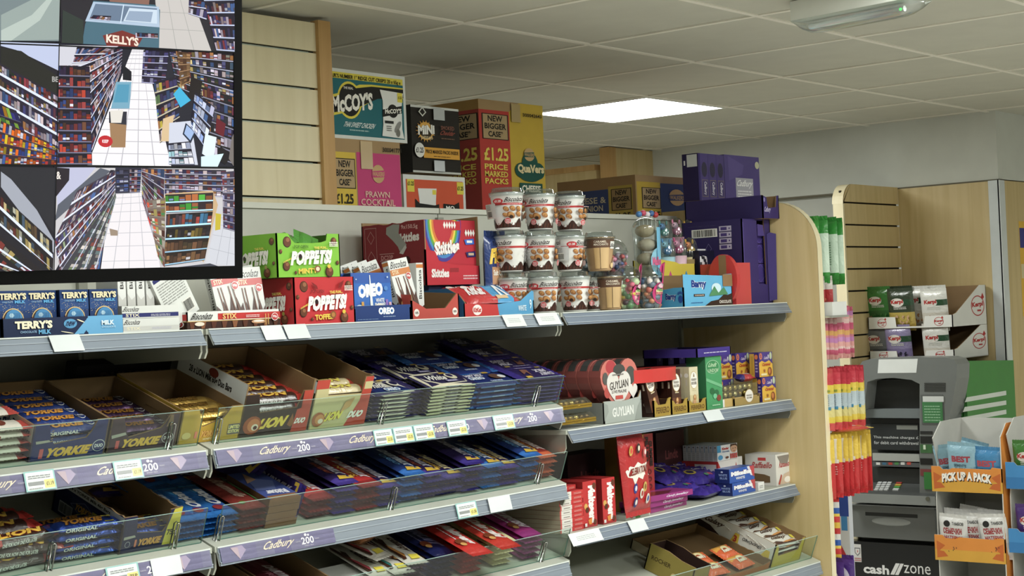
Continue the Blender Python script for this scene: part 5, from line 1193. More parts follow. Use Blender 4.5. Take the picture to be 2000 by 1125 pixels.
for k, (c1, c2, c3, lb) in enumerate(toys):
    px = (1302, 1325, 1347, 1298, 1323, 1346)[k]; yy = YT+(.034 if k < 3 else .13); top_ = atY(px, (462, 460, 463, 427, 425, 428)[k], yy).z
    topper(place(atY(px, 470, yy).x, yy, top_-.124*1.22, -40) @ Matrix.Scale(1.22, 4), lb, '', c1, c2, c3, k)
mb = MB().box(0, .15, 0, .07, 0, atY(1323, 427, YT+.13).z-.153-ZT, 'C8B898'); solo('riser_carton', mb, 'plain carton under the rear toy cups', 'box', place(atY(1298, 470, YT+.13).x-.03, YT+.102, ZT))
# little wrapped lollies bunch on top
for k in range(5):
    mb = MB(); mb.ball((0, 0, .0), .011, ['4A88C8', 'D84A6A', 'E8E0E8', '3A6AA8', 'C83A3A'][k], 'film', 1, 1, .9, 10); mb.tube([(0, 0, -.009), (0, 0, -.05)], .0018, 'E8E8E4', 'plastic', 6)
    solo('lollipop', mb, 'wrapped lollipop poking up above the marshmallow cup, %s from left' % lab[k], 'sweet', place(cyx(1248+8*k, 425, .20), SF+.20, atY(1264, 419, SF+.20).z+.004*(k % 2)), 'lollipops above the marshmallow cup')
mb = MB().box(-.03, .03, -.004, .004, 0, atY(1264, 419, SF+.20).z-.035-ZT, 'C8C0B8'); solo('lollipop_stand', mb, 'pale card holding lollipops behind the marshmallow cup', 'stand', place(cyx(1264, 425, .20), SF+.20, ZT))
# zebra striped tube
def zeb(a, b): return '2A2A30' if int((b*7+a*3)) % 2 else 'D8D8DC'
mb, fr = pack(.05, .15, .02, zeb, 'film', 6, 6, 10, 16, 'b'); c = atY(1366, 560, SF+.15); solo('striped_bag', mb, 'black and white striped packet behind the light blue cake carton', 'bag', pouch_m(place(c.x+.01, SF+.152, ZT+.095)))

# ---- light blue cake bar carton
x0, x1 = xb(1336, 598), xb(1431, 593); w = x1-x0; h = zb_(1336, 536)-ZT; d = atX(1286, 600, x0).y-SF
mb, F, L = shoebox(w, d, h, h*.95, h, '58B0DC', KRAFT, front=[(1, h*1.0), (.82, h*.98), (.80, h*.94), (0, h)], side=[(1, h*.55), (.7, h*.56), (.35, h*.60), (.0, h*.60)], left='3E9AC8')
F = Face((0, 0, 0), (w, 0, 0), (0, 0, h), (0, -1, 0)); L = Face((0, d, 0), (0, -d, 0), (0, 0, h*.6), (-1, 0, 0))
mb.poly(F, [(.42, 0), (1, 0), (1, .38), (.9, .32), (.82, .34), (.7, .18), (.55, .14)], '3A2418'); mb.text(F, 'CHOCOLATE', .72, .06, .97, .16, 'E8E0D8', .03); mb.text(F, 'Barny', .16, .52, .46, .82, '1E3A8A', .05, 0, 0, 0, ('F0F2F4', .12)); mb.rect(F, .20, .30, .42, .38, '3A2418'); mb.text(F, 'CHOCOLATE', .22, .32, .40, .36, 'E8D8C8', .02); mb.lines(F, .14, .1, .38, .14, 1, '2A5A9A', 3)
mb.ell(F, .66, .55, .10, .16, 'C8E4F0'); mb.poly(F, [(.5, .30), (.62, .62), (.70, .40), (.82, .58), (.9, .34)], '4A8A5A'); mb.rect(F, .80, .60, 1, .98, '8E6E48')
mb.text(L, 'Barny', .30, .30, .72, .72, '1E3A8A', .05, 0, 0, 0, ('F0F2F4', .12)); mb.ell(L, .88, .40, .09, .2, '1E4A9A')
for k in range(4): mb.ell(L, .80+.055*k, .70+.04*math.sin(k), .022, .08, '1E4A9A')
mb.ring(L, .08, .3, .08, .24, .3, '16305A', 4)
solo('cake_bar_carton', mb, 'light blue open carton of chocolate cake bars', 'box', place(x0, SF, ZT))
for k in range(3):
    mb2, fr = pack(.07, .035, .02, '6AB8E0', 'film', 6, 6, 8, 6); mb2.text(fr, 'Barny', .2, .3, .8, .7, '1E3A8A', .04)
    solo('cake_bar', mb2, 'wrapped cake bar lying in the light blue carton, %s' % ['lowest', 'middle one', 'uppermost'][k], 'packet', place(x0+w*.45, SF+d*.5, ZT+.0045+.0205*k, 10*k))
# red round box with kraft band, standing on edge, in front of navy and red boxes
xcx = atY(1456, 600, SF+.028).x
xa = xb(1437, 560, SF+.003); hr = zb_(1445, 513, SF+.003)-ZT
mb, F, L, T = carton(xcx-xa-.002, .13, hr, 'C8383A', 'B83034', 'C8383A', 'gloss'); solo('red_box', mb, 'narrow bright red box standing against the purple carton', 'box', place(xa, SF+.003, ZT))
xq = xa-.022; ya_, yb4 = atX(1384, 550, xq).y, atX(1440, 550, xq).y; rw = (ya_-yb4)/2; zc_ = (atX(1412, 497, xq).z-ZT)/2
P = [(rw*math.cos(2*math.pi*k/36), zc_+zc_*math.sin(2*math.pi*k/36)) for k in range(36)]
mb = MB(); mb.plate((0, 0, 0), (1, 0, 0), (0, 0, 1), (0, -1, 0), P, .019, 'C62A2C', 'A82426', 'C62A2C', 'gloss', 'gloss')
fr = Face((-rw, 0, 0), (2*rw, 0, 0), (0, 0, 2*zc_), (0, -1, 0)); mb.poly(fr, [(.38, .015), (.64, .02), (.64, .98), (.38, .985)], '8E6E48')
solo('round_box', mb, 'big round red box with kraft band standing on edge beside the purple carton', 'box', place(xq, (ya_+yb4)/2, ZT+.0005, -90))
mb, F, L, T = carton(xcx-xa-.002, .10, atX(1384, 488, xa).z-ZT, '1C1C34', '16162A', '2A2A44', 'gloss'); solo('navy_box', mb, 'dark navy box standing behind the round red box', 'box', place(xa, SF+.136, ZT))
# ---- big purple carton, tray on it, upright boxes on that
Yp = SF+.028; c = atY(1456, 600, Yp); x1 = 4.724; w = x1-c.x-.004; h = atY(1456, 427, Yp).z-ZT; dp = atX(1338, 600, c.x).y-Yp
PU, PD = '3A2C6C', '2E2458'  # PD is the same purple with left-face shade painted in
mb = MB()
mb.plate((0, 0, 0), (1, 0, 0), (0, 0, 1), (0, -1, 0), [(0, 0), (w, 0), (w, h), (w*.78, h), (w*.80, h*.22), (w*.52, h*.24), (w*.52, h*.98), (0, h)], .004, PU, KRAFT_D)
mb.plate((0, 0, 0), (0, 1, 0), (0, 0, 1), (-1, 0, 0), [(0, 0), (dp, 0), (dp, h), (0, h)], .004, PD, KRAFT_D)
mb.plate((w, 0, 0), (0, 1, 0), (0, 0, 1), (1, 0, 0), [(0, 0), (dp, 0), (dp, h), (0, h)], .004, PU, KRAFT_D)
mb.plate((0, dp, 0), (1, 0, 0), (0, 0, 1), (0, 1, 0), [(0, 0), (w, 0), (w, h), (0, h)], .004, PU, KRAFT_D); mb.box(.004, w-.004, .004, dp-.004, 0, .003, KRAFT_D); mb.box(.004, w-.004, .004, dp-.004, h-.004, h, PU)
L = Face((0, dp, 0), (0, -dp, 0), (0, 0, h), (-1, 0, 0)); la = lambda px: 1-(atX(px, 480, c.x).y-Yp)/dp; lb = lambda px, py: (atX(px, py, c.x).z-ZT)/h
mb.barcode(L, la(1352), lb(1350, 466), la(1402), lb(1400, 446), 9); mb.lines(L, la(1345), lb(1350, 444), la(1402), lb(1400, 440), 1, 'A8A8B8', 3)
for k in range(4): mb.rect(L, la(1406), lb(1420, 451+12*k), la(1430), lb(1420, 441+12*k), 'B8B0C8'); mb.rect(L, la(1409), lb(1420, 449+12*k), la(1421), lb(1420, 443+12*k), '4A3A7A'); mb.ell(L, la(1426), lb(1420, 446+12*k), .012, .010, '4A3A7A')
mb.ring(L, la(1385), lb(1385, 486), .05, .06, .1, '8A80B0', 4)
F = Face((0, 0, 0), (w, 0, 0), (0, 0, h), (0, -1, 0)); mb.rect(F, .02, .26, .045, .96, '5A4A98'); mb.poly(F, [(.54, .80), (.78, .80), (.74, .93), (.54, .94)], '4E3E88')
part_ = root('purple_carton', 'large purple carton with torn front at the right end of the top shelf', 'box', place(c.x, Yp, ZT)); part('carton', mb, part_)
mb = MB(); mb.plate((0, 0, 0), (1, 0, 0), (0, 0, 1), (0, -1, 0), [(0, 0), (.028, .004), (.034, h*.80), (.012, h*.82), (0, h*.80)], .003, '3A2C70', '57458F'); fl = part('torn_flap', mb, part_, 'torn board flap hanging open'); fl.matrix_local = Matrix.Translation((w*.83, -.004, .006)) @ Matrix.Rotation(math.radians(-35), 4, 'Z')
for k in range(4):
    mb, F, L, T = carton(w*.5, .10, (h-.02)/4-.002, '43327E', PU, PU); mb.ring(F, .5, .5, .495, .49, .06, '6A5AA8', 4); solo('chocolate_box', mb, 'small purple box inside the torn purple carton, %s' % nth(k, 4), 'box', place(c.x+w*.47, Yp+.014, ZT+.004+(3-k)*(h-.02)/4), 'purple boxes inside the torn carton')
zt1 = ZT+h+.0006
# tray
Yt = SF-.004; c2 = atY(1491, 427, Yt); w2 = 4.730-c2.x; h2 = atY(1491, 381, Yt).z-zt1
h2 = max(.05, h2); dl = atX(1337, 400, c2.x).y-Yt
mb, F, L = shoebox(w2, dl, h2, h2, h2, PU, '8E6E48', front=[(1, h2*1.02), (.86, h2*1.0), (.80, h2*.5), (.30, h2*.45), (.24, h2*.9), (0, h2)], left=PD)
mb.text(F, 'Cadbury', .08, .22, .46, .50, 'C8C0E0', .012, .2); mb.ell(F, .10, .8, .05, .1, '8A80B8')
solo('purple_tray', mb, 'purple tray with cut-away front lying on the big purple carton', 'tray', place(c2.x-.0, Yt, zt1))
# upright boxes
zt2 = zt1+h2*1.02+.001
xf = c2.x+.012; yb_ = atX(1366, 380, xf).y; du = min(3.088, atX(1334, 360, xf).y)-yb_; hu = atY(1400, 302, yb_).z-zt2
mb, F, L, T = carton(.012, du, hu, '362A6A', '241C48', '362A6A'); mb.rect(L, .30, .72, .94, .98, 'C8CCC8'); mb.text(L, '1', .10, .76, .20, .86, 'D8D8D8', .03)  # left face of the row, its shade put into the darker purple
solo('purple_box', mb, 'dark purple box side with a torn white label, leftmost of the upright row', 'box', place(xf, yb_, zt2))
ws = (atY(1416, 360, yb_).x-xf-.013)/3
def spine(M, l, g):
    mb, F, L, T = carton(ws-.001, du, hu, '43327E', '362A6A', '43327E', 'gloss'); mb.ell(F, .5, .66, .34, .16, '221A44'); mb.rect(F, .15, .08, .88, .44, '8A7A60'); mb.rect(F, .18, .09, .85, .43, '3A2C70'); mb.text(F, 'Cadbury', .32, .12, .72, .40, 'E8E4F0', .02, 0, 0, -1)
    return solo('chocolate_egg_box', mb, l, 'box', M)
sp = Proto(spine)
for k in range(3): sp(place(xf+.0125+ws*k, yb_, zt2), 'upright purple box seen by its spine, %s of three' % ['left', 'middle', 'right'][k], 'upright purple boxes seen by their spines')
xx = xf+.0135+ws*3; wr_ = atY(1484, 360, yb_).x-xx
mb, F, L, T = carton(wr_, du, hu*1.02, '4A3A86', PD, '43327E', 'gloss'); mb.poly(F, [(.1, .98), (.55, .80), (.50, .60), (.12, .45)], '584894'); mb.rect(F, .30, .05, .80, .52, 'A8A8B8', 'gloss'); mb.text(F, 'Cadbury', .33, .30, .77, .48, 'F0F0F4', .02, .2); mb.lines(F, .35, .1, .75, .28, 3, 'E0E0E8', 4); mb.ell(F, .93, .82, .06, .08, 'C8C8A8')
solo('purple_box', mb, 'purple box with shiny silver window, rightmost of the upright row', 'box', place(xx, yb_, zt2))
# ================================================================== goods on the tilted decks
S2, S3, S4, SR = Slope(zz2+.0012), Slope(zz3+.0012), Slope(zz4+.0012), Slope(ZR4+.0012, 2.62)
DF = .008     # goods start just behind the glass

def bar(L_, W_, T_, ground, ends, word, wc, halo=None, small=None, badge=None, fin='film', flash=None):
    def cf(a, b): return ends if (a < .10 or a > .90) else ground
    mb, fr = pack(L_, W_, T_, cf, fin, 10, 3, 16, 6, 'a', wr=.0004)
    mb.text(fr, word, .12, .22, .74, .80, wc, .05, .12, 0, 0, halo)
    if badge: mb.ell(fr, .84, .5, .07, .34, 'E8E8E4'); mb.ell(fr, .84, .5, .062, .30, badge); mb.text(fr, 'DUO', .795, .40, .885, .60, 'E8E8E4', .04)
    if flash: mb.poly(fr, [(.74, .12), (.88, .12), (.92, .88), (.78, .88)], 'E3D21E'); mb.text(fr, flash, .78, .3, .87, .7, '2A2410', .03)
    # the long edge that faces the shopper
    E = Face((-L_/2, -W_/2+.0005, T_*.22), (L_, 0, 0), (0, -.0006, T_*.5), (0, -1, .1)); E.fin = fin
    if small: mb.text(E, small, .12, .1, .62, .9, 'E4E4E0', .03)
    return mb
def bar_kind(name, cat, *a, **k): return Proto(lambda M, l, g: solo(name, bar(*a, **k), l, cat, M))
blue_bar = bar_kind('chocolate_bar', 'chocolate bar', .150, .034, .019, '1B3478', '14285E', 'YORKIE', 'E09A2A', ('6A3A10', .1), 'ORIGINAL', '16306E')
brown_bar = bar_kind('chocolate_bar', 'chocolate bar', .150, .034, .019, '4A3050', '3A2640', 'YORKIE', 'E09A2A', ('5A2A10', .1), None, '3A2640', 'foil')
gold_bar = bar_kind('chocolate_bar', 'chocolate bar', .150, .034, .019, 'C8A040', 'B08A34', 'YORKIE', 'B8862A', ('5A3A10', .08), None, None, 'foil')
lion_bar = bar_kind('chocolate_bar', 'chocolate bar', .165, .036, .022, '3A2018', 'B02A20', 'LION', 'E8B82A', ('7A2A10', .12), 'ONE FOR NOW ONE FOR LATER', None)
lionw_bar = bar_kind('chocolate_bar', 'chocolate bar', .165, .036, .022, 'C8B88A', 'B03A2A', 'LION', 'E8D84A', ('7A3A18', .12), None, None)

def tray_from(S, BL, BR, TL, name, label, col, depth, side_h=None, front=None, leftcol=None, inn=KRAFT, hb=None, fin='card', group=None):
    x0, h0 = S.X(*BL, DF); x1, _ = S.X(*BR, DF); _, h = S.X(*TL, DF); w = x1-x0
    sh = side_h or h
    mb, F, L = shoebox(w, depth, h, sh, hb or sh, col, inn, front=front, side=[(1, sh), (0, sh)], left=leftcol, fin=fin)
    F = Face((0, 0, 0), (w, 0, 0), (0, 0, h), (0, -1, 0)); L = Face((0, depth, 0), (0, -depth, 0), (0, 0, sh), (-1, 0, 0))
    return mb, F, L, x0, w, h, sh
def notch(h, a=.22, b=.80, k=.48, lo=.36): return [(1, h), (b+.06, h), (b, h*(k+.16)), (b-.06, h*k), (a+.06, h*lo), (a, h*(k+.1)), (a-.04, h), (0, h)]
def fill(S, proto, x, h0, n, w_, kind, where, group, y0=.024, front_low=2, dh=.0195, jig=.002, seed=1, step=.036, layers=1):
    r = random.Random(seed)
    for k in range(n):
        proto(S.M(x+r.uniform(-jig, jig), DF+y0+step*k, h0+.0008*(k % 2), r.uniform(-2, 2)), '%s, %s row %s' % (kind, ORD[k], where), group)
    for k in range(front_low):
        proto(S.M(x+r.uniform(-jig, jig), DF+y0, h0-dh*(k+1)), '%s in the front opening %s, %s' % (kind, where, ['upper', 'lower', 'lowest'][k]), group)

# -- left bay, second shelf
mb, F, L, x0, w, h, sh = tray_from(S2, (55, 899), (205, 883), (68, 831), '', '', '232C66', .232, front=None, leftcol='D8DAD6')
h = S2.X(68, 831, DF)[1]
mb, F_, L_ = shoebox(w-.002, .232, h, h, h, '232C66', KRAFT, front=notch(h, .24, .78, .52, .42), side=[(1, h), (0, h)], left='232C66')
F = Face((0, 0, 0), (w, 0, 0), (0, 0, h), (0, -1, 0)); L = Face((0, .232, 0), (0, -.232, 0), (0, 0, h), (-1, 0, 0))
mb.rect(L, 0, .52, 1, 1, 'D8DAD6'); mb.text(L, 'YORKIE Milk Duo Bars', .30, .62, .96, .88, '1E2A5E', .03); mb.rect(L, 0, .49, 1, .52, 'B03038')
mb.text(F, 'YORKIE', .20, .06, .78, .32, 'E0B020', .06, .1); mb.text(F, 'I', .12, .06, .17, .32, 'D05A5A', .06, .1); mb.ell(F, .89, .26, .085, .165, 'D8D8DC'); mb.ell(F, .89, .26, .077, .15, '232C66'); mb.text(F, 'DUO', .835, .21, .945, .31, 'E4E4E4', .04)
mb.poly(F, [(.06, .47), (.24, .50), (.22, .56), (.05, .55)], 'A8A49A')
for k in range(5): mb.poly(F, [(.24, .50+.07*k), (.27, .52+.07*k), (.26, .54+.07*k), (.235, .52+.07*k)], 'A88A5E', None, False)
solo('display_tray', mb, 'navy cardboard tray of chunky bars, leftmost on the second shelf', 'tray', S2.M(x0, DF))
G = 'chunky bars in the navy tray'
fill(S2, blue_bar, x0+w*.54, h*.55, 6, w, 'blue chunky bar with orange letters', 'of the navy tray', G, layers=1)
blue_tray_x = x0+w
mb, F, L, x0, w, h, sh = tray_from(S2, (207, 883), (343, 869), (215, 820), '', '', '46303C', .234)
mb, F_, L_ = shoebox(w-.001, .234, h, h, h, '46303C', KRAFT, front=notch(h, .22, .80, .60, .40))
F = Face((0, 0, 0), (w, 0, 0), (0, 0, h), (0, -1, 0))
mb.text(F, 'YORKIE', .19, .10, .74, .36, 'E0B020', .06, .1); mb.text(F, 'I', .11, .10, .16, .34, 'D05A5A', .06, .1); mb.ell(F, .85, .28, .085, .165, 'D8D8DC'); mb.ell(F, .85, .28, .077, .15, '46303C'); mb.text(F, 'DUO', .795, .23, .905, .33, 'E4E4E4', .04)
mb.poly(F, [(.04, .42), (.24, .50), (.22, .58), (.03, .52)], 'A8A49A'); mb.poly(F, [(.80, .62), (.90, .66), (.88, .98), (.84, .98)], '8E6E50')
solo('display_tray', mb, 'dark brown cardboard tray of chunky bars with a round badge', 'tray', S2.M(x0, DF))
fill(S2, brown_bar, x0+w*.52, h*.40, 5, w, 'purple-brown chunky bar', 'of the dark brown tray', 'chunky bars in the dark brown tray', seed=3)
mb, F, L, x0, w, h, sh = tray_from(S2, (345, 869), (466, 855), (352, 803), '', '', 'C09A20', .236)
mb, F_, L_ = shoebox(w-.001, .236, h, h, h, 'C09A20', KRAFT, front=notch(h, .30, .74, .66, .46))
F = Face((0, 0, 0), (w, 0, 0), (0, 0, h), (0, -1, 0))
mb.text(F, 'YORKIE', .34, .14, .66, .34, 'D8A84A', .06, .1, 0, 0, ('8A3A20', .11)); mb.text(F, 'I', .25, .14, .29, .34, 'E07A5A', .06, .1); mb.text(F, 'HONEYCOMB', .40, .06, .62, .12, 'E8DCA0', .03); mb.ell(F, .12, .24, .07, .10, 'D8C070'); mb.rect(F, .78, .16, .97, .46, '4A4A5E'); mb.text(F, 'LIMITED', .785, .32, .965, .43, 'E8D880', .04); mb.text(F, 'EDITION', .785, .19, .965, .30, 'E8D880', .04)
solo('display_tray', mb, 'mustard yellow cardboard tray of gold bars at the join of the shelves', 'tray', S2.M(x0, DF))
fill(S2, gold_bar, x0+w*.47, h*.56, 3, w, 'gold foil chunky bar', 'of the mustard tray', 'gold bars in the mustard tray', seed=5, front_low=3, dh=.017)
# lion trays
x0, _ = S2.X(464, 854, DF); x1, _ = S2.X(597, 839, DF); w = x1-x0; h = S2.X(482, 773, DF)[1]; sh = S2.X(482, 752, DF)[1]
mb, F_, L_ = shoebox(w-.001, .236, h, sh, sh, '33221C', KRAFT, front=[(1, h*1.0), (.86, h*1.0), (.80, h*.60), (.25, h*.55), (.20, h), (0, h)], side=[(1, sh), (0, sh)])
F = Face((0, 0, 0), (w, 0, 0), (0, 0, h), (0, -1, 0)); L = Face((0, .236, 0), (0, -.236, 0), (0, 0, sh), (-1, 0, 0))
mb.rect(L, 0, .62, 1, 1, 'CFD2CE'); mb.rect(L, 0, .595, 1, .62, 'B03038'); mb.text(L, '28 x LION Milk 60g Duo Bars', .17, .68, .80, .85, '2A2624', .035); mb.ell(L, .52, .9, .07, .085, '7A3020')
mb.poly(F, [(.76, 0), (1, 0), (1, 1), (.86, 1), (.86, .58), (.80, .55)], 'B8402E'); mb.text(F, 'LION', .27, .16, .66, .42, 'E8C82A', .06, .2, .03, 0, ('6A3A10', .13)); mb.text(F, 'DUO', .80, .20, .95, .34, 'E8E4E0', .06, .2)
mb.ell(F, .17, .27, .13, .22, '9A4A1E', 14); mb.ell(F, .19, .27, .09, .16, 'C8743A', 12); mb.ell(F, .21, .22, .05, .08, 'E8D8C0', 10); mb.ell(F, .215, .21, .03, .05, '4A1A14', 8); mb.poly(F, [(.68, .2), (.74, .48), (.78, .24), (.74, .14)], '8A5424')
solo('display_tray', mb, 'dark brown and red tray with white printed side holding red-ended bars', 'tray', S2.M(x0, DF))
fill(S2, lion_bar, x0+w*.50, h*.66, 6, w, 'dark bar with red ends', 'of the white-sided tray', 'red-ended bars in the white-sided tray', seed=7, step=.037, front_low=1)
x0, _ = S2.X(601, 838, DF); x1, _ = S2.X(711, 826, DF); w = x1-x0; h = S2.X(611, 770, DF)[1]; sh = S2.X(616, 744, DF)[1]
mb, F_, L_ = shoebox(w-.001, .236, h, sh, sh, 'C8BC86', KRAFT, front=[(1, sh), (.86, sh), (.84, h*.90), (.24, h*.92), (.22, sh), (0, sh)], side=[(1, sh)]+torn(20, 1, 0, sh, .0016, 5))
F = Face((0, 0, 0), (w, 0, 0), (0, 0, h), (0, -1, 0)); L = Face((0, .236, 0), (0, -.236, 0), (0, 0, sh), (-1, 0, 0))
mb.rect(L, 0, .74, 1, .97, 'CFD2CE'); mb.text(L, '28 x LION White 60g Duo bars', .17, .79, .82, .90, '2A2624', .03)
mb.poly(F, [(.62, 0), (1, 0), (1, sh/h), (.86, sh/h), (.82, .70)], 'C0402E'); mb.rect(F, 0, 1.12, .22, sh/h, 'C0402E'); mb.rect(F, .86, 1.02, 1, sh/h*.9, 'C8BC86'); mb.text(F, 'LION', .22, .20, .54, .46, 'E8D83A', .06, .2, .06, 0, ('8A4A20', .13)); mb.text(F, 'DUO', .66, .22, .92, .42, 'ECE8E0', .07, .2)
mb.ell(F, .14, .27, .11, .20, 'A85A2A', 14); mb.ell(F, .16, .27, .08, .14, 'D08A4A', 12); mb.ell(F, .18, .22, .045, .07, 'E8D8C0', 10); mb.poly(F, [(.50, .42), (.56, .70), (.72, .82), (.66, .56)], 'C89A5A')
solo('display_tray', mb, 'cream and red tray with torn edges right of the dark brown and red tray', 'tray', S2.M(x0, DF))
fill(S2, lionw_bar, x0+w*.52, h*.80, 2, w, 'cream bar with yellow letters', 'of the cream and red tray', 'cream bars in the cream and red tray', seed=9, front_low=0)
# pale packets piled at the very left
def pale(M, l, g):
    mb, fr = pack(.10, .045, .014, lambda a, b: 'C04A40' if a > .86 else 'D8D2C4', 'film', 8, 3, 10, 5); mb.ell(fr, .3, .5, .1, .3, '8AA050'); mb.ell(fr, .5, .5, .12, .3, '7A3A2A')
    E = Face((-.05, -.022, .004), (.1, 0, 0), (0, 0, .007), (0, -1, 0)); mb.rect(E, .1, 0, .2, 1, '8AA050'); mb.rect(E, .25, 0, .4, 1, '9A4A3A'); mb.lines(E, .5, .1, .9, .9, 1, '5A5040', 2)
    return solo('wafer_packet', mb, l, 'packet', M)
pp = Proto(pale); xq = S2.X(5, 880, DF)[0]
for k in range(5): pp(S2.M(xq+.004*(k % 2), DF+.026, .0005+.0155*(4-k), 1.5*(k % 3-1)), 'pale wafer packet in the pile at the left edge, %s' % nth(k, 5), 'pale wafer packets left of the navy tray')
pp(S2.M(xq-.002, DF+.075, .078-.006, 3), 'pale wafer packet lying behind the pile left of the navy tray', 'pale wafer packets left of the navy tray')
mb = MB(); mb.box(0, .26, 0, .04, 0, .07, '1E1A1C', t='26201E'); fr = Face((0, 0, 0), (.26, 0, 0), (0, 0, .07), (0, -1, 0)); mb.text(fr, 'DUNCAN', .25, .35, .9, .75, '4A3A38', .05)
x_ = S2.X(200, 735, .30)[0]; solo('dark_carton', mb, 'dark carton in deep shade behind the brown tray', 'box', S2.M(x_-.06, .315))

# -- middle bay, second shelf: stacked tablets lying across
def tablet(L_, W_, T_, ground, ends, M, l, g, words=(), art=None, band=None, fin='film'):
    def cf(a, b):
        if a < .09 or a > .91: return ends
        return ground
    mb, fr = pack(L_, W_, T_, cf, fin, 14, 10, 14, 8, 'a', wr=.0004)
    E = Face((-L_/2, -W_/2-.0002, T_*.30), (L_, 0, 0), (0, 0, T_*.40), (0, -1, 0)); E.fin = fin
    if art: art(mb, fr, E)
    for (t_, a0, b0, a1, b1, c, sh_) in words: mb.text(fr, t_, a0, b0, a1, b1, c, .03, sh_)
    return solo('chocolate_tablet', mb, l, 'chocolate', M)
def art_wo(mb, fr, E):
    mb.poly(fr, [(.0, .03), (.9, .03), (.82, .55), (.60, .95), (.3, .97), (.45, .6), (.3, .3), (.0, .18)], 'D9D4BE'); mb.poly(fr, [(.1, .10), (.85, .10), (.78, .42), (.3, .45), (.05, .3)], '1A2C6A'); mb.text(fr, 'White', .05, .42, .52, .78, 'EDEAE0', .03, .2, 0, 0, ('241E50', .1)); mb.text(fr, 'OREO', .32, .14, .66, .36, 'E8F0F8', .05, 0, 0, 0, ('3A8AD8', .14)); mb.ell(fr, .70, .62, .10, .20, 'E8E2CC'); mb.ell(fr, .72, .64, .07, .13, '241E50'); mb.rect(fr, .48, .84, .62, .96, 'D8B020')
    mb.poly(E, [(.2, 0), (.72, 0), (.80, 1), (.12, 1)], 'D4CFB8'); mb.lines(E, .4, .3, .62, .7, 1, 'A8A088', 3)
def art_w(mb, fr, E):
    mb.poly(fr, [(.0, .0), (.95, .0), (.97, .5), (.88, .20), (.3, .14), (.10, .5), (.04, .98), (0, .98)], 'D9D2B4'); mb.text(fr, 'White', .16, .40, .62, .76, 'EDEAE0', .04, .2, 0, 0, ('241E50', .1)); mb.ell(fr, .75, .62, .11, .22, 'E8E0C0'); mb.ell(fr, .75, .68, .06, .12, '2A2456'); mb.rect(fr, .60, .82, .74, .98, 'D8B020'); mb.rect(fr, .46, .20, .72, .34, '8A84B4'); mb.lines(fr, .48, .22, .70, .32, 1, 'E0DCF0', 2)
    mb.poly(E, [(0, 0), (.34, 0), (.26, 1), (0, 1)], 'CEC89A'); mb.poly(E, [(.66, 0), (1, 0), (1, 1), (.74, 1)], 'CEC89A'); mb.lines(E, .38, .2, .62, .8, 1, '9A96B4', 3)
def art_bo(mb, fr, E):
    mb.text(fr, 'DAIRY MILK', .10, .66, .52, .84, 'E0DDEC', .04, .1); mb.text(fr, 'OREO', .10, .38, .42, .60, 'E8F0F8', .05, 0, 0, 0, ('2A7AD0', .14)); mb.rect(fr, .55, .80, .68, .95, 'D8B020'); mb.ell(fr, .68, .50, .12, .2, '6A4A3A'); mb.ell(fr, .78, .45, .07, .13, 'E0E0E0'); mb.text(fr, 'DAIRYMILK', .4, .10, .66, .20, 'C8D8F0', .02)
    mb.rect(E, .12, .1, .88, .9, '2A62AC'); mb.text(E, 'DAIRYMILK', .42, .3, .70, .7, 'C8D8F0', .03)
def art_dm(mb, fr, E):
    mb.text(fr, 'DAIRY', .10, .58, .44, .82, 'D4CEE0', .05, .12); mb.text(fr, 'MILK', .16, .32, .46, .56, 'D4CEE0', .05, .12); mb.poly(fr, [(.56, .30), (.70, .84), (.66, .48), (.82, .66), (.72, .26)], '8A5A4A'); mb.rect(fr, .14, .14, .26, .22, 'B09A48'); mb.lines(fr, .34, .14, .78, .22, 1, 'A8A0C0', 4); mb.rect(fr, .76, .84, .90, .95, 'D8B020')
    mb.rect(E, .05, .2, .95, .75, '3A2E86')
KW = dict(wo=('3A3266', '2A2456', art_wo), w=('2E2850', '2A2456', art_w), bo=('1E2E6E', '2E6AB4', art_bo), dm=('2C2056', '3A2C80', art_dm), dmr=('2C2056', '3A2C80', art_dm))
TP = {}
def tabl(kind, L_=.165, T_=.0095, W_=.085):
    if kind not in TP:
        g_, e_, art_ = KW[kind]; TP[kind] = Proto(lambda M, l, gr: tablet(L_, W_, T_, g_, e_, M, l, gr, art=art_))
    return TP[kind]
def stack(S, kind, cname, pxl, pxr, pyb, pyt, n, where, group, d=0.0, L_=.165, W_=.085, seed=0, rz=0, flip_top=False, scale_=True, dh=0.0):
    """n tablets between a foot line and a top line seen on the glass side"""
    x0, _ = S.X(pxl, pyb, DF+d); x1, _ = S.X(pxr, pyb, DF+d); hT = S.X((pxl+pxr)/2, pyt, DF+d)[1] if pyt else n*.0098
    t_ = hT/n; P_ = tabl(kind); r = random.Random(seed+n)
    for k in range(n):
        M = S.M((x0+x1)/2+r.uniform(-.0015, .0015), DF+d+W_/2+r.uniform(-.0015, .0015), t_*(n-1-k)+dh, rz+(180 if flip_top and k == 0 else 0)+r.uniform(-1.2, 1.2))
        M = M @ Matrix.Diagonal(((x1-x0)/(L_+.02), 1, min(1.4, t_/.0098), 1))
        P_(M, '%s, %s, stack %s' % (cname, nth(k, n), where), group)
stack(S2, 'wo', 'cream and navy tablet', 716, 812, 824, 768, 7, 'nearest the cream tray', 'cream and navy tablets, front stack')
stack(S2, 'wo', 'cream and navy tablet', 672, 768, 790, None, 5, 'second back by the cream tray', 'cream and navy tablets, stack behind', d=.088, dh=.018)
stack(S2, 'w', 'white chocolate tablet', 827, 918, 812, 752, 9, 'left of the blue ones', 'white chocolate tablets, front stack')
stack(S2, 'w', 'white chocolate tablet', 776, 866, 780, None, 6, 'behind the front white stack', 'white chocolate tablets, stack behind', d=.088, dh=.012)
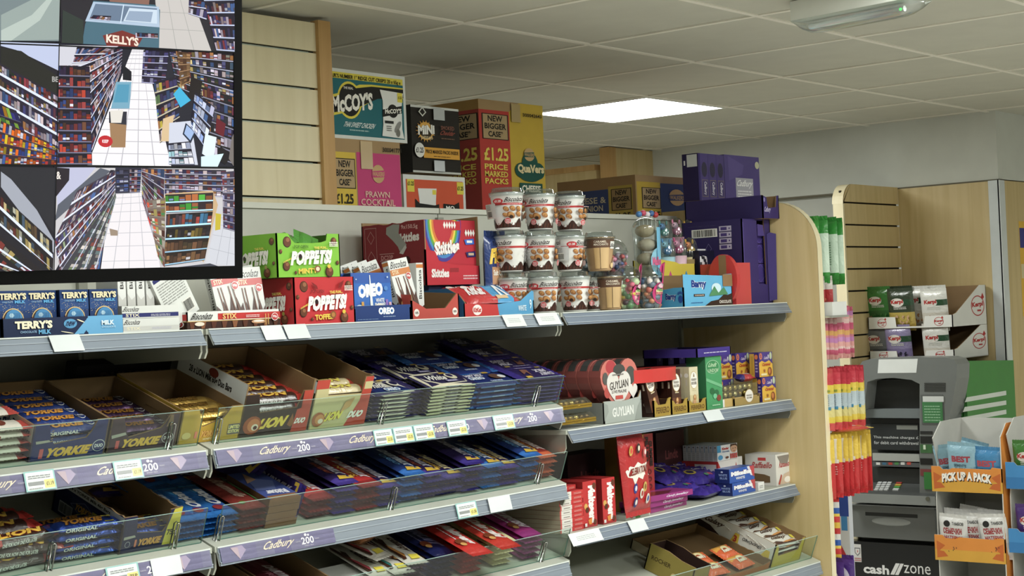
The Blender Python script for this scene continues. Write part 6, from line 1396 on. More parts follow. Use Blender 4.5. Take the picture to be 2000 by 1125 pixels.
stack(S2, 'bo', 'bright blue tablet', 912, 1010, 804, 750, 5, 'in front on the second shelf', 'bright blue tablets, front stack')
stack(S2, 'bo', 'bright blue tablet', 862, 960, 780, None, 6, 'behind the front blue one', 'bright blue tablets, second stack back', d=.090, dh=.010)
stack(S2, 'bo', 'bright blue tablet', 790, 888, 750, None, 6, 'third back in the blue row', 'bright blue tablets, third stack back', d=.185, dh=.008)
stack(S2, 'dm', 'purple tablet', 1008, 1090, 793, 738, 7, 'at the right end in front', 'purple tablets, front right stack', flip_top=True)
for k, (dd, nm) in enumerate(((.089, 'second back'), (.178, 'third back'), (.267, 'fourth back'))):
    stack(S2, 'dm', 'purple tablet', 1008-47*(k+1), 1090-47*(k+1), 793, None, 7, 'at the right end, '+nm, 'purple tablets, right row '+nm, d=dd, dh=-.0)
for k, (pl_, dd) in enumerate(((745, .19), (690, .28))):
    stack(S2, 'dm', 'purple tablet', pl_, pl_+90, 760, None, 5, 'deep in shade behind the white tablets, '+['nearer', 'farther'][k], 'purple tablets in shade behind the white ones '+['near', 'far'][k], d=dd, dh=.0)

# -- middle bay, third shelf: tablets lying end-on, letters running down the slope
def lt(kind):
    g_, e_, word, wc, w2, c2, yel = kind
    def make(M, l, g):
        def cf(a, b): return e_ if a < .07 or a > .93 else g_
        mb, fr = pack(.185, .078, .0115, cf, 'film', 14, 10, 14, 6, 'a', wr=.0005)
        mb.text(fr, word, .30, .50, .86, .80, wc, .05, .12, 0, 0); 
        if w2: mb.text(fr, w2, .42, .22, .80, .42, c2, .04, .1)
        mb.rect(fr, .12, .20, .20, .60, 'B09A48') if yel == 2 else None
        if yel: mb.poly(fr, [(.88, .40), (.97, .30), (.97, .98), (.90, .98)], 'D8B020')
        mb.ell(fr, .10, .3, .03, .12, 'C8C0A0')
        return solo('chocolate_tablet', mb, l, 'chocolate', M)
    return Proto(make)
LK = dict(
 red=('B8282A', '8A2022', 'DAIRYMILK', 'E8E0E4', 'NUTS', 'E8B030', 0), pur=('2C2056', '3A2C80', 'DAIRYMILK', 'D8D4E4', None, '', 1), nut=('2A1E50', '46368C', 'DAIRYMILK', 'D8D4E4', 'WHOLE NUT', 'C8603A', 1),
 blu=('1C3470', '2A6AB8', 'DAIRYMILK', 'D8E4F0', 'OREO', '6AB0E8', 1), gol=('2A1E50', '46368C', 'DAIRYMILK', 'D8C890', 'CARAMEL', 'D8A830', 1), org=('8A2A22', 'C85A30', 'DAIRYMILK', 'E8D8D0', 'DAIM', 'E8A040', 0), rp=('6A2030', '8A2A3A', 'DAIRYMILK', 'E0D8DC', 'FRUIT', 'C87A8A', 0))
LP = {k: lt(v) for k, v in LK.items()}
order = ['red', 'nut', 'red', 'nut', 'blu', 'nut', 'gol', 'pur', 'blu', 'gol', 'blu', 'org']
cn = dict(red='red long tablet', pur='purple long tablet', nut='purple long tablet with rust letters', blu='blue long tablet', gol='purple long tablet with gold letters', org='orange-ended long tablet', rp='wine red long tablet')
x0 = S3.X(603, 1010, DF)[0]; x1 = S3.X(1082, 935, DF)[0]; n = len(order); dx = (x1-x0)/n
for i, kd in enumerate(order):
    r = random.Random(i); m_ = 4+(i*2) % 3
    for dd, nm in ((0, 'front'), (.198, 'rear')):
        nn = m_ if dd == 0 else 3
        for k in range(nn):
            M = S3.M(x0+dx*(i+.5)+r.uniform(-.002, .002), DF+.105+dd+.006*((i+k) % 2), (.0118+(.002 if dd == 0 else .006))*(nn-1-k)+(0.006 if dd else 0), -90+r.uniform(-2, 2)) @ Matrix.Diagonal((1 if dd == 0 else .85, min(1, dx/.080), 1.15, 1))
            LP[kd](M, '%s, %s, %s pile, %s column from brown cartons' % (cn[kd], nth(k, nn), nm, ORD[i]), 'long tablets, %s pile of column %s' % (nm, ORD[i]))
# standing purple tablet edge, brown stacked cartons, dark red, blue packs at the left of that row
LP['pur'](S3.M(S3.X(592, 1010, DF)[0], DF+.115, .045, -90) @ Matrix.Rotation(math.radians(82), 4, 'X'), 'purple long tablet standing on edge beside the brown cartons')
xa, xb_ = S3.X(516, 1030, DF)[0], S3.X(576, 1022, DF)[0]
def brown(M, l, g):
    w = xb_-xa; mb, F, L, T = carton(w, .15, .0165, '7A5230', '6A4628', '3A4A8A', 'card'); mb.rect(T, .05, .0, .95, .12, '8A5A38'); mb.text(T, 'Ritter', .2, .15, .85, .30, 'D8D8E0', .05, 0, 0, 2); mb.poly(T, [(.05, .35), (.6, .3), (.9, .6), (.3, .8)], '5A6AA0'); mb.poly(T, [(.1, .6), (.5, .7), (.4, .95)], 'B08A6A')
    return solo('flat_carton', mb, l, 'box', M)
bp = Proto(brown)
for k in range(4): bp(S3.M(xa+.0015*(k % 2), DF, .0005+.0175*(3-k), .8*(k % 3-1)), 'flat brown carton in the pile behind the glass, %s' % nth(k, 4), 'flat brown cartons')
def bourn(M, l, g):
    mb, fr = pack(.17, .075, .013, lambda a, b: '7A2A22' if a > .1 else '8A3A30', 'film', 12, 8, 12, 6); mb.text(fr, 'Bournville', .2, .35, .78, .75, 'C8A890', .03, .2); mb.rect(fr, .1, .84, .9, .96, '3A6A34'); mb.ell(fr, .93, .25, .03, .12, '5A8A3A')
    return solo('chocolate_tablet', mb, l, 'chocolate', M)
bo = Proto(bourn)
xa2 = S3.X(492, 1025, DF)[0]
for k in range(4): bo(S3.M(xa2, DF+.098, .0005+.0155*(3-k), -90+2*(k % 2)), 'dark red plain tablet left of the brown cartons, %s' % nth(k, 4), 'dark red plain tablets')
def orion(M, l, g):
    mb, fr = pack(.15, .062, .011, '1E6AB4', 'film', 12, 8, 12, 6); mb.poly(fr, [(.05, .1), (.4, .5), (.05, .9)], '3AA0DC'); mb.poly(fr, [(.95, .1), (.6, .6), (.95, .9)], '2A4A9A'); mb.text(fr, 'Orion', .22, .30, .78, .78, 'EDF0F4', .05, .15, 0, 2); mb.ell(fr, .88, .4, .07, .22, '8A2A30')
    return solo('chocolate_tablet', mb, l, 'chocolate', M)
orp = Proto(orion); xo = [S3.X(372, 1035, DF)[0], S3.X(408, 1032, DF)[0], S3.X(446, 1030, DF)[0]]
for j in range(3):
    for k in range(4): orp(S3.M(xo[j], DF+.092, .0005+.0135*(3-k), -90+4*(k % 2)-2), 'bright blue pictured tablet, %s, %s pile left of dark red ones' % (nth(k, 4), ['farthest', 'middle', 'nearest'][j]), 'bright blue pictured tablets, %s pile' % ['left', 'middle', 'right'][j])
    orp(S3.M(xo[j]-.01, DF+.262, .042, -90+7*j), 'bright blue pictured tablet lying at the back, %s of three' % ['left', 'middle', 'right'][j], 'bright blue pictured tablets at the back')
for j in range(5):
    LP[['pur', 'rp', 'nut', 'red', 'pur'][j]](S3.M(2.16+.10*j, .30, .03+.004*(j % 2), -90+6*(j % 3-1)), 'dark long tablet lying in shade at the back, %s from the left' % ORD[j], 'dark tablets in shade at the back')
LP['pur'](S3.M(S3.X(452, 935, .19)[0], .235, .065, -72) @ Matrix.Rotation(math.radians(20), 4, 'X'), 'purple long tablet tilted up beneath the lilac strip with a price flash')

# -- left bay, third shelf
def lionpile():
    spec = [(30, 1100, .030, 0, 5), (52, 1092, .033, .0235, -4), (48, 1085, .036, .047, 6), (26, 1060, .082, .047, 4), (38, 1030, .118, .046, 8), (30, 1012, .160, .044, -5), (-8, 1080, .075, .0005, 3), (6, 1060, .120, .023, -3), (10, 1040, .155, .0225, 5)]
    nm = ['lowest at the front', 'second from bottom at the front', 'topmost at the front', 'behind the topmost one', 'in the upper middle of the heap', 'at the rear of the heap', 'low behind the front ones', 'in the middle of the heap', 'low at the rear of the heap']
    for k, (px, py, d, hh, rz) in enumerate(spec): lion_bar(S3.M(S3.X(px, py, DF)[0]+.01, d, hh, rz), 'loose dark bar with orange letters, '+nm[k], 'loose dark bars at the left of the third shelf')
lionpile()
y75 = bar_kind('chocolate_bar', 'chocolate bar', .150, .036, .019, '1B3478', '223F8E', 'YORKIE', 'E09A2A', ('6A3A10', .1), 'ORIGINAL', None, 'foil', '75p')
xs_ = S3.X(168, 1088, DF)[0]
for k in range(4): y75(S3.M(xs_+.002*(k % 2), DF+.020, .0005+.0195*(3-k), 1.5*(k % 3-1)), 'shiny blue chunky bar, pile left of the 75p tray, %s' % nth(k, 4), 'shiny blue chunky bars left of the 75p tray')
for k in range(2): y75(S3.M(xs_+.006, DF+.060+.04*k, .040-.014*k, 2), 'shiny blue chunky bar lying behind that pile, %s' % ['nearer', 'farther'][k], 'shiny blue chunky bars left of the 75p tray')
x0, _ = S3.X(232, 1076, DF); x1, _ = S3.X(343, 1063, DF); w = x1-x0; h = S3.X(238, 1013, DF)[1]
mb, F_, L_ = shoebox(w, .236, h, h, h*1.0, '27264E', KRAFT, front=[(1, h*1.08), (.80, h*1.04), (.78, h*.60), (.72, h*.44), (.26, h*.52), (.22, h), (0, h)], side=[(1, h)]+torn(24, 1, 0, h, .0018, 8), left='1B2150')
F = Face((0, 0, 0), (w, 0, 0), (0, 0, h), (0, -1, 0)); L = Face((0, .236, 0), (0, -.236, 0), (0, 0, h), (-1, 0, 0))
mb.rect(L, 0, .80, 1, .985, 'C8CCCC'); mb.text(L, '24 x YORKIE Milk 46g Bars', .20, .83, .80, .94, '2A2624', .03); mb.rect(L, .26, .30, .66, .72, '2A3060'); mb.text(L, 'YORKIE', .32, .40, .56, .60, 'C8962A', .05, .1); mb.rect(L, .57, .38, .63, .64, 'C8B82A'); mb.ring(L, .45, .5, .20, .22, .06, '8A90B0', 4); mb.barcode(L, .10, .10, .30, .42, 5, 'A8ACB4', '30343E')
mb.poly(F, [(.74, .06), (.98, .06), (1, 1.08), (.86, 1.04), (.78, .55)], 'D8C81E'); mb.text(F, '75p', .79, .28, .95, .48, '1E1C10', .03); mb.text(F, 'YORKIE', .30, .14, .70, .34, 'D89A3A', .05, .1, 0, 0, ('7A3A20', .1)); mb.text(F, 'I', .24, .14, .275, .34, 'D87A5A', .06, .1); mb.ell(F, .12, .24, .045, .085, 'A8A8B4'); mb.ell(F, .12, .24, .036, .07, '27264E'); mb.poly(F, [(.04, .38), (.24, .42), (.22, .48), (.04, .46)], 'A8A49A')
solo('display_tray', mb, 'navy tray with torn white-lettered side and yellow 75p corner', 'tray', S3.M(x0, DF))
for k in range(2): y75(S3.M(x0+w*.48, DF+.026+.04*k, .024-.004*k, 1), 'shiny blue chunky bar inside the 75p tray, %s' % ['front', 'behind the front one'][k], 'bars inside the 75p tray')
y75(S3.M(x0+w*.48, DF+.026, .0035, -1), 'shiny blue chunky bar lowest inside the 75p tray', 'bars inside the 75p tray')

# -- middle bay, fourth shelf
def gal(acc, name_):
    def make(M, l, g):
        mb, fr = pack(.165, .072, .013, lambda a, b: 'D8D6CC' if a < .93 else 'C8C4B8', 'film', 12, 8, 12, 6); mb.text(fr, 'Galaxy', .25, .45, .72, .86, '4A2C1E', .03, .3); mb.poly(fr, [(.02, .1), (.3, .30), (.5, .16), (.8, .34), (.95, .2), (.95, .08), (.5, .04), (.1, .02)], '4A281A'); mb.poly(fr, [(.45, .12), (.62, .24), (.84, .30), (.9, .2), (.6, .1)], acc); mb.poly(fr, [(.84, .42), (.97, .38), (.97, .78), (.86, .8)], 'E3D21E')
        return solo('chocolate_tablet', mb, l, 'chocolate', M)
    return Proto(make)
ga, gb, gc = gal('B03A4A', ''), gal('2A7A78', ''), gal('C8863A', '')
def s4x(px, py, d): return S4.hit(px, py, .05)
def put4(P_, px, py, label, rz=-90, hh=.05, g=None, M2=None):
    x, d = S4.hit(px, py, hh); M = S4.M(x, d, hh-.006, rz); P_(M @ M2 if M2 else M, label, g)
put4(ga, 700, 1095, 'white pack with brown swirl and red accent behind the glass', -92, .045); put4(gb, 742, 1088, 'white pack with teal ribbon next to the red-accented one', -94, .05); put4(gc, 770, 1070, 'white pack with caramel swirl left of the dark blue bars', -96, .06); put4(ga, 690, 1062, 'white pack lying across the others with brown swirl', -80, .075)
def redbar(word, ends, ground, wc):
    def make(M, l, g):
        mb, fr = pack(.175, .078, .014, lambda a, b: ends if a < .06 or a > .94 else ground, 'film', 12, 8, 12, 6); mb.text(fr, word, .16, .44, .80, .82, wc, .06, .15); mb.lines(fr, .2, .2, .7, .32, 1, wc, 3); mb.ell(fr, .70, .26, .09, .2, '7A3A1E'); mb.ell(fr, .78, .22, .05, .12, 'D8A050')
        return solo('chocolate_tablet', mb, l, 'chocolate', M)
    return Proto(make)
rb = redbar('Maltesers', 'C02A22', 'C8261E', 'F0E8E4'); rb2 = redbar('Daim mini', 'B82A1E', 'C0301E', 'EDE4DC'); cb = redbar('Milky', 'D8CF9A', 'DAD09A', '6A5A30'); tb = redbar('TURKISH', '8A2A70', 'A02A78', 'EDE6EE'); nb = redbar('FRUIT', '161C4A', '1A2258', '8A8ABA'); gp = redbar('Galaxy', '3A1A3A', '4A1E4A', 'D8C8C8')
def pile(S, P_, cname, pxc, pyb, n, t_, where, group, d=.105, rz=-90, base=0):
    x = S.X(pxc, pyb, DF)[0]; r = random.Random(n*7+int(pxc))
    for k in range(n): P_(S.M(x+r.uniform(-.0015, .0015), DF+d+r.uniform(0, .004), base+.0005+t_*(n-1-k), rz+r.uniform(-1.5, 1.5)), '%s %s, %s' % (cname, where, nth(k, n)), group)
pile(S4, gp, 'wine coloured bar', 815, 1125, 4, .0145, 'right of the white packs', 'wine coloured bars')
pile(S4, nb, 'dark navy bar', 872, 1120, 5, .0145, 'under the red malt bar', 'dark navy bars')
pile(S4, nb, 'dark navy bar', 845, 1120, 3, .0145, 'behind the wine coloured ones', 'dark navy bars at the rear', d=.29)
put4(rb, 890, 1052, 'bright red malt chocolate bar lying on top of the navy bars', -93, .092)
pile(S4, rb2, 'red bar', 925, 1112, 5, .0145, 'between the navy and cream bars', 'red bars'); put4(rb2, 945, 1040, 'red bar lying slightly askew on the red pile', -92, .090)
pile(S4, cb, 'cream bar', 985, 1106, 5, .0150, 'between the red and magenta bars', 'cream bars')
pile(S4, tb, 'magenta bar', 1040, 1092, 5, .0145, 'at the right end of the fourth shelf', 'magenta bars'); pile(S4, tb, 'magenta bar', 1040, 1092, 3, .0145, 'at the back right of the fourth shelf', 'magenta bars at the back', d=.29)
# open trays of red bars at the left of that shelf
for j, (pa, pb_, nm) in enumerate(((440, 545, 'left'), (550, 655, 'right'))):
    x0 = S4.X(pa, 1125, DF)[0]; x1 = S4.X(pb_, 1120, DF)[0]
    mb, F, L = shoebox(x1-x0, .235, .05, .075, .075, '7E6240', KRAFT); solo('display_tray', mb, 'plain kraft tray of dark red bars on the fourth shelf, %s one' % nm, 'tray', S4.M(x0, DF))
    db = tb if False else rb2
    for k in range(4): mbp = LP['rp'](S4.M((x0+x1)/2, DF+.11, .004+.0135*k, -90+3*(k % 2)) @ Matrix.Diagonal((.95, 1, 1, 1)), 'dark red bar in the %s kraft tray, %s' % (nm, nth(3-k, 4)), 'dark red bars in the %s kraft tray' % nm)
mb, F, L, T = carton(.20, .12, .05, 'CDD0CC', 'B8BAB4', 'C8CAC4'); mb.ell(F, .5, .4, .08, .3, '8A6A4A'); x0 = S4.X(690, 1125, DF)[0]; solo('white_carton', mb, 'white carton front just above the bottom edge of the picture', 'box', S4.M(x0, DF) @ Matrix.Diagonal((1, 1, .7, 1)))
def croiss(M, l):
    mb, fr = pack(.09, .05, .03, 'A8683A', 'film', 4, 4, 10, 8); return solo('wrapped_cake', mb, l, 'packet', M)
x, d = S4.hit(715, 1058, .085); croiss(S4.M(x, d+.02, .078, 15), 'small brown wrapped cake on top of the white packs')
# ================================================================== right bay, second shelf (flat)
def fz(z): return z+.0006
Z2, Z3 = fz(ZR2), fz(ZR3)
def fx(px, py, Y=SF): return atY(px, py, Y).x
def hz(px, py, Y, z0): return atY(px, py, Y).z-z0
# boxed gold pralines, two clear boxes on each other
def praline(M, l, g):
    t = root('praline_box', l, 'box', M); w, d, h = .165, .12, .040
    mb = MB(); mb.box(0, w, 0, d, .012, .024, 'B8921E', 'foil', f='C8A024'); F = Face((0, 0, .012), (w, 0, 0), (0, 0, .012), (0, -1, 0)); mb.rect(F, 0, .45, 1, .6, '8A6A14', 'foil'); part('gold_band', mb, t)
    mb = MB(); mb.box(.004, w-.004, .004, d-.004, .0, .012, 'FFFFFF', 'clear'); mb.face([(0, 0, .024), (w, 0, .024), (w-.012, .012, h), (.012, .012, h)], 'FFFFFF', 'clear'); mb.face([(0, d, .024), (0, 0, .024), (.012, .012, h), (.012, d-.012, h)], 'FFFFFF', 'clear'); mb.face([(.012, .012, h), (w-.012, .012, h), (w-.012, d-.012, h), (.012, d-.012, h)], 'FFFFFF', 'clear'); mb.face([(w, 0, .024), (w, d, .024), (w-.012, d-.012, h), (w-.012, .012, h)], 'FFFFFF', 'clear'); part('clear_lid', mb, t, 'clear faceted lid')
    mb = MB(); r = random.Random(3)
    for i in range(6):
        for j in range(4): mb.ball((.02+i*.025+r.uniform(-.002, .002), .02+j*.027, .027), .0105, ['E0C060', 'C8A040', 'D8D0B0', '8A6A3A'][r.randrange(4)], 'foil', 1, 1, .7, 8)
    part('pralines', mb, t, 'gold and silver wrapped pralines')
    return t
pr = Proto(praline); xp = fx(1094, 815); 
pr(place(xp, SF, Z2), 'clear box of gold pralines, lower of two left of the hearts', 'clear boxes of gold pralines'); pr(place(fx(1089, 780)-.004, SF+.004, Z2+.0408), 'clear box of gold pralines, upper of two left of the hearts', 'clear boxes of gold pralines')
mb = MB(); mb.box(0, .16, 0, .10, 0, .030, '6A675E', 't' and 'card'); solo('flat_carton', mb, 'low grey carton under shade left of the praline boxes', 'box', place(xp-.19, SF+.14, Z2))

# heart boxes in a grey tray
def heart(s, n=40):
    P = []
    for k in range(n):
        t = 2*math.pi*k/n; x = 16*math.sin(t)**3; y = 13*math.cos(t)-5*math.cos(2*t)-2*math.cos(3*t)-math.cos(4*t); P.append((x/32*s, (y+17)/29.5*s*.95))
    return P
xh0, xh1 = fx(1173, 750, SF+.012), fx(1246, 750, SF+.012); hs = xh1-xh0; hh_ = hz(1208, 699, SF+.012, Z2)
def heart_box(M, l, g):
    mb = MB(); hp = heart(hs); k = hh_/(hs*.95)*.97; hp = [(x, y*k) for x, y in hp]
    th = .040
    mb.plate((0, 0, 0), (1, 0, 0), (0, 0, 1), (0, -1, 0), hp[::-1], th, 'D07468', 'A04A44', 'A25650', 'gloss', 'gloss')
    H = hs*.95*k; F = Face((-hs/2, 0, 0), (hs, 0, 0), (0, 0, H), (0, -1, 0)); F.fin = 'gloss'
    r = random.Random(2)
    for a, b, ra, rb, c in ((.28, .86, .13, .11, 'B83C44'), (.50, .80, .16, .10, '4A4A48'), (.80, .70, .13, .15, '4E504C'), (.16, .45, .08, .09, 'B84A44'), (.88, .44, .06, .07, '4A4A48'), (.30, .24, .07, .06, '4A4A48'), (.70, .22, .08, .06, 'B84A44'), (.12, .68, .07, .10, '5A5A56')): mb.ell(F, a, b, ra, rb, c)
    hp2 = [((x/hs)*.64+.47, (y/H)*.66+.13) for x, y in hp]; mb.poly(F, hp2, 'DCD8D2'); hp3 = [((x/hs)*.24+.84, (y/H)*.26+.30) for x, y in hp]; mb.poly(F, hp3, 'E0DCD6')
    mb.text(F, 'GUYLIAN', .22, .50, .72, .63, '4A4440', .02, 0, .04); mb.text(F, 'LOVE PRALINE', .27, .43, .66, .48, '5A5450', .01); mb.rect(F, .36, .33, .56, .39, 'C84A44'); mb.ell(F, .42, .10, .09, .08, '8A4A26', rot=.6); mb.ell(F, .60, .12, .08, .10, '9A5628', rot=-.5); mb.lines(F, .3, .72, .6, .76, 1, '8A8480', 3)
    # spots on the rim band
    n = len(hp)
    for q in range(0, n, 1):
        a, b = hp[q], hp[(q+1) % n]; 
        if q in (2, 3, 4, 8, 9, 10, 11, 25, 26, 27, 31, 32, 33, 36, 37): mb.face([(a[0]*1.004, -.006-.020*(q % 2), a[1]*1.003+.0003), (b[0]*1.004, -.006-.020*(q % 2), b[1]*1.003+.0003), (b[0]*1.004, .016, b[1]*1.003+.0003), (a[0]*1.004, .016, a[1]*1.003+.0003)][::1] if False else [(a[0]*1.004, .006, a[1]*1.003+.0003), (b[0]*1.004, .006, b[1]*1.003+.0003), (b[0]*1.004, .030, b[1]*1.003+.0003), (a[0]*1.004, .030, a[1]*1.003+.0003)], '4A4A48', 'gloss')
    return solo('heart_box', mb, l, 'box', M)
hp_ = Proto(heart_box); xc_ = (xh0+xh1)/2
for k in range(7): hp_(place(xc_, SF+.012+.0435*k, Z2+.006), ['coral and grey heart-shaped box with white heart label, frontmost', 'heart-shaped box right behind the front one', 'heart-shaped box third in the row', 'heart-shaped box fourth in the row', 'heart-shaped box fifth in the row', 'heart-shaped box sixth in the row', 'heart-shaped box last in the row near the back'][k], 'heart-shaped boxes in a row')
x0, x1 = xh0-.006, fx(1253, 800); h = hz(1220, 778, SF, Z2)
mb, F, L = shoebox(x1-x0, .325, h, h*.6, h, 'A3AAA4', '8E9088', front=[(1, h*1.28), (.93, h*1.0), (.5, h*.9), (.1, h*.96), (0, h*.96)], side=[(1, h*1.2), (.3, h*.9), (0, h*.9)], left='8A8E88')
F = Face((0, 0, 0), (x1-x0, 0, 0), (0, 0, h), (0, -1, 0)); mb.text(F, 'GUYLIAN', .22, .25, .78, .66, 'DEE0DC', .03, 0, .04); mb.poly(F, [(.80, .0), (1, 0), (1, .9), (.9, .6)], '8E958F'); mb.poly(F, [(0, .1), (.12, .5), (.1, .8), (0, .9)], '929993')
mb.text(L, '1.0000', .30, .9, .55, 1.5, '1A1A18', .05)
solo('display_tray', mb, 'grey tray holding the row of heart-shaped boxes', 'tray', place(x0, SF, Z2))

# tall hazelnut chocolate boxes in gold-fronted trays
def tall_box(M, l, g, c1='4A281C', c2='6A3E28', lc='3A1E16'):
    mb, F, L, T = carton(.048, .021, .125, c1, lc, c1, 'gloss'); mb.rect(F, .0, .0, 1, .32, c2); mb.ell(F, .5, .68, .43, .22, 'C8A860', 26); mb.ell(F, .5, .68, .40, .205, 'ECE8E0', 26); mb.text(F, 'FERRERO', .2, .66, .8, .72, '5A4630', .02); mb.text(F, 'ROCHER', .2, .57, .8, .64, '5A4630', .02); mb.poly(F, [(.42, .76), (.58, .76), (.5, .86)], '8A6A3A'); mb.rect(F, .30, .43, .72, .455, 'D8C8A0'); mb.ell(F, .52, .25, .16, .075, 'B87A40'); mb.ell(F, .5, .27, .08, .04, 'E0B880'); mb.ell(F, .45, .14, .2, .06, 'D0A070')
    mb.ell(L, .5, .80, .36, .055, 'E4DED4', 12); mb.rect(L, .34, .55, .66, .70, 'C8BCA8')
    return solo('tall_chocolate_box', mb, l, 'box', M)
tb_ = Proto(tall_box); tw_ = Proto(lambda M, l, g: tall_box(M, l, g, 'D8CDA8', 'D0C08E', 'C8BC96'))
def gold_tray(pa, pb, label, dep=.15, lc='3E241C'):
    x0, x1 = fx(pa, 800), fx(pb, 795); h = hz(pa, 783, SF, Z2); w = x1-x0
    mb, F, L = shoebox(w, dep, h, h, h*1.1, 'A88A28', '4A3020', front=[(1, h*1.1), (.88, h*1.06), (.74, h*.72), (.26, h*.70), (.12, h*1.0), (0, h)], side=[(1, h), (0, h)], left=lc, edge='B89A3A')
    F = Face((0, 0, 0), (w, 0, 0), (0, 0, h), (0, -1, 0)); mb.text(F, 'FERRERO', .14, .18, .88, .56, '5A3A14', .02); mb.ell(L, .85, .75, .1, .16, 'A89A88')
    solo('display_tray', mb, label, 'tray', place(x0, SF, Z2)); return x0, w, h
gx, gw, gh = gold_tray(1277, 1311, 'gold-fronted tray with leaning brown box, leftmost of three'); dyl = .0
for k in range(5): tb_(place(gx+gw*.10, SF+.030+.0225*k, Z2+.004), 'tall brown chocolate box in the leftmost gold tray, %s' % ['front', 'second', 'third', 'fourth', 'fifth'][k], 'tall brown boxes in the leftmost gold tray')
tb_(place(gx-.004, SF+.004, Z2+.012, 0, -3) @ Matrix.Rotation(math.radians(-14), 4, 'Y'), 'tall brown chocolate box leaning out at the front of the leftmost gold tray')
gx, gw, gh = gold_tray(1312, 1344, 'gold-fronted tray, middle of three')
for k in range(3): tb_(place(gx+gw*.5-.024, SF+.010+.0225*k, Z2+.008), 'tall brown chocolate box in the middle gold tray, %s' % ['front', 'second', 'third'][k], 'tall brown boxes in the middle gold tray')
gx, gw, gh = gold_tray(1345, 1380, 'gold-fronted tray with cream box, rightmost of three')
for k in range(3): tw_(place(gx+gw*.5-.024, SF+.010+.0225*k, Z2+.010), 'tall cream chocolate box in the rightmost gold tray, %s' % ['front', 'second', 'third'][k], 'tall cream boxes in the rightmost gold tray')
ztop = Z2+.1352
# red oval tin on top
xr0, xr1 = fx(1232, 700), fx(1335, 700); zr_ = max(ztop, atY(1335, 715, SF).z); hr_ = atY(1335, 690, SF).z-zr_
mb = MB(); n = 40; w = xr1-xr0; P = []
for k in range(n):
    t = 2*math.pi*k/n; c, s_ = math.cos(t), math.sin(t); P.append((w/2+w/2*abs(c)**.75*(1 if c > 0 else -1), .058+.058*abs(s_)**.75*(1 if s_ > 0 else -1)))
mb.plate((0, 0, 0), (1, 0, 0), (0, 1, 0), (0, 0, -1), P, -hr_, 'C8302C', 'B82A28', 'D0302C', 'gloss', 'gloss')
solo('red_tin', mb, 'flat bright red oval tin lying across the tall chocolate boxes', 'tin', place(xr0, SF-.004, zr_+.0005))
# green box
x0, x1 = fx(1381, 790), fx(1412, 790); h = hz(1390, 696, SF, Z2)
mb, F, L, T = carton(x1-x0, .07, h, '3A9A5E', '2A6E44', '3A9A5E', 'gloss'); mb.ell(F, .45, .80, .42, .13, '9AC8A0'); mb.ell(F, .45, .80, .39, .118, '2E8A50'); mb.text(F, 'Lindt', .20, .80, .70, .88, 'B8D8B0', .02, .2); mb.text(F, 'LINDOR', .15, .70, .78, .765, 'B8D8B0', .02)
mb.poly(F, [(0, .60), (1, .44), (1, .38), (0, .54)], '6AB884'); mb.ell(F, .35, .34, .14, .06, '1E6A3C'); mb.ell(F, .62, .30, .14, .06, '246E42'); mb.ell(F, .74, .20, .14, .06, '8A4030'); mb.ell(F, .5, .24, .12, .05, '6AC090'); mb.lines(F, .3, .06, .8, .1, 1, 'A8D8B0', 2)
solo('green_chocolate_box', mb, 'tall glossy green chocolate box right of the cream one', 'box', place(x0, SF, Z2)); zg = Z2+h
# purple trays on top of it
x0, x1 = fx(1358, 690), fx(1424, 690); hp2 = hz(1390, 679, SF, zg+.0008); hp2 = max(.022, min(.035, atY(1390, 679, SF).z-zg-.001))
mb, F, L = shoebox(x1-x0, .20, hp2, hp2, hp2, '3F2E86', '2A2060'); mb.lines(F, .2, .4, .9, .6, 1, 'C8C4DC', 3); solo('purple_tray', mb, 'shallow purple tray balanced on the green box', 'tray', place(x0, SF-.006, zg+.0008))
for k in range(6):
    xk = fx(1282+22*k, 680, SF+.20); mb, F, L, T = carton(.032, .05, .035, '33266E', '281E58', '3A2C7A'); mb.ell(F, .5, .6, .2, .2, '7A6AA8'); solo('small_purple_box', mb, 'small purple box in the shaded back row, %s from left' % ORD[k], 'box', place(xk, SF+.20, Z2+.1355+.0), 'small purple boxes in the shaded back row')
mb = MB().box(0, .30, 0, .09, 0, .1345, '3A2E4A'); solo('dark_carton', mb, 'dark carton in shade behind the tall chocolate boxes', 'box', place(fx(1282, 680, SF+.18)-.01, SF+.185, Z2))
# clear box of gold rochers in a gold tray with a red pack on top
x0, x1 = fx(1411, 790), fx(1484, 790); w = x1-x0; xm = fx(1433, 790)
mb, F, L = shoebox(x1-xm, .06, .022, .03, .03, 'A48A4A', '8A7040'); mb.ell(F, .58, 1.2, .17, 1.0, 'A88A50', 18); mb.ell(F, .58, 1.2, .15, .92, 'E4E0D8', 18); mb.text(F, 'FERRERO', .47, 1.15, .69, 1.4, '5A4630', .02); mb.text(F, 'ROCHER', .48, .8, .68, 1.05, '5A4630', .02); solo('display_tray', mb, 'low gold tray holding a clear box of wrapped chocolates', 'tray', place(xm, SF-.002, Z2))
tt = root('wrapped_chocolate_box', 'clear box of gold-wrapped chocolates between green box and purple boxes', 'box', place(x0, SF+.004, Z2))
mb = MB(); mb.box(0, w-.004, .0, .05, .026, .066, 'FFFFFF', 'clear'); part('clear_box', mb, tt, 'clear box')
mb = MB(); mb.box(.001, w-.005, .001, .049, .0, .026, 'C8A860'); mb.box(0, .018, -.001, .0, .0, .024, 'DCDCD8'); r = random.Random(4); part('base', mb, tt)
mb = MB()
for k in range(7):
    for j in range(2):
        for q in range(2): mb.ball((.012+k*(w-.02)/7, .012+.025*j, .036+.020*q), .0098, ['D0B050', 'E0C878', 'B89038'][r.randrange(3)], 'foil', 1, 1, 1, 8)
part('chocolates', mb, tt, 'gold-wrapped round chocolates')
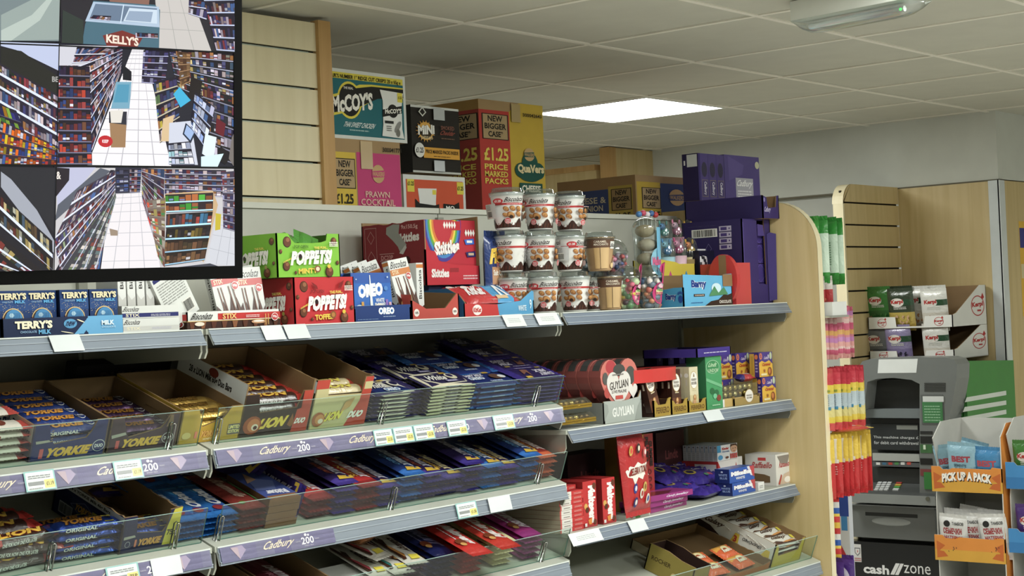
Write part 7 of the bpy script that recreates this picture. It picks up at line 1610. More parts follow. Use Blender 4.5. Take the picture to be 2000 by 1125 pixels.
mb, fr = pack(.075, .03, .024, lambda a, b: 'B82A30' if a > .3 else '34286E', 'film', 8, 4, 10, 6); mb.text(fr, 'Kinder', .45, .3, .85, .7, 'E8E0E0', .03)
xq = fx(1450, 738, SF+.03); solo('red_packet', mb, 'red and purple packet lying on the clear chocolate box', 'packet', place(xq, SF+.028, Z2+.072, 0, 14))
# caramel egg boxes
def egg_box(M, l, g):
    mb, F, L, T = carton(.078, .036, .080, 'E0AE1E', '3A2A78', '40307E', 'gloss'); mb.poly(F, [(0, 1), (0, .58), (.2, .66), (.45, .58), (.75, .66), (1, .50), (1, 1)], '46358C'); mb.ell(F, .14, .84, .10, .13, 'E07A30'); mb.text(F, '5', .10, .77, .18, .91, '46358C', .05); mb.text(F, 'Cadbury', .36, .68, .74, .82, 'D8CCE8', .02, .2); mb.ell(F, .86, .84, .09, .15, 'B8C8A8'); mb.ell(F, .68, .84, .04, .06, 'D8D4E0'); mb.text(F, 'Caramel', .22, .44, .82, .57, 'B84A20', .04, .1); mb.ell(F, .76, .20, .15, .18, '8A4A24'); mb.ell(F, .72, .22, .09, .11, 'C8763A'); mb.ell(F, .36, .25, .06, .06, 'A05A2A'); mb.rect(F, .08, .06, .5, .14, 'E8DCA8')
    mb.rect(L, 0, 0, .5, .95, 'D0A020'); mb.rect(L, .12, .1, .4, .85, 'B8901C'); mb.ell(L, .72, .82, .18, .10, 'E07A30'); mb.lines(L, .6, .2, .85, .7, 4, 'A89AC8', 3)
    return solo('caramel_egg_box', mb, l, 'box', M)
eb = Proto(egg_box); xe = [fx(1489, 770), fx(1437, 775), fx(1400, 780, SF+.02)]
eb(place(xe[0], SF+.0, Z2, -4), 'purple and yellow caramel egg box, bottom right beside the wooden panel', 'purple and yellow caramel egg boxes'); eb(place(fx(1484, 720), SF+.002, Z2+.0808, -3), 'purple and yellow caramel egg box, top right beside the wooden panel', 'purple and yellow caramel egg boxes')
eb(place(xe[1]+.006, SF+.062, Z2, -4), 'purple and yellow caramel egg box, lower middle one behind the clear box', 'purple and yellow caramel egg boxes'); eb(place(fx(1438, 720, SF+.064), SF+.064, Z2+.0808, -3), 'purple and yellow caramel egg box, upper middle one', 'purple and yellow caramel egg boxes'); eb(place(fx(1400, 780, SF+.078), SF+.078, Z2, -4), 'purple and yellow caramel egg box, lower left one behind the green box', 'purple and yellow caramel egg boxes'); eb(place(fx(1403, 720, SF+.08), SF+.080, Z2+.0808, -3), 'purple and yellow caramel egg box, upper left one', 'purple and yellow caramel egg boxes')

# ================================================================== right bay, third shelf (flat)
x0, x1 = fx(1095, 1030), fx(1141, 1022); w = x1-x0
def slim(M, l, g):
    mb, F, L, T = carton(w, .19, .0118, 'C8302E', 'B0A48A', 'B82A2A'); mb.rect(F, 0, 0, .50, 1, 'DAD6CE'); mb.rect(F, 0, 0, .06, 1, 'C8504A'); mb.lines(F, .15, .35, .42, .65, 1, '7A706A', 3); mb.lines(F, .60, .25, .92, .7, 2, 'E0A8A0', 4, .4)
    return solo('slim_chocolate_box', mb, l, 'box', M)
sl = Proto(slim)
for k in range(9): sl(place(x0+.001*(k % 2), SF+.001*(k % 3), Z3+.0122*(8-k)), 'slim white and red box in the neat stack, %s' % (nth(k+1, 10)), 'slim white and red boxes')
sl(place(x0+.002, SF+.006, Z3+.0122*9+.0006, 10), 'slim white and red box lying askew on top of the stack', 'slim white and red boxes')
def malt(M, l, g):
    mb, F, L, T = carton(.062, .11, .128, 'C4282A', '8A1C1E', 'B02426', 'gloss'); mb.text(F, 'Maltesers', .38, .08, .92, .90, 'F0ECE8', .06, 0, 0, -1); mb.rect(F, 0, 0, 1, .04, 'A82224')
    mb.ell(F, .18, .46, .13, .065, 'D8A84A'); mb.ell(F, .27, .38, .13, .06, '5A2A18'); mb.ell(F, .84, .88, .13, .07, '6A3420'); mb.poly(F, [(.3, .16), (.6, .2), (.56, .06), (.36, .06)], 'E08A2A'); mb.ell(F, .82, .10, .12, .06, '6A3420'); mb.rect(F, .04, .03, .2, .10, 'E0DCD8')
    return solo('malt_ball_box', mb, l, 'box', M)
mt = Proto(malt); mt(place(fx(1143, 1020), SF+.004, Z3), 'upright red malt ball box next to the slim stack', 'upright red malt ball boxes'); mt(place(fx(1178, 1012), SF+.0, Z3), 'upright red malt ball box beside the red pouch', 'upright red malt ball boxes')
# red pouch
def cel(a, b): return 'B82226'
mb, fr = pack(.138, .215, .035, cel, 'film', 5, 6, 14, 18, 'b')
mb.poly(fr, [(.06, .54), (.20, .60), (.34, .58), (.50, .64), (.66, .60), (.88, .62), (.80, .54), (.92, .44), (.70, .46), (.62, .40), (.46, .44), (.30, .34), (.24, .44), (.10, .46)], 'ECE6DC'); mb.text(fr, 'CELEBRATIONS', .16, .48, .84, .58, '8A3A30', .04, .1, .03)
for a_, b_, c, c2 in ((.30, .30, '2A3A8A', 'D8D8E0'), (.66, .30, 'C8A84A', '8A5A2A'), (.5, .22, 'D8D0C0', 'A83A30'), (.24, .12, '2A2A6A', 'E0D8D0'), (.70, .14, 'D0C8BC', '4A5A9A'), (.25, .80, 'C89A3A', 'D8503A'), (.54, .82, '3A2A28', 'E0D0B8'), (.76, .76, 'C04A50', 'E8D8D0')):
    mb.ell(fr, a_, b_, .09, .055, c, 10, rot=.6); mb.ell(fr, a_+.01, b_, .05, .03, c2, 8, rot=.6)
xc = fx(1226, 990, SF+.02); solo('sweets_pouch', mb, 'tall red sweets pouch standing in front of the yellow box', 'bag', pouch_m(place(xc, SF+.012, Z3+.128, 3, -5)))
# yellow and red gummies box behind
Yg = SF+.10; x0, x1 = fx(1216, 950, Yg), fx(1279, 950, Yg); w = x1-x0; h = hz(1260, 848, Yg, Z3)
mb, F, L, T = carton(w, .06, h, 'B4262A', '8A6A1A', 'C8A424', 'gloss'); mb.poly(F, [(0, .58), (.2, .62), (.5, .56), (.68, .70), (.70, 1), (0, 1)], 'D8B41E')
for a_, b_ in ((.2, .86), (.35, .76), (.52, .86), (.6, .78)): mb.ell(F, a_, b_, .07, .05, 'B83A24', rot=.8)
mb.text(F, 'FILLED', .74, .62, .84, .96, '3A1414', .06, 0, 0, -1); mb.text(F, 'GUMMIES', .86, .55, .96, .90, '2A1010', .05, 0, 0, -1)
for b_ in (.48, .38, .28): mb.ring(F, .85, b_, .06, .035, .35, '6A1A1A', 10)
solo('gummies_box', mb, 'tall red and yellow gummies box behind the red pouch', 'box', place(x0, Yg, Z3))
# red cartons at the back, the shade painted into their dark colour
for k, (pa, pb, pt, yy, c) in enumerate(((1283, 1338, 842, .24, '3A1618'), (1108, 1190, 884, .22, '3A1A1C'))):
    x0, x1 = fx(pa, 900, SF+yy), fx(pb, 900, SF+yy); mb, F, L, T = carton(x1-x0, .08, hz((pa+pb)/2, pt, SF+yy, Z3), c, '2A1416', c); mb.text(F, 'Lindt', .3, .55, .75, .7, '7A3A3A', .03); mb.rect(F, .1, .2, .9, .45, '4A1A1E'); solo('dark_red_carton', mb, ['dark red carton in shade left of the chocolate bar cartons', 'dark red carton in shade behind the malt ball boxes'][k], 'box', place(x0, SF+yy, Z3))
# magenta flat boxes
x0, x1 = fx(1268, 990), fx(1352, 985)
def mag(M, l, g):
    mb, F, L, T = carton(x1-x0, .09, .0165, '9A2A7A', '7A1E60', 'A83A88', 'gloss'); mb.text(F, 'Candy Jewellery', .42, .25, .90, .75, 'D8C8DC', .04, .1); mb.poly(T, [(.05, .1), (.5, .05), (.8, .5), (.3, .9)], '7A2A2A'); mb.rect(F, 0, 0, .05, 1, 'D0C8D0')
    return solo('candy_jewellery_box', mb, l, 'box', M)
mg = Proto(mag)
for k in range(3): mg(place(x0-.012*(k == 0)-.018*(k == 1), SF+.004*k, Z3+.0172*(2-k), 3*(k-1)), 'flat magenta candy box, %s of three in front of the purple bags' % ['topmost', 'middle', 'bottom'][k], 'flat magenta candy boxes')
mb, F, L, T = carton(.13, .035, .014, 'D8DAD0', 'B8BAB0', 'C8CCC0'); mb.rect(F, .4, 0, .6, 1, '5A9A4A'); mb.ell(F, .25, .5, .05, .4, 'C84A3A'); xx = fx(1218, 1002, SF-.004); solo('small_white_box', mb, 'small white and green sweet box lying at the foot of the red pouch', 'box', place(xx, SF-.010, Z3, 2))
# heap of purple bags
def pbag(M, l, g):
    mb, fr = pack(.17, .12, .035, lambda a, b: '3A2A86' if (int(a*5)+int(b*4)) % 3 else '46329A', 'film', 3, 3, 16, 12, 'a', wr=.009, seed=6); mb.ell(fr, .35, .55, .13, .16, 'C8B030'); mb.ell(fr, .35, .55, .08, .1, '2A1A50'); mb.text(fr, 'Cadbury', .5, .6, .86, .82, 'D8D0E8', .03, .2); mb.ell(fr, .7, .3, .06, .08, 'B04A5A'); mb.ell(fr, .6, .28, .05, .07, '4A8A6A')
    return solo('purple_sweet_bag', mb, l, 'bag', M)
pb = Proto(pbag)
for k, (px, py, yy, zz_, rz, rx, lb) in enumerate(((1392, 985, .035, .0, 12, 0, 'crumpled purple foil bag at the bottom right of the heap'), (1345, 975, .075, .016, -8, 8, 'crumpled purple foil bag in the lower middle of the heap'), (1310, 975, .14, .020, 5, 14, 'crumpled purple foil bag at the lower left of the heap'), (1385, 970, .10, .036, -14, 16, 'crumpled purple foil bag on the right of the heap'), (1318, 960, .15, .056, 10, 22, 'crumpled purple foil bag topmost on the heap'), (1350, 965, .17, .046, -4, 20, 'crumpled purple foil bag at the back of the heap'))):
    pb(place(fx(px, py, SF+yy), SF+yy+.05, Z3+zz_, rz, rx), lb, 'crumpled purple foil bags')
# white and red children's chocolate cartons
Yk = 2.795; x0 = fx(1403, 921, Yk); x1 = fx(1442, 916, Yk); w = x1-x0; hl_ = hz(1403, 902, Yk, Z3); dk = .137
zb0 = Z3
mb, F, L, T = carton(w, dk, hl_, 'C4302C', 'B82C2A', 'D8D4D0'); mb.rect(L, .35, .15, .95, .9, 'D4D2CC'); mb.lines(L, .5, .35, .85, .7, 2, '8A8A88', 3, .4); mb.poly(F, [(0, 1), (.4, .2), (.6, .8), (.7, .2), (.9, .9), (1, .3), (1, 1)], 'E4E0DC')
solo('red_carton', mb, 'red carton under the eight slim white chocolate cartons', 'box', place(x0, Yk, zb0)); zk = zb0+hl_+.0006
hk = hz(1403, 872, Yk, zk); hk = max(.05, hk)
def kinder(M, l, g):
    mb, F, L, T = carton(w*1.0, .0150, hk, 'E4E6E6', 'B8BAB8', 'A8B0AC'); mb.rect(F, .0, .55, .18, 1, '3A9AC8'); mb.text(F, 'Kinder', .24, .68, .58, .84, 'C8302C', .05); mb.text(F, 'Chocolate', .24, .52, .60, .62, '3A6AA8', .03); mb.ell(F, .14, .22, .12, .16, '4AA0D0'); mb.ell(F, .82, .70, .17, .28, 'D8A888'); mb.poly(F, [(.64, .80), (.66, .98), (.96, .98), (.99, .76), (.90, .88), (.74, .88)], '4A3020')
    for sx_ in (.77, .88): mb.ell(F, sx_, .70, .022, .03, '3A2A24')
    mb.ell(F, .82, .53, .05, .025, 'B05A50')
    for k in range(4): mb.rect(F, .62+.09*k, .06, .68+.09*k, .38, 'C8403A')
    mb.ell(F, .45, .18, .08, .07, '6A3A24'); mb.ell(L, .5, .88, .2, .05, '6A6A6A'); mb.lines(L, .2, .1, .8, .7, 5, '9A9C9A', 4, .3)
    return solo('childrens_chocolate_carton', mb, l, 'box', M)
kd = Proto(kinder)
for k in range(8): kd(place(x0, Yk+.001+.0166*k, zk), ['slim white carton with a child face, frontmost of eight', 'slim white carton second from the front of eight', 'slim white carton third from the front of eight', 'slim white carton fourth from the front of eight', 'slim white carton fifth from the front of eight', 'slim white carton sixth from the front of eight', 'slim white carton seventh from the front of eight', 'slim white carton at the back of eight'][k], 'slim white chocolate cartons')
mb, F, L, T = carton(min(.03, 4.726-x1-.006), .08, atY(1450, 891, Yk).z-Z3, 'D8D6D2', 'C8C6C2', 'C8CCC8'); mb.text(F, 'Kinder', .2, .55, .85, .7, 'C8302C', .03); mb.poly(F, [(0, .3), (.5, .1), (1, .35), (1, 0), (0, 0)], 'C8302C'); solo('white_carton', mb, 'narrow white and red carton right of the red carton', 'box', place(x1+.003, Yk+.004, Z3))
# blue chewy candy boxes
x0, x1 = fx(1428, 968), fx(1474, 962)
def mike(M, l, g, h):
    mb, F, L, T = carton(x1-x0, .055, h, '2656B0', '1C2C6A', '3A66B8', 'gloss'); mb.poly(F, [(.78, 1), (1, 1), (1, .2), (.9, .3)], 'B83A44'); mb.poly(F, [(.70, 1), (.80, 1), (.92, .3), (.84, .34)], 'D8D8E4'); mb.text(F, 'MikeIke', .06, .48, .88, .80, 'F0F0F4', .07, 0, .03, 0, ('A8203A', .12)); mb.text(F, 'WHITE', .24, .20, .60, .38, 'E8E8F0', .03); mb.text(L, 'WHITE', .25, .50, .85, .66, '8AA0D0', .04); mb.text(L, 'BLUE', .35, .28, .85, .44, '8AA0D0', .04); mb.ell(L, .5, .8, .08, .06, 'C8D0E8')
    return solo('chewy_candy_box', mb, l, 'box', M)
hm = hz(1428, 916, SF, Z3); mike(place(x0+.003, SF-.004, Z3, 1), 'blue chewy candy box, lower one beside the white coconut box', '', hm*.46); mike(place(x0-.002, SF+.002, Z3+hm*.46+.0006, -2), 'blue chewy candy box, upper one beside the white coconut box', '', hm*.52)
# white coconut praline box
x0, x1 = fx(1519, 948), fx(1549, 944); h = hz(1519, 888, SF, Z3); d = .115
mb, F, L, T = carton(x1-x0, d, h, 'DAD8D2', 'CFCDC6', 'D4D2CC'); 
for fr in (F, L): mb.rect(fr, .42, .80, .68, .90, 'C03A38'); mb.text(fr, 'Raffaello', .22, .56, .88, .76, 'B04A48', .03, .1)
mb.poly(F, [(.1, .94), (.9, .94), (.75, .66), (.3, .70)], '8A827A'); mb.poly(F, [(.1, .02), (.5, .34), (.9, .4), (.95, .02)], 'D0B8A0'); mb.ell(F, .7, .15, .2, .1, 'F0ECE4'); mb.poly(F, [(.1, .05), (.3, .35), (.36, .3), (.2, .02)], 'B84A3A')
mb.poly(L, [(.20, .40), (.62, .36), (.80, .30), (.80, .10), (.28, .08)], '6A5234'); solo('coconut_box', mb, 'white coconut praline box at the right end of the third shelf', 'box', place(x0, SF+.004, Z3))
mb, F, L, T = carton(.040, .03, .026, 'E0E0DC', 'C8C8C4', 'D8D8D4'); mb.lines(F, .2, .3, .8, .7, 2, '9A9A98', 3); solo('small_white_box', mb, 'small plain white box in front of the coconut praline box', 'box', place(fx(1479, 955, SF-.004), SF-.008, Z3, 2))

# ================================================================== right bay, fourth shelf (tilted)
xg = SR.X(1517, 1064, DF)[0]; hg = SR.X(1517, 1064, DF)[1]; xg1 = SR.X(1573, 1052, DF)[0]; w = xg1-xg; dg = .30
mb, F, L = shoebox(w, dg, hg*.8, hg, hg*1.1, 'C8B030', '8A6A42', front=[(1, hg*1.0), (.90, hg*.98), (.84, hg*.5), (.16, hg*.45), (.1, hg*.9), (0, hg)], side=[(1, hg*1.1)]+torn(14, 1, 0, hg, .0015, 3), left='D8D8D0')
L = Face((0, dg, 0), (0, -dg, 0), (0, 0, hg), (-1, 0, 0)); F = Face((0, 0, 0), (w, 0, 0), (0, 0, hg), (0, -1, 0))
mb.poly(L, [(.0, .62), (.18, .55), (.45, .10), (.52, .30), (.52, .0), (0, 0)], '3A241A'); mb.text(L, 'Galaxy', .10, .60, .34, .88, '4A2C1E', .03, .3); mb.poly(L, [(.44, .12), (.56, .12), (.555, .72), (.50, .72)], 'E0C01E'); mb.text(L, '3', .49, .34, .535, .62, 'B83A20', .06); mb.text(L, 'BARS', .475, .20, .54, .28, 'B83A20', .03); mb.text(L, '(28x(3x30g))', .60, .52, .84, .68, '2A2420', .02); mb.poly(L, [(.80, 0), (.96, 0), (.95, .62), (.90, .62)], 'E0C01E')
solo('display_tray', mb, 'white and yellow open carton of multipack bars beside the wooden panel', 'tray', SR.M(xg, DF))
for k in range(6):
    gc(SR.M(xg+w*.5, DF+.045+.046*k, hg*.62+.003*(k % 2), 0+6*(k % 3-1), 14) @ Matrix.Diagonal((min(1, w/.19), .62, 1.5, 1)), 'cream and brown bar in the white and yellow carton, %s from the front' % ORD[k], 'cream and brown bars in the white and yellow carton')
for k in range(3): gc(SR.M(xg+w*.5, DF+.026, hg*.40-.02*k, 0, 0) @ Matrix.Diagonal((min(1, w/.2), .42, 1.3, 1)), 'cream bar showing at the open front of the white and yellow carton, %s' % ['upper', 'middle', 'lower'][k], 'cream bars at the open front of the white and yellow carton')
xr0 = SR.X(1359, 1110, DF)[0]; hr0 = SR.X(1359, 1110, DF)[1]; xr1 = SR.X(1394, 1100, DF)[0]; hrr = hr0
mb, F, L = shoebox(.085, .17, hrr*.9, hrr, hrr*1.08, '8E7A2E', '3A2620', side=[(1, hrr*1.1), (.6, hrr*1.12), (.3, hrr), (0, hrr)], left='9A8838')
L = Face((0, .17, 0), (0, -.17, 0), (0, 0, hrr), (-1, 0, 0)); mb.text(L, 'ROCHER', .10, .50, .52, .68, '4A3A18', .02); mb.ell(L, .62, .24, .06, .14, 'D8C080'); solo('display_tray', mb, 'olive gold open carton at the left of the fourth shelf', 'tray', SR.M(xr0, DF))
x2 = xr0+.093; ho = .028
wt = xg-x2-.008
mb, F, L = shoebox(wt, .29, ho*.7, ho, ho*1.15, 'B0642E', KRAFT, front=[(1, ho*.9), (.9, ho*.6), (.1, ho*.6), (0, ho)], side=[(1, ho*1.05)]+torn(20, 1, 0, ho*1.02, .0018, 12), left='C8B898')
solo('display_tray', mb, 'kraft open carton of orange packets between the gold and white cartons', 'tray', SR.M(x2, DF))
def orp_(M, l, g):
    mb, fr = pack(.08, .06, .022, lambda a, b: 'D8602A' if b < .6 else 'E0A030', 'film', 4, 4, 12, 8); mb.ell(fr, .5, .6, .25, .2, 'E8D8A0'); mb.ell(fr, .45, .5, .14, .12, 'A84A20'); mb.text(fr, "Reese's", .2, .3, .8, .6, 'F0E8D0', .05, .1); return solo('orange_packet', mb, l, 'packet', M)
orq = Proto(orp_)
for k in range(4): orq(SR.M(x2+wt*(.28+.42*(k % 2)), DF+.05+.06*(k//2), ho*.3+.006*(k//2), 8*(k % 2)-4, 10), 'orange packet in the kraft carton, %s' % ['front left', 'front right', 'rear left', 'rear right'][k], 'orange packets in the kraft carton')
# ================================================================== packs hanging on hooks outside the end panel
XO = 4.762
def faceX(x, y, z, rz=0.0): return Matrix(((0, 0, -1, x), (-1, 0, 0, y), (0, 1, 0, z), (0, 0, 0, 1))) @ Matrix.Rotation(math.radians(rz), 4, 'Y')
def hang(make, px_r, pyt, pyb, n, step, name, cat, descr, group, wpk, t_, x0=.018, tilt=0):
    xl = XO+x0+step*(n-1); q = atX(px_r, (pyt+pyb)/2, xl); yc = q.y+wpk/2; zt = atX(px_r, pyt, xl).z; zb = atX(px_r, pyb, xl).z
    h = zt-zb; P_ = Proto(lambda M, l, g: solo(name, make(wpk, h, t_), l, cat, M))
    for k in range(n):
        w_ = ['nearest the wooden panel', 'second from the panel', 'third from the panel', 'fourth from the panel', 'fifth from the panel', 'sixth from the panel', 'seventh from the panel', 'eighth from the panel', 'ninth from the panel', 'tenth from the panel', 'eleventh from the panel'][k]
        r = random.Random(k)
        P_(faceX(XO+x0+step*k, yc+r.uniform(-.003, .003), (zt+zb)/2+r.uniform(-.003, .003), r.uniform(-24, 10)), '%s, %s' % (descr, w_), group)
    # hook
    mb = MB(); zh = zt-.012
    mb.tube([(0, 0, 0), (xl-XO+.045, 0, 0), (xl-XO+.055, 0, .012)], .0022, 'A8A8A4', 'chrome', 6); mb.box(0, .003, -.012, .012, -.02, .02, '9A9A96', 'metal')
    solo('display_hook', mb, 'metal hook holding the %s' % group, 'hook', place(XO+.0005, yc, zh))
def green(w, h, t):
    mb, fr = pack(w, h, t, lambda a, b: '2A8A2E' if b > .78 or b < .12 else ('C4D8C4' if .06 < a < .96 else '3A9440'), 'film', 4, 8, 10, 18, 'b'); mb.ell(fr, .5, .76, .2, .05, 'D8E0D8'); mb.ell(fr, .5, .76, .13, .03, '1E6A2A'); mb.lines(fr, .3, .25, .75, .66, 10, '6A8A6A', 3); mb.barcode(fr, .35, .14, .7, .22, 2); return mb
hang(green, 1653, 432, 545, 5, .040, 'sweet_packet', 'packet', 'green and white packet on the topmost hook', 'green and white packets on the topmost hook', .085, .018, .020)
def pinkp(w, h, t):
    def cf(a, b): return ['D88A9A', 'E0A8A0', 'D86A8A', 'E0B060', 'C88AC0', 'E4C8C0', 'D8708A'][(int(b*11)*3+int(a*3)) % 7]
    mb, fr = pack(w, h, t, cf, 'film', 4, 6, 6, 18, 'b'); mb.ell(fr, .4, .85, .3, .06, 'E0C040'); mb.lines(fr, .2, .4, .8, .75, 6, 'B86A7A', 3); mb.ell(fr, .5, .2, .2, .05, '5A9A4A'); return mb
hang(pinkp, 1675, 606, 688, 10, .026, 'sweet_packet', 'packet', 'pink and orange packet on the second hook', 'pink and orange packets on the second hook', .085, .013, .015)
def ryb(w, h, t):
    def cf(a, b): return 'C83A4A' if b > .80 else ('E0C830' if b > .62 or b < .18 else ('B8C8D0' if b > .34 else 'D8CC80')) if .06 < b else 'D84A50'
    mb, fr = pack(w, h, t, cf, 'film', 4, 6, 8, 18, 'b'); mb.rect(fr, .1, .30, .9, .36, '3A8AB0'); mb.lines(fr, .2, .38, .85, .6, 6, '7A8A94', 3); mb.barcode(fr, .25, .08, .75, .20, 4); mb.rect(fr, .1, .64, .9, .68, '8A9A30'); return mb
hang(ryb, 1697, 722, 822, 9, .028, 'sweet_packet', 'packet', 'red, yellow and silver packet on the third hook', 'red, yellow and silver packets on the third hook', .095, .014, .015)
def fries(w, h, t):
    def cf(a, b): return 'C42A2E' if b < .58 else ('E0C030' if (int(a*6)) % 2 else 'E4DCC8')
    mb, fr = pack(w, h, t, cf, 'film', 4, 6, 12, 14, 'b'); mb.rect(fr, .1, .55, .9, .62, 'E8E4DC'); mb.lines(fr, .2, .34, .85, .52, 4, 'E0A8A0', 3); mb.ell(fr, .4, .2, .18, .09, 'D8A84A'); mb.rect(fr, .1, .02, .7, .08, 'E0DCD4'); return mb
hang(fries, 1711, 846, 948, 10, .030, 'sweet_packet', 'packet', 'red and yellow striped packet on the fourth hook', 'red and yellow striped packets on the fourth hook', .095, .014, .015)
def misc(w, h, t):
    mb, fr = pack(w, h, t, lambda a, b: 'C8C0B8' if b > .6 else 'A82A2A', 'film', 5, 6, 8, 10, 'b'); mb.ring(fr, .35, .75, .2, .16, .2, 'B87A4A'); mb.text(fr, 'Zoo', .3, .1, .7, .3, 'E0A060', .04); return mb
hang(misc, 1637, 548, 592, 3, .035, 'sweet_packet', 'packet', 'white and dark red packet behind the green ones', 'white and dark red packets under the green ones', .07, .016, .03)
mb, F, L, T = carton(.10, .09, .045, 'D8DAD6', 'CFD1CC', 'D0D0CC'); q = atX(1636, 616, XO+.05); solo('small_white_box', mb, 'plain white box perched behind the wooden panel edge', 'box', place(XO+.016, q.y, q.z)); zq = q.z
mb = MB().box(0, .12, 0, .12, -.006, 0, 'B8BAB0', 'metal'); solo('small_shelf', mb, 'small metal shelf under the plain white box outside the end panel', 'shelf', place(XO+.0005, q.y-.004, zq-.0006))
# red and yellow bag lying across the fourth hook's packs
mb, fr = pack(.15, .085, .018, lambda a, b: 'C83A34' if b < .3 or b > .7 else ('E0C040' if int(a*7) % 2 else 'E0DCD4'), 'film', 4, 4, 14, 8, 'a'); q = atX(1660, 838, XO+.12); o = solo('sweet_packet', mb, 'red and yellow checked bag lying flat on top of the striped packets', 'packet', place(XO+.12, q.y+.02, q.z-.006, -25, 4))
# packs lower down and posters
def strip(w, h, t):
    def cf(a, b): return ['D8B420', 'C83030', 'E0C030', '2A5AA8', 'D0D0C8', 'B82A2A'][int(b*12) % 6]
    mb, fr = pack(w, h, t, cf, 'film', 4, 6, 6, 22, 'b'); return mb
hang(strip, 1650, 968, 1092, 3, .03, 'sweet_packet', 'packet', 'tall yellow and red packet on the lowest hook', 'tall yellow and red packets on the lowest hook', .08, .014, .02)
def purp(w, h, t):
    mb, fr = pack(w, h, t, '4A2A7A', 'film', 5, 5, 8, 10, 'b'); mb.ell(fr, .35, .5, .18, .3, 'D0C8DC', rot=.4); mb.ell(fr, .7, .45, .15, .3, 'D8D0E0', rot=.3); return mb
hang(purp, 1670, 1094, 1150, 2, .05, 'sweet_packet', 'packet', 'purple and white packet at the very bottom', 'purple and white packets at the very bottom', .11, .016, .05)
# striped board standing between panel and cash machine
A = atX(1632, 962, 5.35); B = atX(1657, 1095, 5.35)
mb = MB(); wd = A.y-B.y+.03; hd = 1.10-.0; zz0 = atX(1640, 962, 5.35).z
mb.box(0, wd, 0, .03, 0, zz0, 'C8CCD4', 'card', f='D0D4DA'); F = Face((0, 0, 0), (wd, 0, 0), (0, 0, zz0), (0, -1, 0))
mb.rect(F, 0, .90, 1, 1, '2A4AA0'); mb.rect(F, 0, .93, .2, .99, 'E0C030'); mb.rect(F, .55, .84, .9, .90, '3A8AC8')
for b_ in (.70, .58): mb.poly(F, [(.2, b_+.12), (1, b_), (1, b_-.06), (.2, b_+.08)], 'C02A30')
mb.poly(F, [(.1, .34), (1, .44), (1, .28), (.1, .28)], 'C03A30'); mb.rect(F, 0, 0, .3, .5, 'E0C030'); mb.text(F, 'ZIP', .4, .30, .95, .38, 'F0F0EC', .05)
solo('striped_board', mb, 'blue, white and red striped display board left of the cash machine', 'board', place(5.35, A.y+.02, 0, -90))

# ================================================================== cash machine against the right wall
AX, AY = 6.56, 3.403
t = root('cash_machine', 'grey cash machine with green side below the snack trays', 'cash machine', place(AX, AY, 0, -90))
def am(px, py, pr=0.0):
    """pixel on the plane that stands pr metres in front of the cash machine's face"""
    p = atX(px, py, AX-pr); return (AY-p.y, p.z)
def bx4(mb, p0, p1, pr, back, col, fin='plastic', **k):
    a, z1 = am(p0[0], p0[1], pr); b_, z0 = am(p1[0], p1[1], pr); mb.box(min(a, b_), max(a, b_), -pr, back, min(z0, z1), max(z0, z1), col, fin, **k)
def pg(mb, pts, pr, th, col, edge=None, fin='plastic'):
    P = [am(x, y, pr) for x, y in pts]; mb.plate((0, -pr, 0), (1, 0, 0), (0, 0, 1), (0, -1, 0), P, th, col, edge or col, None, fin)
WM = .505; DM = 7.12-AX
GR, GD, GL = '6E7270', '3E403E', '868A88'
mb = MB(); zt = am(1760, 722)[1]
mb.box(0, WM, .02, DM, am(1700, 1062)[1], zt, '4A4C4A', 'plastic', r='2E7A2C'); part('body', mb, t)
mb = MB(); BP = .06; zb_k = am(1740, 1060, BP)[1]; xL = am(1657, 1080, BP)[0]; mb.box(0, WM, .0, DM, 0, zb_k-.003, '17181A', 'gloss', r='2E7A2C'); mb.box(xL, WM, -BP, -.001, 0, zb_k-.003, '17181A', 'gloss')
F = Face((0, -BP, 0), (WM, 0, 0), (0, 0, zb_k), (0, -1, 0)); F.fin = 'gloss'
def fa(px, py): a, z = am(px, py, BP); return a/WM, z/zb_k
def tx(mb, F, f, s_, x0, y0, x1, y1, c, bold=.03, sh=0.0): a0, b1 = f(x0, y0); a1, b0 = f(x1, y1); mb.text(F, s_, a0, b0, a1, b1, c, bold, sh)
tx(mb, F, fa, 'cash', 1686, 1101, 1737, 1123, 'ECECEC', .035); tx(mb, F, fa, 'zone', 1765, 1103, 1818, 1123, 'ECECEC', .0); tx(mb, F, fa, 'there when you need it', 1686, 1127, 1800, 1136, 'D8D8D8', .01)
a0, b0 = fa(1739, 1122); a1, b1 = fa(1764, 1101)
for q0, q1, q2, q3 in ((.0, .3, .75, .45), (.36, .62, 1.05, .80)): mb.poly(F, [(a0+(a1-a0)*q0, b0), (a0+(a1-a0)*q1, b0), (a0+(a1-a0)*q2, b1), (a0+(a1-a0)*q3, b1)], 'ECECEC')
part('base_cabinet', mb, t, 'black base with white lettering')
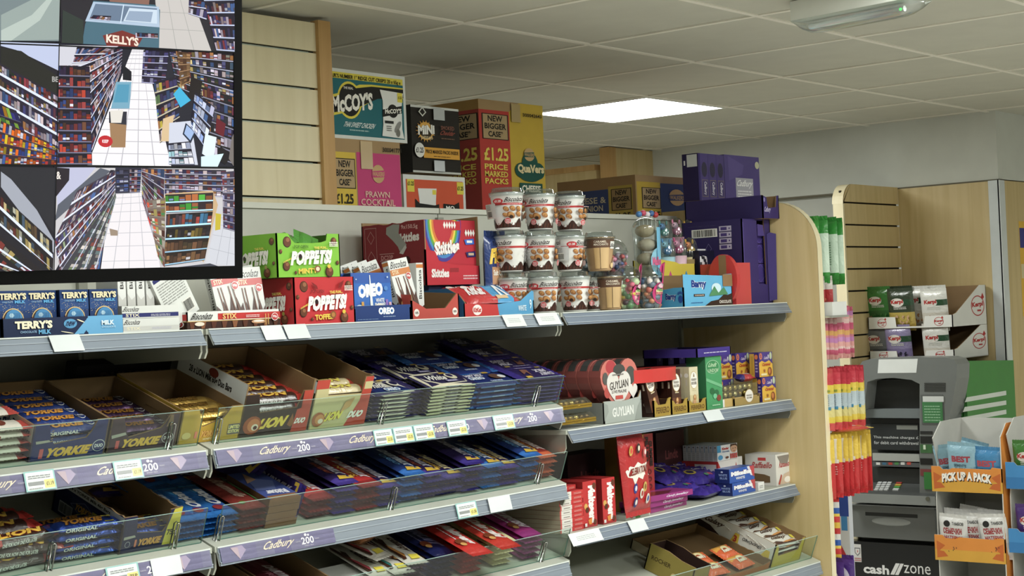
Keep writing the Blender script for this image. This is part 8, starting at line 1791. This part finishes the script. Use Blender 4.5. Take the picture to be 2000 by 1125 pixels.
mb = MB(); fr = F; a0, b1 = fa(1662, 1062); a1, b0 = fa(1683, 1098); F.l = 1; mb.rect(F, a0, b0, a1, b1, 'DCDAD8'); mb.rect(F, a0+.006, b0+.02*(b1-b0)*5, a0+.014, b1-.02, '3A3A3A'); mb.poly(F, [(a0+(a1-a0)*.35, b0+(b1-b0)*.80), (a0+(a1-a0)*.92, b0+(b1-b0)*.80), (a0+(a1-a0)*.90, b0+(b1-b0)*.50), (a0+(a1-a0)*.63, b0+(b1-b0)*.34), (a0+(a1-a0)*.37, b0+(b1-b0)*.50)], '6A6A70'); mb.poly(F, [(a0+(a1-a0)*.42, b0+(b1-b0)*.75), (a0+(a1-a0)*.85, b0+(b1-b0)*.75), (a0+(a1-a0)*.83, b0+(b1-b0)*.52), (a0+(a1-a0)*.63, b0+(b1-b0)*.40), (a0+(a1-a0)*.44, b0+(b1-b0)*.52)], 'E0DEDC'); mb.poly(F, [(a0+(a1-a0)*.60, b0+(b1-b0)*.70), (a0+(a1-a0)*.72, b0+(b1-b0)*.60), (a0+(a1-a0)*.58, b0+(b1-b0)*.50), (a0+(a1-a0)*.62, b0+(b1-b0)*.60)], 'C03A3A'); mb.lines(F, a0+(a1-a0)*.3, b0+.01, a1-.004, b0+(b1-b0)*.28, 2, 'C06A6A', 2)
part('warning_sticker', mb, t, 'white warning sticker')
# hood: rounded shell standing proud of the face
PR = .10
hood = [(1676, 760), (1676, 718), (1684, 706), (1700, 701), (1770, 698), (1846, 698), (1862, 702), (1869, 712), (1868, 740), (1862, 775), (1855, 812), (1851, 836), (1851, 965), (1796, 965), (1796, 750), (1780, 742), (1745, 738), (1712, 740), (1694, 746), (1688, 800), (1676, 800)]
mb = MB(); pg(mb, hood, PR, .13, GR, GL); hood_ = part('hood', mb, t, 'grey rounded hood')
mb = MB(); bx4(mb, (1690, 742), (1797, 802), .005, .02, '2C2D2C', 'gloss'); bx4(mb, (1686, 799), (1798, 817), .06, .02, '6C7476', 'plastic', t='8A9294'); bx4(mb, (1690, 817), (1797, 830), .02, .02, '222322'); part('recess', mb, t, 'dark recess with grey ledge')
mb = MB(); bx4(mb, (1700, 828), (1796, 880), .03, .02, '2E3133', 'gloss')
a0, z1 = am(1700, 828, .03); a1, z0 = am(1796, 880, .03); SF_ = Face((a0, -.03, z0), (a1-a0, 0, 0), (0, 0, z1-z0), (0, -1, 0)); SF_.fin = 'gloss'
def fs(px, py): a, z = am(px, py, .03); return (a-a0)/(a1-a0), (z-z0)/(z1-z0)
tx(mb, SF_, fs, 'This machine charges £', 1706, 851, 1794, 859, 'C4C8C8', .01); tx(mb, SF_, fs, 'for debit card withdrawal', 1707, 861, 1794, 869, 'C4C8C8', .01); mb.rect(SF_, .55, .80, .98, .96, '8A8E88')
part('notice_panel', mb, t, 'dark notice panel with pale lettering')
mb = MB(); bx4(mb, (1704, 885), (1796, 902), .035, .02, 'A8ABA6', 'gloss'); bx4(mb, (1704, 902), (1796, 913), .04, .02, '55585A'); 
for k, c in enumerate(('D8D8D4', '3A6A8A', 'B83A30', '4A8A4A', 'D0D0CC', 'C84A3A')): bx4(mb, (1711+12*k, 903), (1719+12*k, 908), .0405, .02, c)
bx4(mb, (1704, 913), (1797, 945), .012, .02, '343635'); part('note_slot', mb, t)
# keypad shelf
mb = MB(); pr2 = .13; a0, z0 = am(1655, 966, pr2); a1, _ = am(1827, 972, pr2); zf = am(1740, 966, pr2)[1]; zr = am(1740, 942, .02)[1]
mb.face([(a0, -pr2, zf), (a1, -pr2, zf), (a1, -.0, zr), (a0, -.0, zr)], '454847', 'plastic'); mb.face([(a0, 0, zf-.04), (a0, -pr2, zf-.02), (a0, -pr2, zf), (a0, 0, zr)], GR, 'plastic'); mb.face([(a1, -pr2, zf), (a1, -pr2, zf-.02), (a1, 0, zf-.04), (a1, 0, zr)], GR, 'plastic')
zl = am(1740, 984, pr2)[1]; mb.box(a0, a1, -pr2-.004, .0, zl, zf, GL, 'plastic'); kps = part('keypad_shelf', mb, t)
kk_ = am(1813, 974, pr2); mb = MB(); mb.tube([(kk_[0], -pr2-.004, kk_[1]), (kk_[0], -pr2-.008, kk_[1])], .009, 'A8A89A', 'chrome', 12); part('key_lock', mb, kps, 'round key lock')
dn = Vector((0, pr2, zr-zf)).normalized(); nn = Vector((0, -dn.z, dn.y))
def key(px, py, col, mbk, w=.019):
    p = atP(px, py, Vector((AX-pr2, AY, zf)), Vector((-dn.z, 0, dn.y))); lx, ly = AY-p.y, p.x-AX
    q = Vector((lx, ly, zf+(ly+pr2)*(zr-zf)/pr2)); U = Vector((w/2, 0, 0)); V = dn*.008; H = nn*.005
    A = [q-U-V+H, q+U-V+H, q+U+V+H, q-U+V+H]; Bq = [a-H for a in A]; mbk.face(A, col, 'plastic')
    for i in range(4): mbk.face([Bq[i], Bq[(i+1) % 4], A[(i+1) % 4], A[i]], col, 'plastic')
for rr_ in range(4):
    for cc in range(3):
        mbk = MB(); key(1712+9.5*cc+2.2*(3-rr_), 957-4.3*(3-rr_)+0, 'C8CCCC', mbk, .018); part('number_key', mbk, kps)
    mbk = MB(); key(1742+2.2*(3-rr_)+8, 957-4.3*(3-rr_), ['B83A2E', 'C8A030', '4A9A44', 'C8CCCC'][rr_], mbk, .026); part('function_key', mbk, kps, ['red', 'yellow', 'green', 'pale'][rr_]+' function key')
# right column details
mb = MB(); cp = PR+.003
for k in range(5): bx4(mb, (1805, 748+3.6*k), (1846, 750+3.6*k), cp, -PR, '3A3C3A')
part('vent', mb, hood_)
mb = MB(); bx4(mb, (1798, 771), (1844, 829), cp, -PR, '5A5E5C'); bx4(mb, (1801, 785), (1842, 826), cp+.002, -PR, '3C7A48', 'gloss'); bx4(mb, (1802, 774), (1843, 785), cp+.002, -PR, 'C8CCCA', 'gloss')  # pale strip along the label's top is painted glare
a0, z1 = am(1801, 785, cp); a1, z0 = am(1842, 826, cp); G_ = Face((a0, -cp-.0022, z0), (a1-a0, 0, 0), (0, 0, z1-z0), (0, -1, 0)); mb.lines(G_, .1, .1, .9, .9, 6, '8AB890', 3, .35); part('instruction_label', mb, hood_, 'green instruction label')
mb = MB()
for y0, y1, c in ((842, 848, '2A2B2A'), (852, 866, '242524'), (868, 885, '3C6A3C'), (895, 908, '1C1D1C'), (916, 930, '7A3A3A')): bx4(mb, (1797, y0), (1821, y1), cp, -PR, c)
bx4(mb, (1803, 869), (1808, 878), cp+.003, -PR, 'C8D8C0'); bx4(mb, (1804, 922), (1820, 956), cp+.002, -PR, '2E7A34'); part('card_reader', mb, t, 'card slots with green surround')
# drawer under the keypad
mb = MB(); bx4(mb, (1656, 986), (1828, 1058), .06, .02, '6A6D6B'); bx4(mb, (1656, 986), (1828, 992), .075, .02, '83878A'); 
bx4(mb, (1690, 1000), (1792, 1012), .061, -.05, '1E1F1E'); drw = part('drawer', mb, t)
mb = MB(); a0, z0 = am(1740, 1019, .062); mb.ball((a0, -.058, z0), .10, '9A9E9C', 'plastic', .95, .12, .19, 20); part('drawer_grip', mb, drw, 'pale oval grip')
# green side with white stripes (faces the aisle)
mb = MB(); G2 = Face((0, 0, 0), (1, 0, 0), (0, 0, 1), (0, -1, 0)); GY = AY-WM
p0 = atY(1872, 706, GY-.002)
t2 = root('green_side_board', 'tall green board with white stripes at the side of the cash machine', 'board', place(AX+.03, GY-.022, 0)); Wg = 7.118-AX-.03
hb0, hb1 = atY(1874, 706, GY-.02).z, atY(1960, 706, GY-.02).z
mb.plate((0, 0, 0), (1, 0, 0), (0, 0, 1), (0, -1, 0), [(0, 0), (Wg, 0), (Wg, hb1), (0, hb0)], .018, '2F8A2C', '2A7028', None, 'gloss'); G2 = Face((0, 0, 0), (1, 0, 0), (0, 0, 1), (0, -1, 0)); G2.fin = 'gloss'
for (xa, ya, xb3, yb3) in ((1888, 776, 1965, 763), (1884, 795, 1965, 782), (1880, 815, 1965, 800), (1877, 832, 1965, 818), (1874, 850, 1965, 836)):
    A = atY(xa, ya, GY-.022); B = atY(xb3, yb3, GY-.022); A2 = atY(xa-2, ya+4, GY-.022); w8 = A.z-atY(xa, ya+9, GY-.022).z
    ox, = (AX+.03,); mb.poly(G2, [(A2.x-ox-.01, A.z-w8), (min(B.x-ox, Wg-.005), B.z-w8), (min(B.x-ox, Wg-.005), B.z), (A.x-ox, A.z)], 'DCE4DC')
part('board', mb, t2)
mb = MB()
A = am(1713, 702, PR); B = am(1794, 728, PR)
mb.plate((0, 0, 0), (1, 0, 0), (0, 0, 1), (0, -1, 0), [(A[0], B[1]), (B[0]-.01, B[1]), (B[0], A[1]), (A[0]+.008, A[1])], .0008, 'DADEDC', 'DADEDC', None, 'gloss'); o = part('paper_notice', mb, hood_, 'blank white paper taped to the hood'); o.location = (0, -PR-.001, 0)

# ================================================================== snack trays on top of the cash machine
KX, KY0, KY1 = 6.745, 3.40, 2.992
def km(px, py): p = atX(px, py, KX); return KY0-p.y, p.z
zk0 = max(hb0, zt, km(1692, 708)[1])+.004
slab_ = MB().box(0, .41, 0, .37, 0, .006, 'B8BAB4', 'plastic')
WK = KY0-KY1; DK = 7.118-KX
def logo(mb, F, a, b, ra, rb, c='B8302E'):
    mb.ring(F, a, b, ra, rb, .10, c, 24); mb.text(F, 'Kerpi', a-ra*.85, b-rb*.22, a+ra*.8, b+rb*.38, c, .05, .0, rb*.12); mb.poly(F, [(a+ra*.5, b+rb*.75), (a+ra*.75, b+rb*1.25), (a+ra*1.0, b+rb*.8), (a+ra*.75, b+rb*.6)], c); mb.rect(F, a-ra*.1, b-rb*.55, a+ra*.45, b-rb*.38, c)
def snack_tray(z0, hfr, hbk, label, post_px, dz=0):
    mb = MB(); wh, inn = 'DCDCD6', '9A7B52'
    pl_ = [(0, 0), (WK, 0), (WK, hfr*1.15), (WK*.68, hfr*1.1), (WK*.66, hfr*.15), (WK*.34, hfr*.15), (WK*.33, hfr*1.1), (0, hfr*1.15)]
    mb.plate((0, 0, 0), (1, 0, 0), (0, 0, 1), (0, -1, 0), pl_, .004, wh, inn)
    side = [(0, 0), (DK, 0), (DK, hbk), (DK*.80, hbk), (DK*.1, hfr*1.3), (0, hfr*1.15)]
    mb.plate((0, 0, 0), (0, 1, 0), (0, 0, 1), (-1, 0, 0), side, .004, wh, inn); mb.plate((WK, 0, 0), (0, 1, 0), (0, 0, 1), (1, 0, 0), side, .004, wh, inn); mb.plate((0, DK, 0), (1, 0, 0), (0, 0, 1), (0, 1, 0), [(0, 0), (WK, 0), (WK, hbk), (0, hbk)], .004, wh, inn)
    mb.box(.004, WK-.004, .004, DK-.004, 0, .003, inn)
    F = Face((0, 0, 0), (WK, 0, 0), (0, 0, hfr), (0, -1, 0)); logo(mb, F, .17, .55, .055, .42); logo(mb, F, .84, .55, .055, .42)
    R = Face((WK, 0, 0), (0, DK, 0), (0, 0, hbk), (1, 0, 0)); logo(mb, R, .74, .48, .20, .26)
    return solo('snack_tray', mb, label, 'tray', place(KX, KY0, z0, -90))
z1a = zk0
h_lo = km(1692, 640)[1]-z1a-.002
solo('tray_stand', slab_, 'thin pale board between the cash machine and the snack trays', 'board', place(KX, KY0, zk0-.0062-.0, -90)) if False else None
sbase = MB().box(0, WK, 0, DK-.0, 0, zk0-max(hb0, zt)-.0012, 'B8BAB4', 'plastic'); solo('tray_stand', sbase, 'thin pale board on the cash machine under the snack trays', 'board', place(KX, KY0, max(hb0, zt)+.0006, -90))
R_ = atY(1931, 633, KY1)
snack_tray(z1a, .034, max(.10, R_.z-z1a), 'white snack tray with red logo, lower of two over the cash machine', 0)
z2a = z1a+max(.10, R_.z-z1a)+.0015; R2 = atY(1931, 556, KY1)
snack_tray(z2a, .046, max(.10, R2.z-z2a), 'white snack tray with red logo, upper of two over the cash machine', 0)
def nutbag(c1, c2, wc, lo):
    def mk(M, l, g):
        mb, fr = pack(.125, .165, .026, lambda a, b: c1 if b > .45 else c2, 'film', 4, 6, 12, 14, 'b'); mb.rect(fr, .5, .62, 1, .78, '1E4A2E') if wc else None
        mb.ell(fr, .40, .70, .26, .12, 'E0DCD4'); mb.text(fr, 'Kerpi', .16, .64, .64, .78, 'B8302E', .05, 0, .02); mb.lines(fr, .25, .52, .75, .60, 2, 'D8D8D0', 3)
        r = random.Random(5)
        for _ in range(12): mb.ell(fr, r.uniform(.2, .8), r.uniform(.12, .34), .05, .03, lo, 7, rot=r.uniform(0, 3))
        return solo('nut_bag', mb, l, 'bag', M)
    return Proto(mk)
gb_, yb2, wb_, pb_, kb_ = nutbag('2F7A2C', '2A6A2C', 0, '3A7A34'), nutbag('33402E', 'B8A040', 1, 'C8A078'), nutbag('D8D8D2', 'D0CCC0', 1, 'B07A48'), nutbag('8A80A8', '7A6E9A', 1, '2A2638'), nutbag('6A6E70', '55585A', 0, '2A2A2A')
def kbag(P_, px, z, dx, label, g=None, tilt=-8, dz=0):
    y = atX(px, 640, KX+dx).y; P_(Matrix.Translation((KX+dx, y, z+.086+dz)) @ Matrix.Rotation(math.radians(tilt), 4, 'Y') @ faceX(0, 0, 0), label, g)
kbag(gb_, 1722, z2a+.006, .055, 'green nut bag at the left of the upper snack tray', dz=.006); 
for k in range(4): kbag(yb2, 1765, z2a+.006, .035+.045*k, 'dark green and yellow nut bag in the upper snack tray, %s' % ['front', 'second', 'third', 'rear'][k], 'dark green and yellow nut bags', dz=-.006 if k == 0 else .004)
for k in range(4): kbag(wb_, 1830, z2a+.006, .05+.05*k, 'white nut bag in the upper snack tray, %s' % ['front', 'second', 'third', 'rear'][k], 'white nut bags in the upper snack tray', dz=-.012 if k == 0 else .0)
for k in range(3): kbag(wb_, 1795, z2a+.006, .09+.05*k, 'white nut bag tucked in the middle of the upper snack tray, %s' % ['front', 'second', 'rear'][k], 'white nut bags in the middle of the upper snack tray')
for k in range(2): kbag(kb_, 1716, z1a-.002, .05+.06*k, 'dark grey seed bag in the lower snack tray, %s' % ['front', 'rear'][k], 'dark grey seed bags', dz=-.022)
for k in range(4): kbag(pb_, 1757, z1a-.002, .035+.045*k, 'lilac seed bag in the lower snack tray, %s' % ['front', 'second', 'third', 'rear'][k], 'lilac seed bags', dz=-.022)
for k in range(4): kbag(wb_, 1830, z1a-.002, .045+.045*k, 'white nut bag in the lower snack tray, %s' % ['front', 'second', 'third', 'rear'][k], 'white nut bags in the lower snack tray', dz=-.022)

# ================================================================== tall cardboard snack displays at the far right
DX = 6.00
def display(y0, y1, label, cols, word, tiers):
    w = y0-y1; t = root('snack_display', label, 'display stand', place(DX, y0, 0, -90)); d = .30; H = tiers[0][2]+.03
    mb = MB()
    mb.plate((0, 0, 0), (0, 1, 0), (0, 0, 1), (-1, 0, 0), [(.03, 0), (d, 0), (d, H), (.10, H), (.02, H-.06), (.06, H-.16), (.03, H-.30)], .004, 'D8D8D2', 'C8C8C2'); mb.plate((w, 0, 0), (0, 1, 0), (0, 0, 1), (1, 0, 0), [(.0, 0), (d, 0), (d, H), (.06, H), (.0, H-.05)], .004, cols[0], 'D4D4CE'); mb.plate((0, d, 0), (1, 0, 0), (0, 0, 1), (0, 1, 0), [(0, 0), (w, 0), (w, H), (0, H)], .004, cols[0], 'CCCCC6')
    part('shell', mb, t)
    for k, (zb1, zt1, _) in enumerate(tiers):
        mb = MB(); mb.box(.004, w-.004, .004, d-.004, zb1+.004, zb1+.008, 'B8B8B0', 'card')
        hN = zt1-zb1; mb.plate((0, 0, 0), (1, 0, 0), (0, 0, 1), (0, -1, 0), [(0, zb1), (w, zb1), (w, zt1), (w*.86, zt1+.004), (w*.84, zt1-.004), (w*.30, zt1-.002), (w*.26, zt1-.008), (w*.16, zt1-.008), (w*.12, zt1+.004), (0, zt1+.004)], .004, cols[0], 'D0D0CA')
        F = Face((0, 0, zb1), (w, 0, 0), (0, 0, hN), (0, -1, 0))
        mb.rect(F, 0, 0, 1, .45, cols[1]); 
        if cols[2]:
            for a_, s_ in ((.03, 1), (.97, -1)): mb.poly(F, [(a_, .1), (a_+.16*s_, .18), (a_+.10*s_, .38), (a_+.04*s_, .40), (a_+.12*s_, .62), (a_, .80)], cols[2])
        if word and k == 0: mb.text(F, word, .16, .34, .86, .70, '3A2410', .06, 0, 0, 0, None, .10); mb.text(F, word, .15, .38, .85, .74, 'F4F0E8', .06, 0, 0, 0, None, .10)
        part('shelf_tier', mb, t)
    return t
def dm_(px, py): return atX(px, py, DX)
t1 = (dm_(1890, 962).z, dm_(1890, 914).z, dm_(1830, 842).z); t2_ = (dm_(1900, 1098).z, dm_(1900, 1050).z, 0); t3_ = (.36, .42, 0)
YA, YB = dm_(1820, 940).y, dm_(1958, 940).y
display(YA, YB, 'yellow and orange cardboard display of seed bags, lettered front', ('E08A24', 'D8A01E', 'C8641E'), 'PICK UP A PACK', [t1, t2_, t3_])
YC = YB-.014; display(YC, YC-.29, 'blue cardboard snack display cut off by the right picture edge', ('3A8AC8', '2F7AB8', None), None, [(dm_(1985, 955).z, dm_(1985, 905).z, dm_(1985, 850).z+.03), (dm_(1990, 1080).z, dm_(1990, 1035).z, 0), (.4, .46, 0)])
def seedbag(c1, c2, c3, wd, wc, w2=None):
    def mk(M, l, g):
        mb, fr = pack(.115, .155, .035, lambda a, b: c1 if b > .35 else c2, 'film', 3, 5, 14, 14, 'b', wr=.0015); r = random.Random(7)
        mb.text(fr, wd, .18, .60, .84, .76, wc, .05, 0, .01)
        if w2: mb.text(fr, w2, .2, .46, .86, .56, wc, .04); mb.ell(fr, .32, .86, .12, .08, '2A2A2A'); mb.text(fr, 'ТАМБОВ', .5, .84, .9, .92, '3A3A3A', .03)
        else: mb.text(fr, 'SEMINTE', .26, .48, .70, .55, '3A5A6A', .03); mb.text(fr, 'FLORII', .3, .40, .66, .46, '3A5A6A', .03)
        for _ in range(26): mb.ell(fr, r.uniform(.25, .75), r.uniform(.08, .28), .028, .012, c3, 6, rot=r.uniform(0, 3))
        return solo('seed_bag', mb, l, 'bag', M)
    return Proto(mk)
lb_, bb_, sb_ = seedbag('8AB8CC', '9AC0D0', '2A2A30', 'BEST', 'B03A4A'), seedbag('3A8AC0', 'C0D0D8', '1E1E24', 'BEST', 'C04A5A'), seedbag('D8D8D6', 'C8C8C8', '2A2A2A', 'СЕМЕЧКИ', 'A83038', 'МАТЕРИК')
def dbag(P_, px, zb1, dx, label, rz=0, g=None, dz=0, tl_=-10):
    y = atX(px, 940, DX+dx).y; P_(Matrix.Translation((DX+dx, y, zb1+.088+dz)) @ Matrix.Rotation(math.radians(tl_), 4, 'Y') @ Matrix.Rotation(math.radians(rz), 4, 'X') @ faceX(0, 0, 0), label, g)
dbag(lb_, 1885, t1[0]+.008, .035, 'pale blue seed bag at the front centre of the upper tier', 3, None, .012); dbag(lb_, 1862, t1[0]+.008, .095, 'pale blue seed bag behind at the left of the upper tier', -8, None, -.002); dbag(bb_, 1935, t1[0]+.008, .045, 'bright blue seed bag at the right of the upper tier', 2, None, -.004); dbag(lb_, 1905, t1[0]+.008, .15, 'pale blue seed bag at the back of the upper tier', 14, None, .012)
G = 'white seed bags in the lower tier'
for k, (px, dx, rz, lb5) in enumerate(((1862, .035, 4, 'left front'), (1895, .060, -2, 'middle, half covered'), (1942, .035, -4, 'right front'), (1872, .11, 3, 'left, second back'), (1938, .10, 2, 'right, second back'), (1900, .15, 8, 'middle, at the back'))): dbag(sb_, px, t2_[0]+.008, dx, 'white and red seed bag in the lower tier, '+lb5, rz, G, .0+.004*k)
yb3, pb3 = nutbag('3A7A2E', 'D8B030', 0, '3A2A20'), nutbag('4A2A7A', 'A8A8B0', 0, '4A4A50')
def d2(P_, y, zb1, label): P_(Matrix.Translation((DX+.045, y, zb1+.088)) @ Matrix.Rotation(math.radians(-8), 4, 'Y') @ faceX(0, 0, 0), label, None)
d2(yb3, YC-.085, dm_(1985, 955).z+.004, 'green and yellow seed bag in the blue display upper tier'); d2(pb3, YC-.085, dm_(1990, 1080).z+.004, 'purple and grey seed bag in the blue display lower tier')
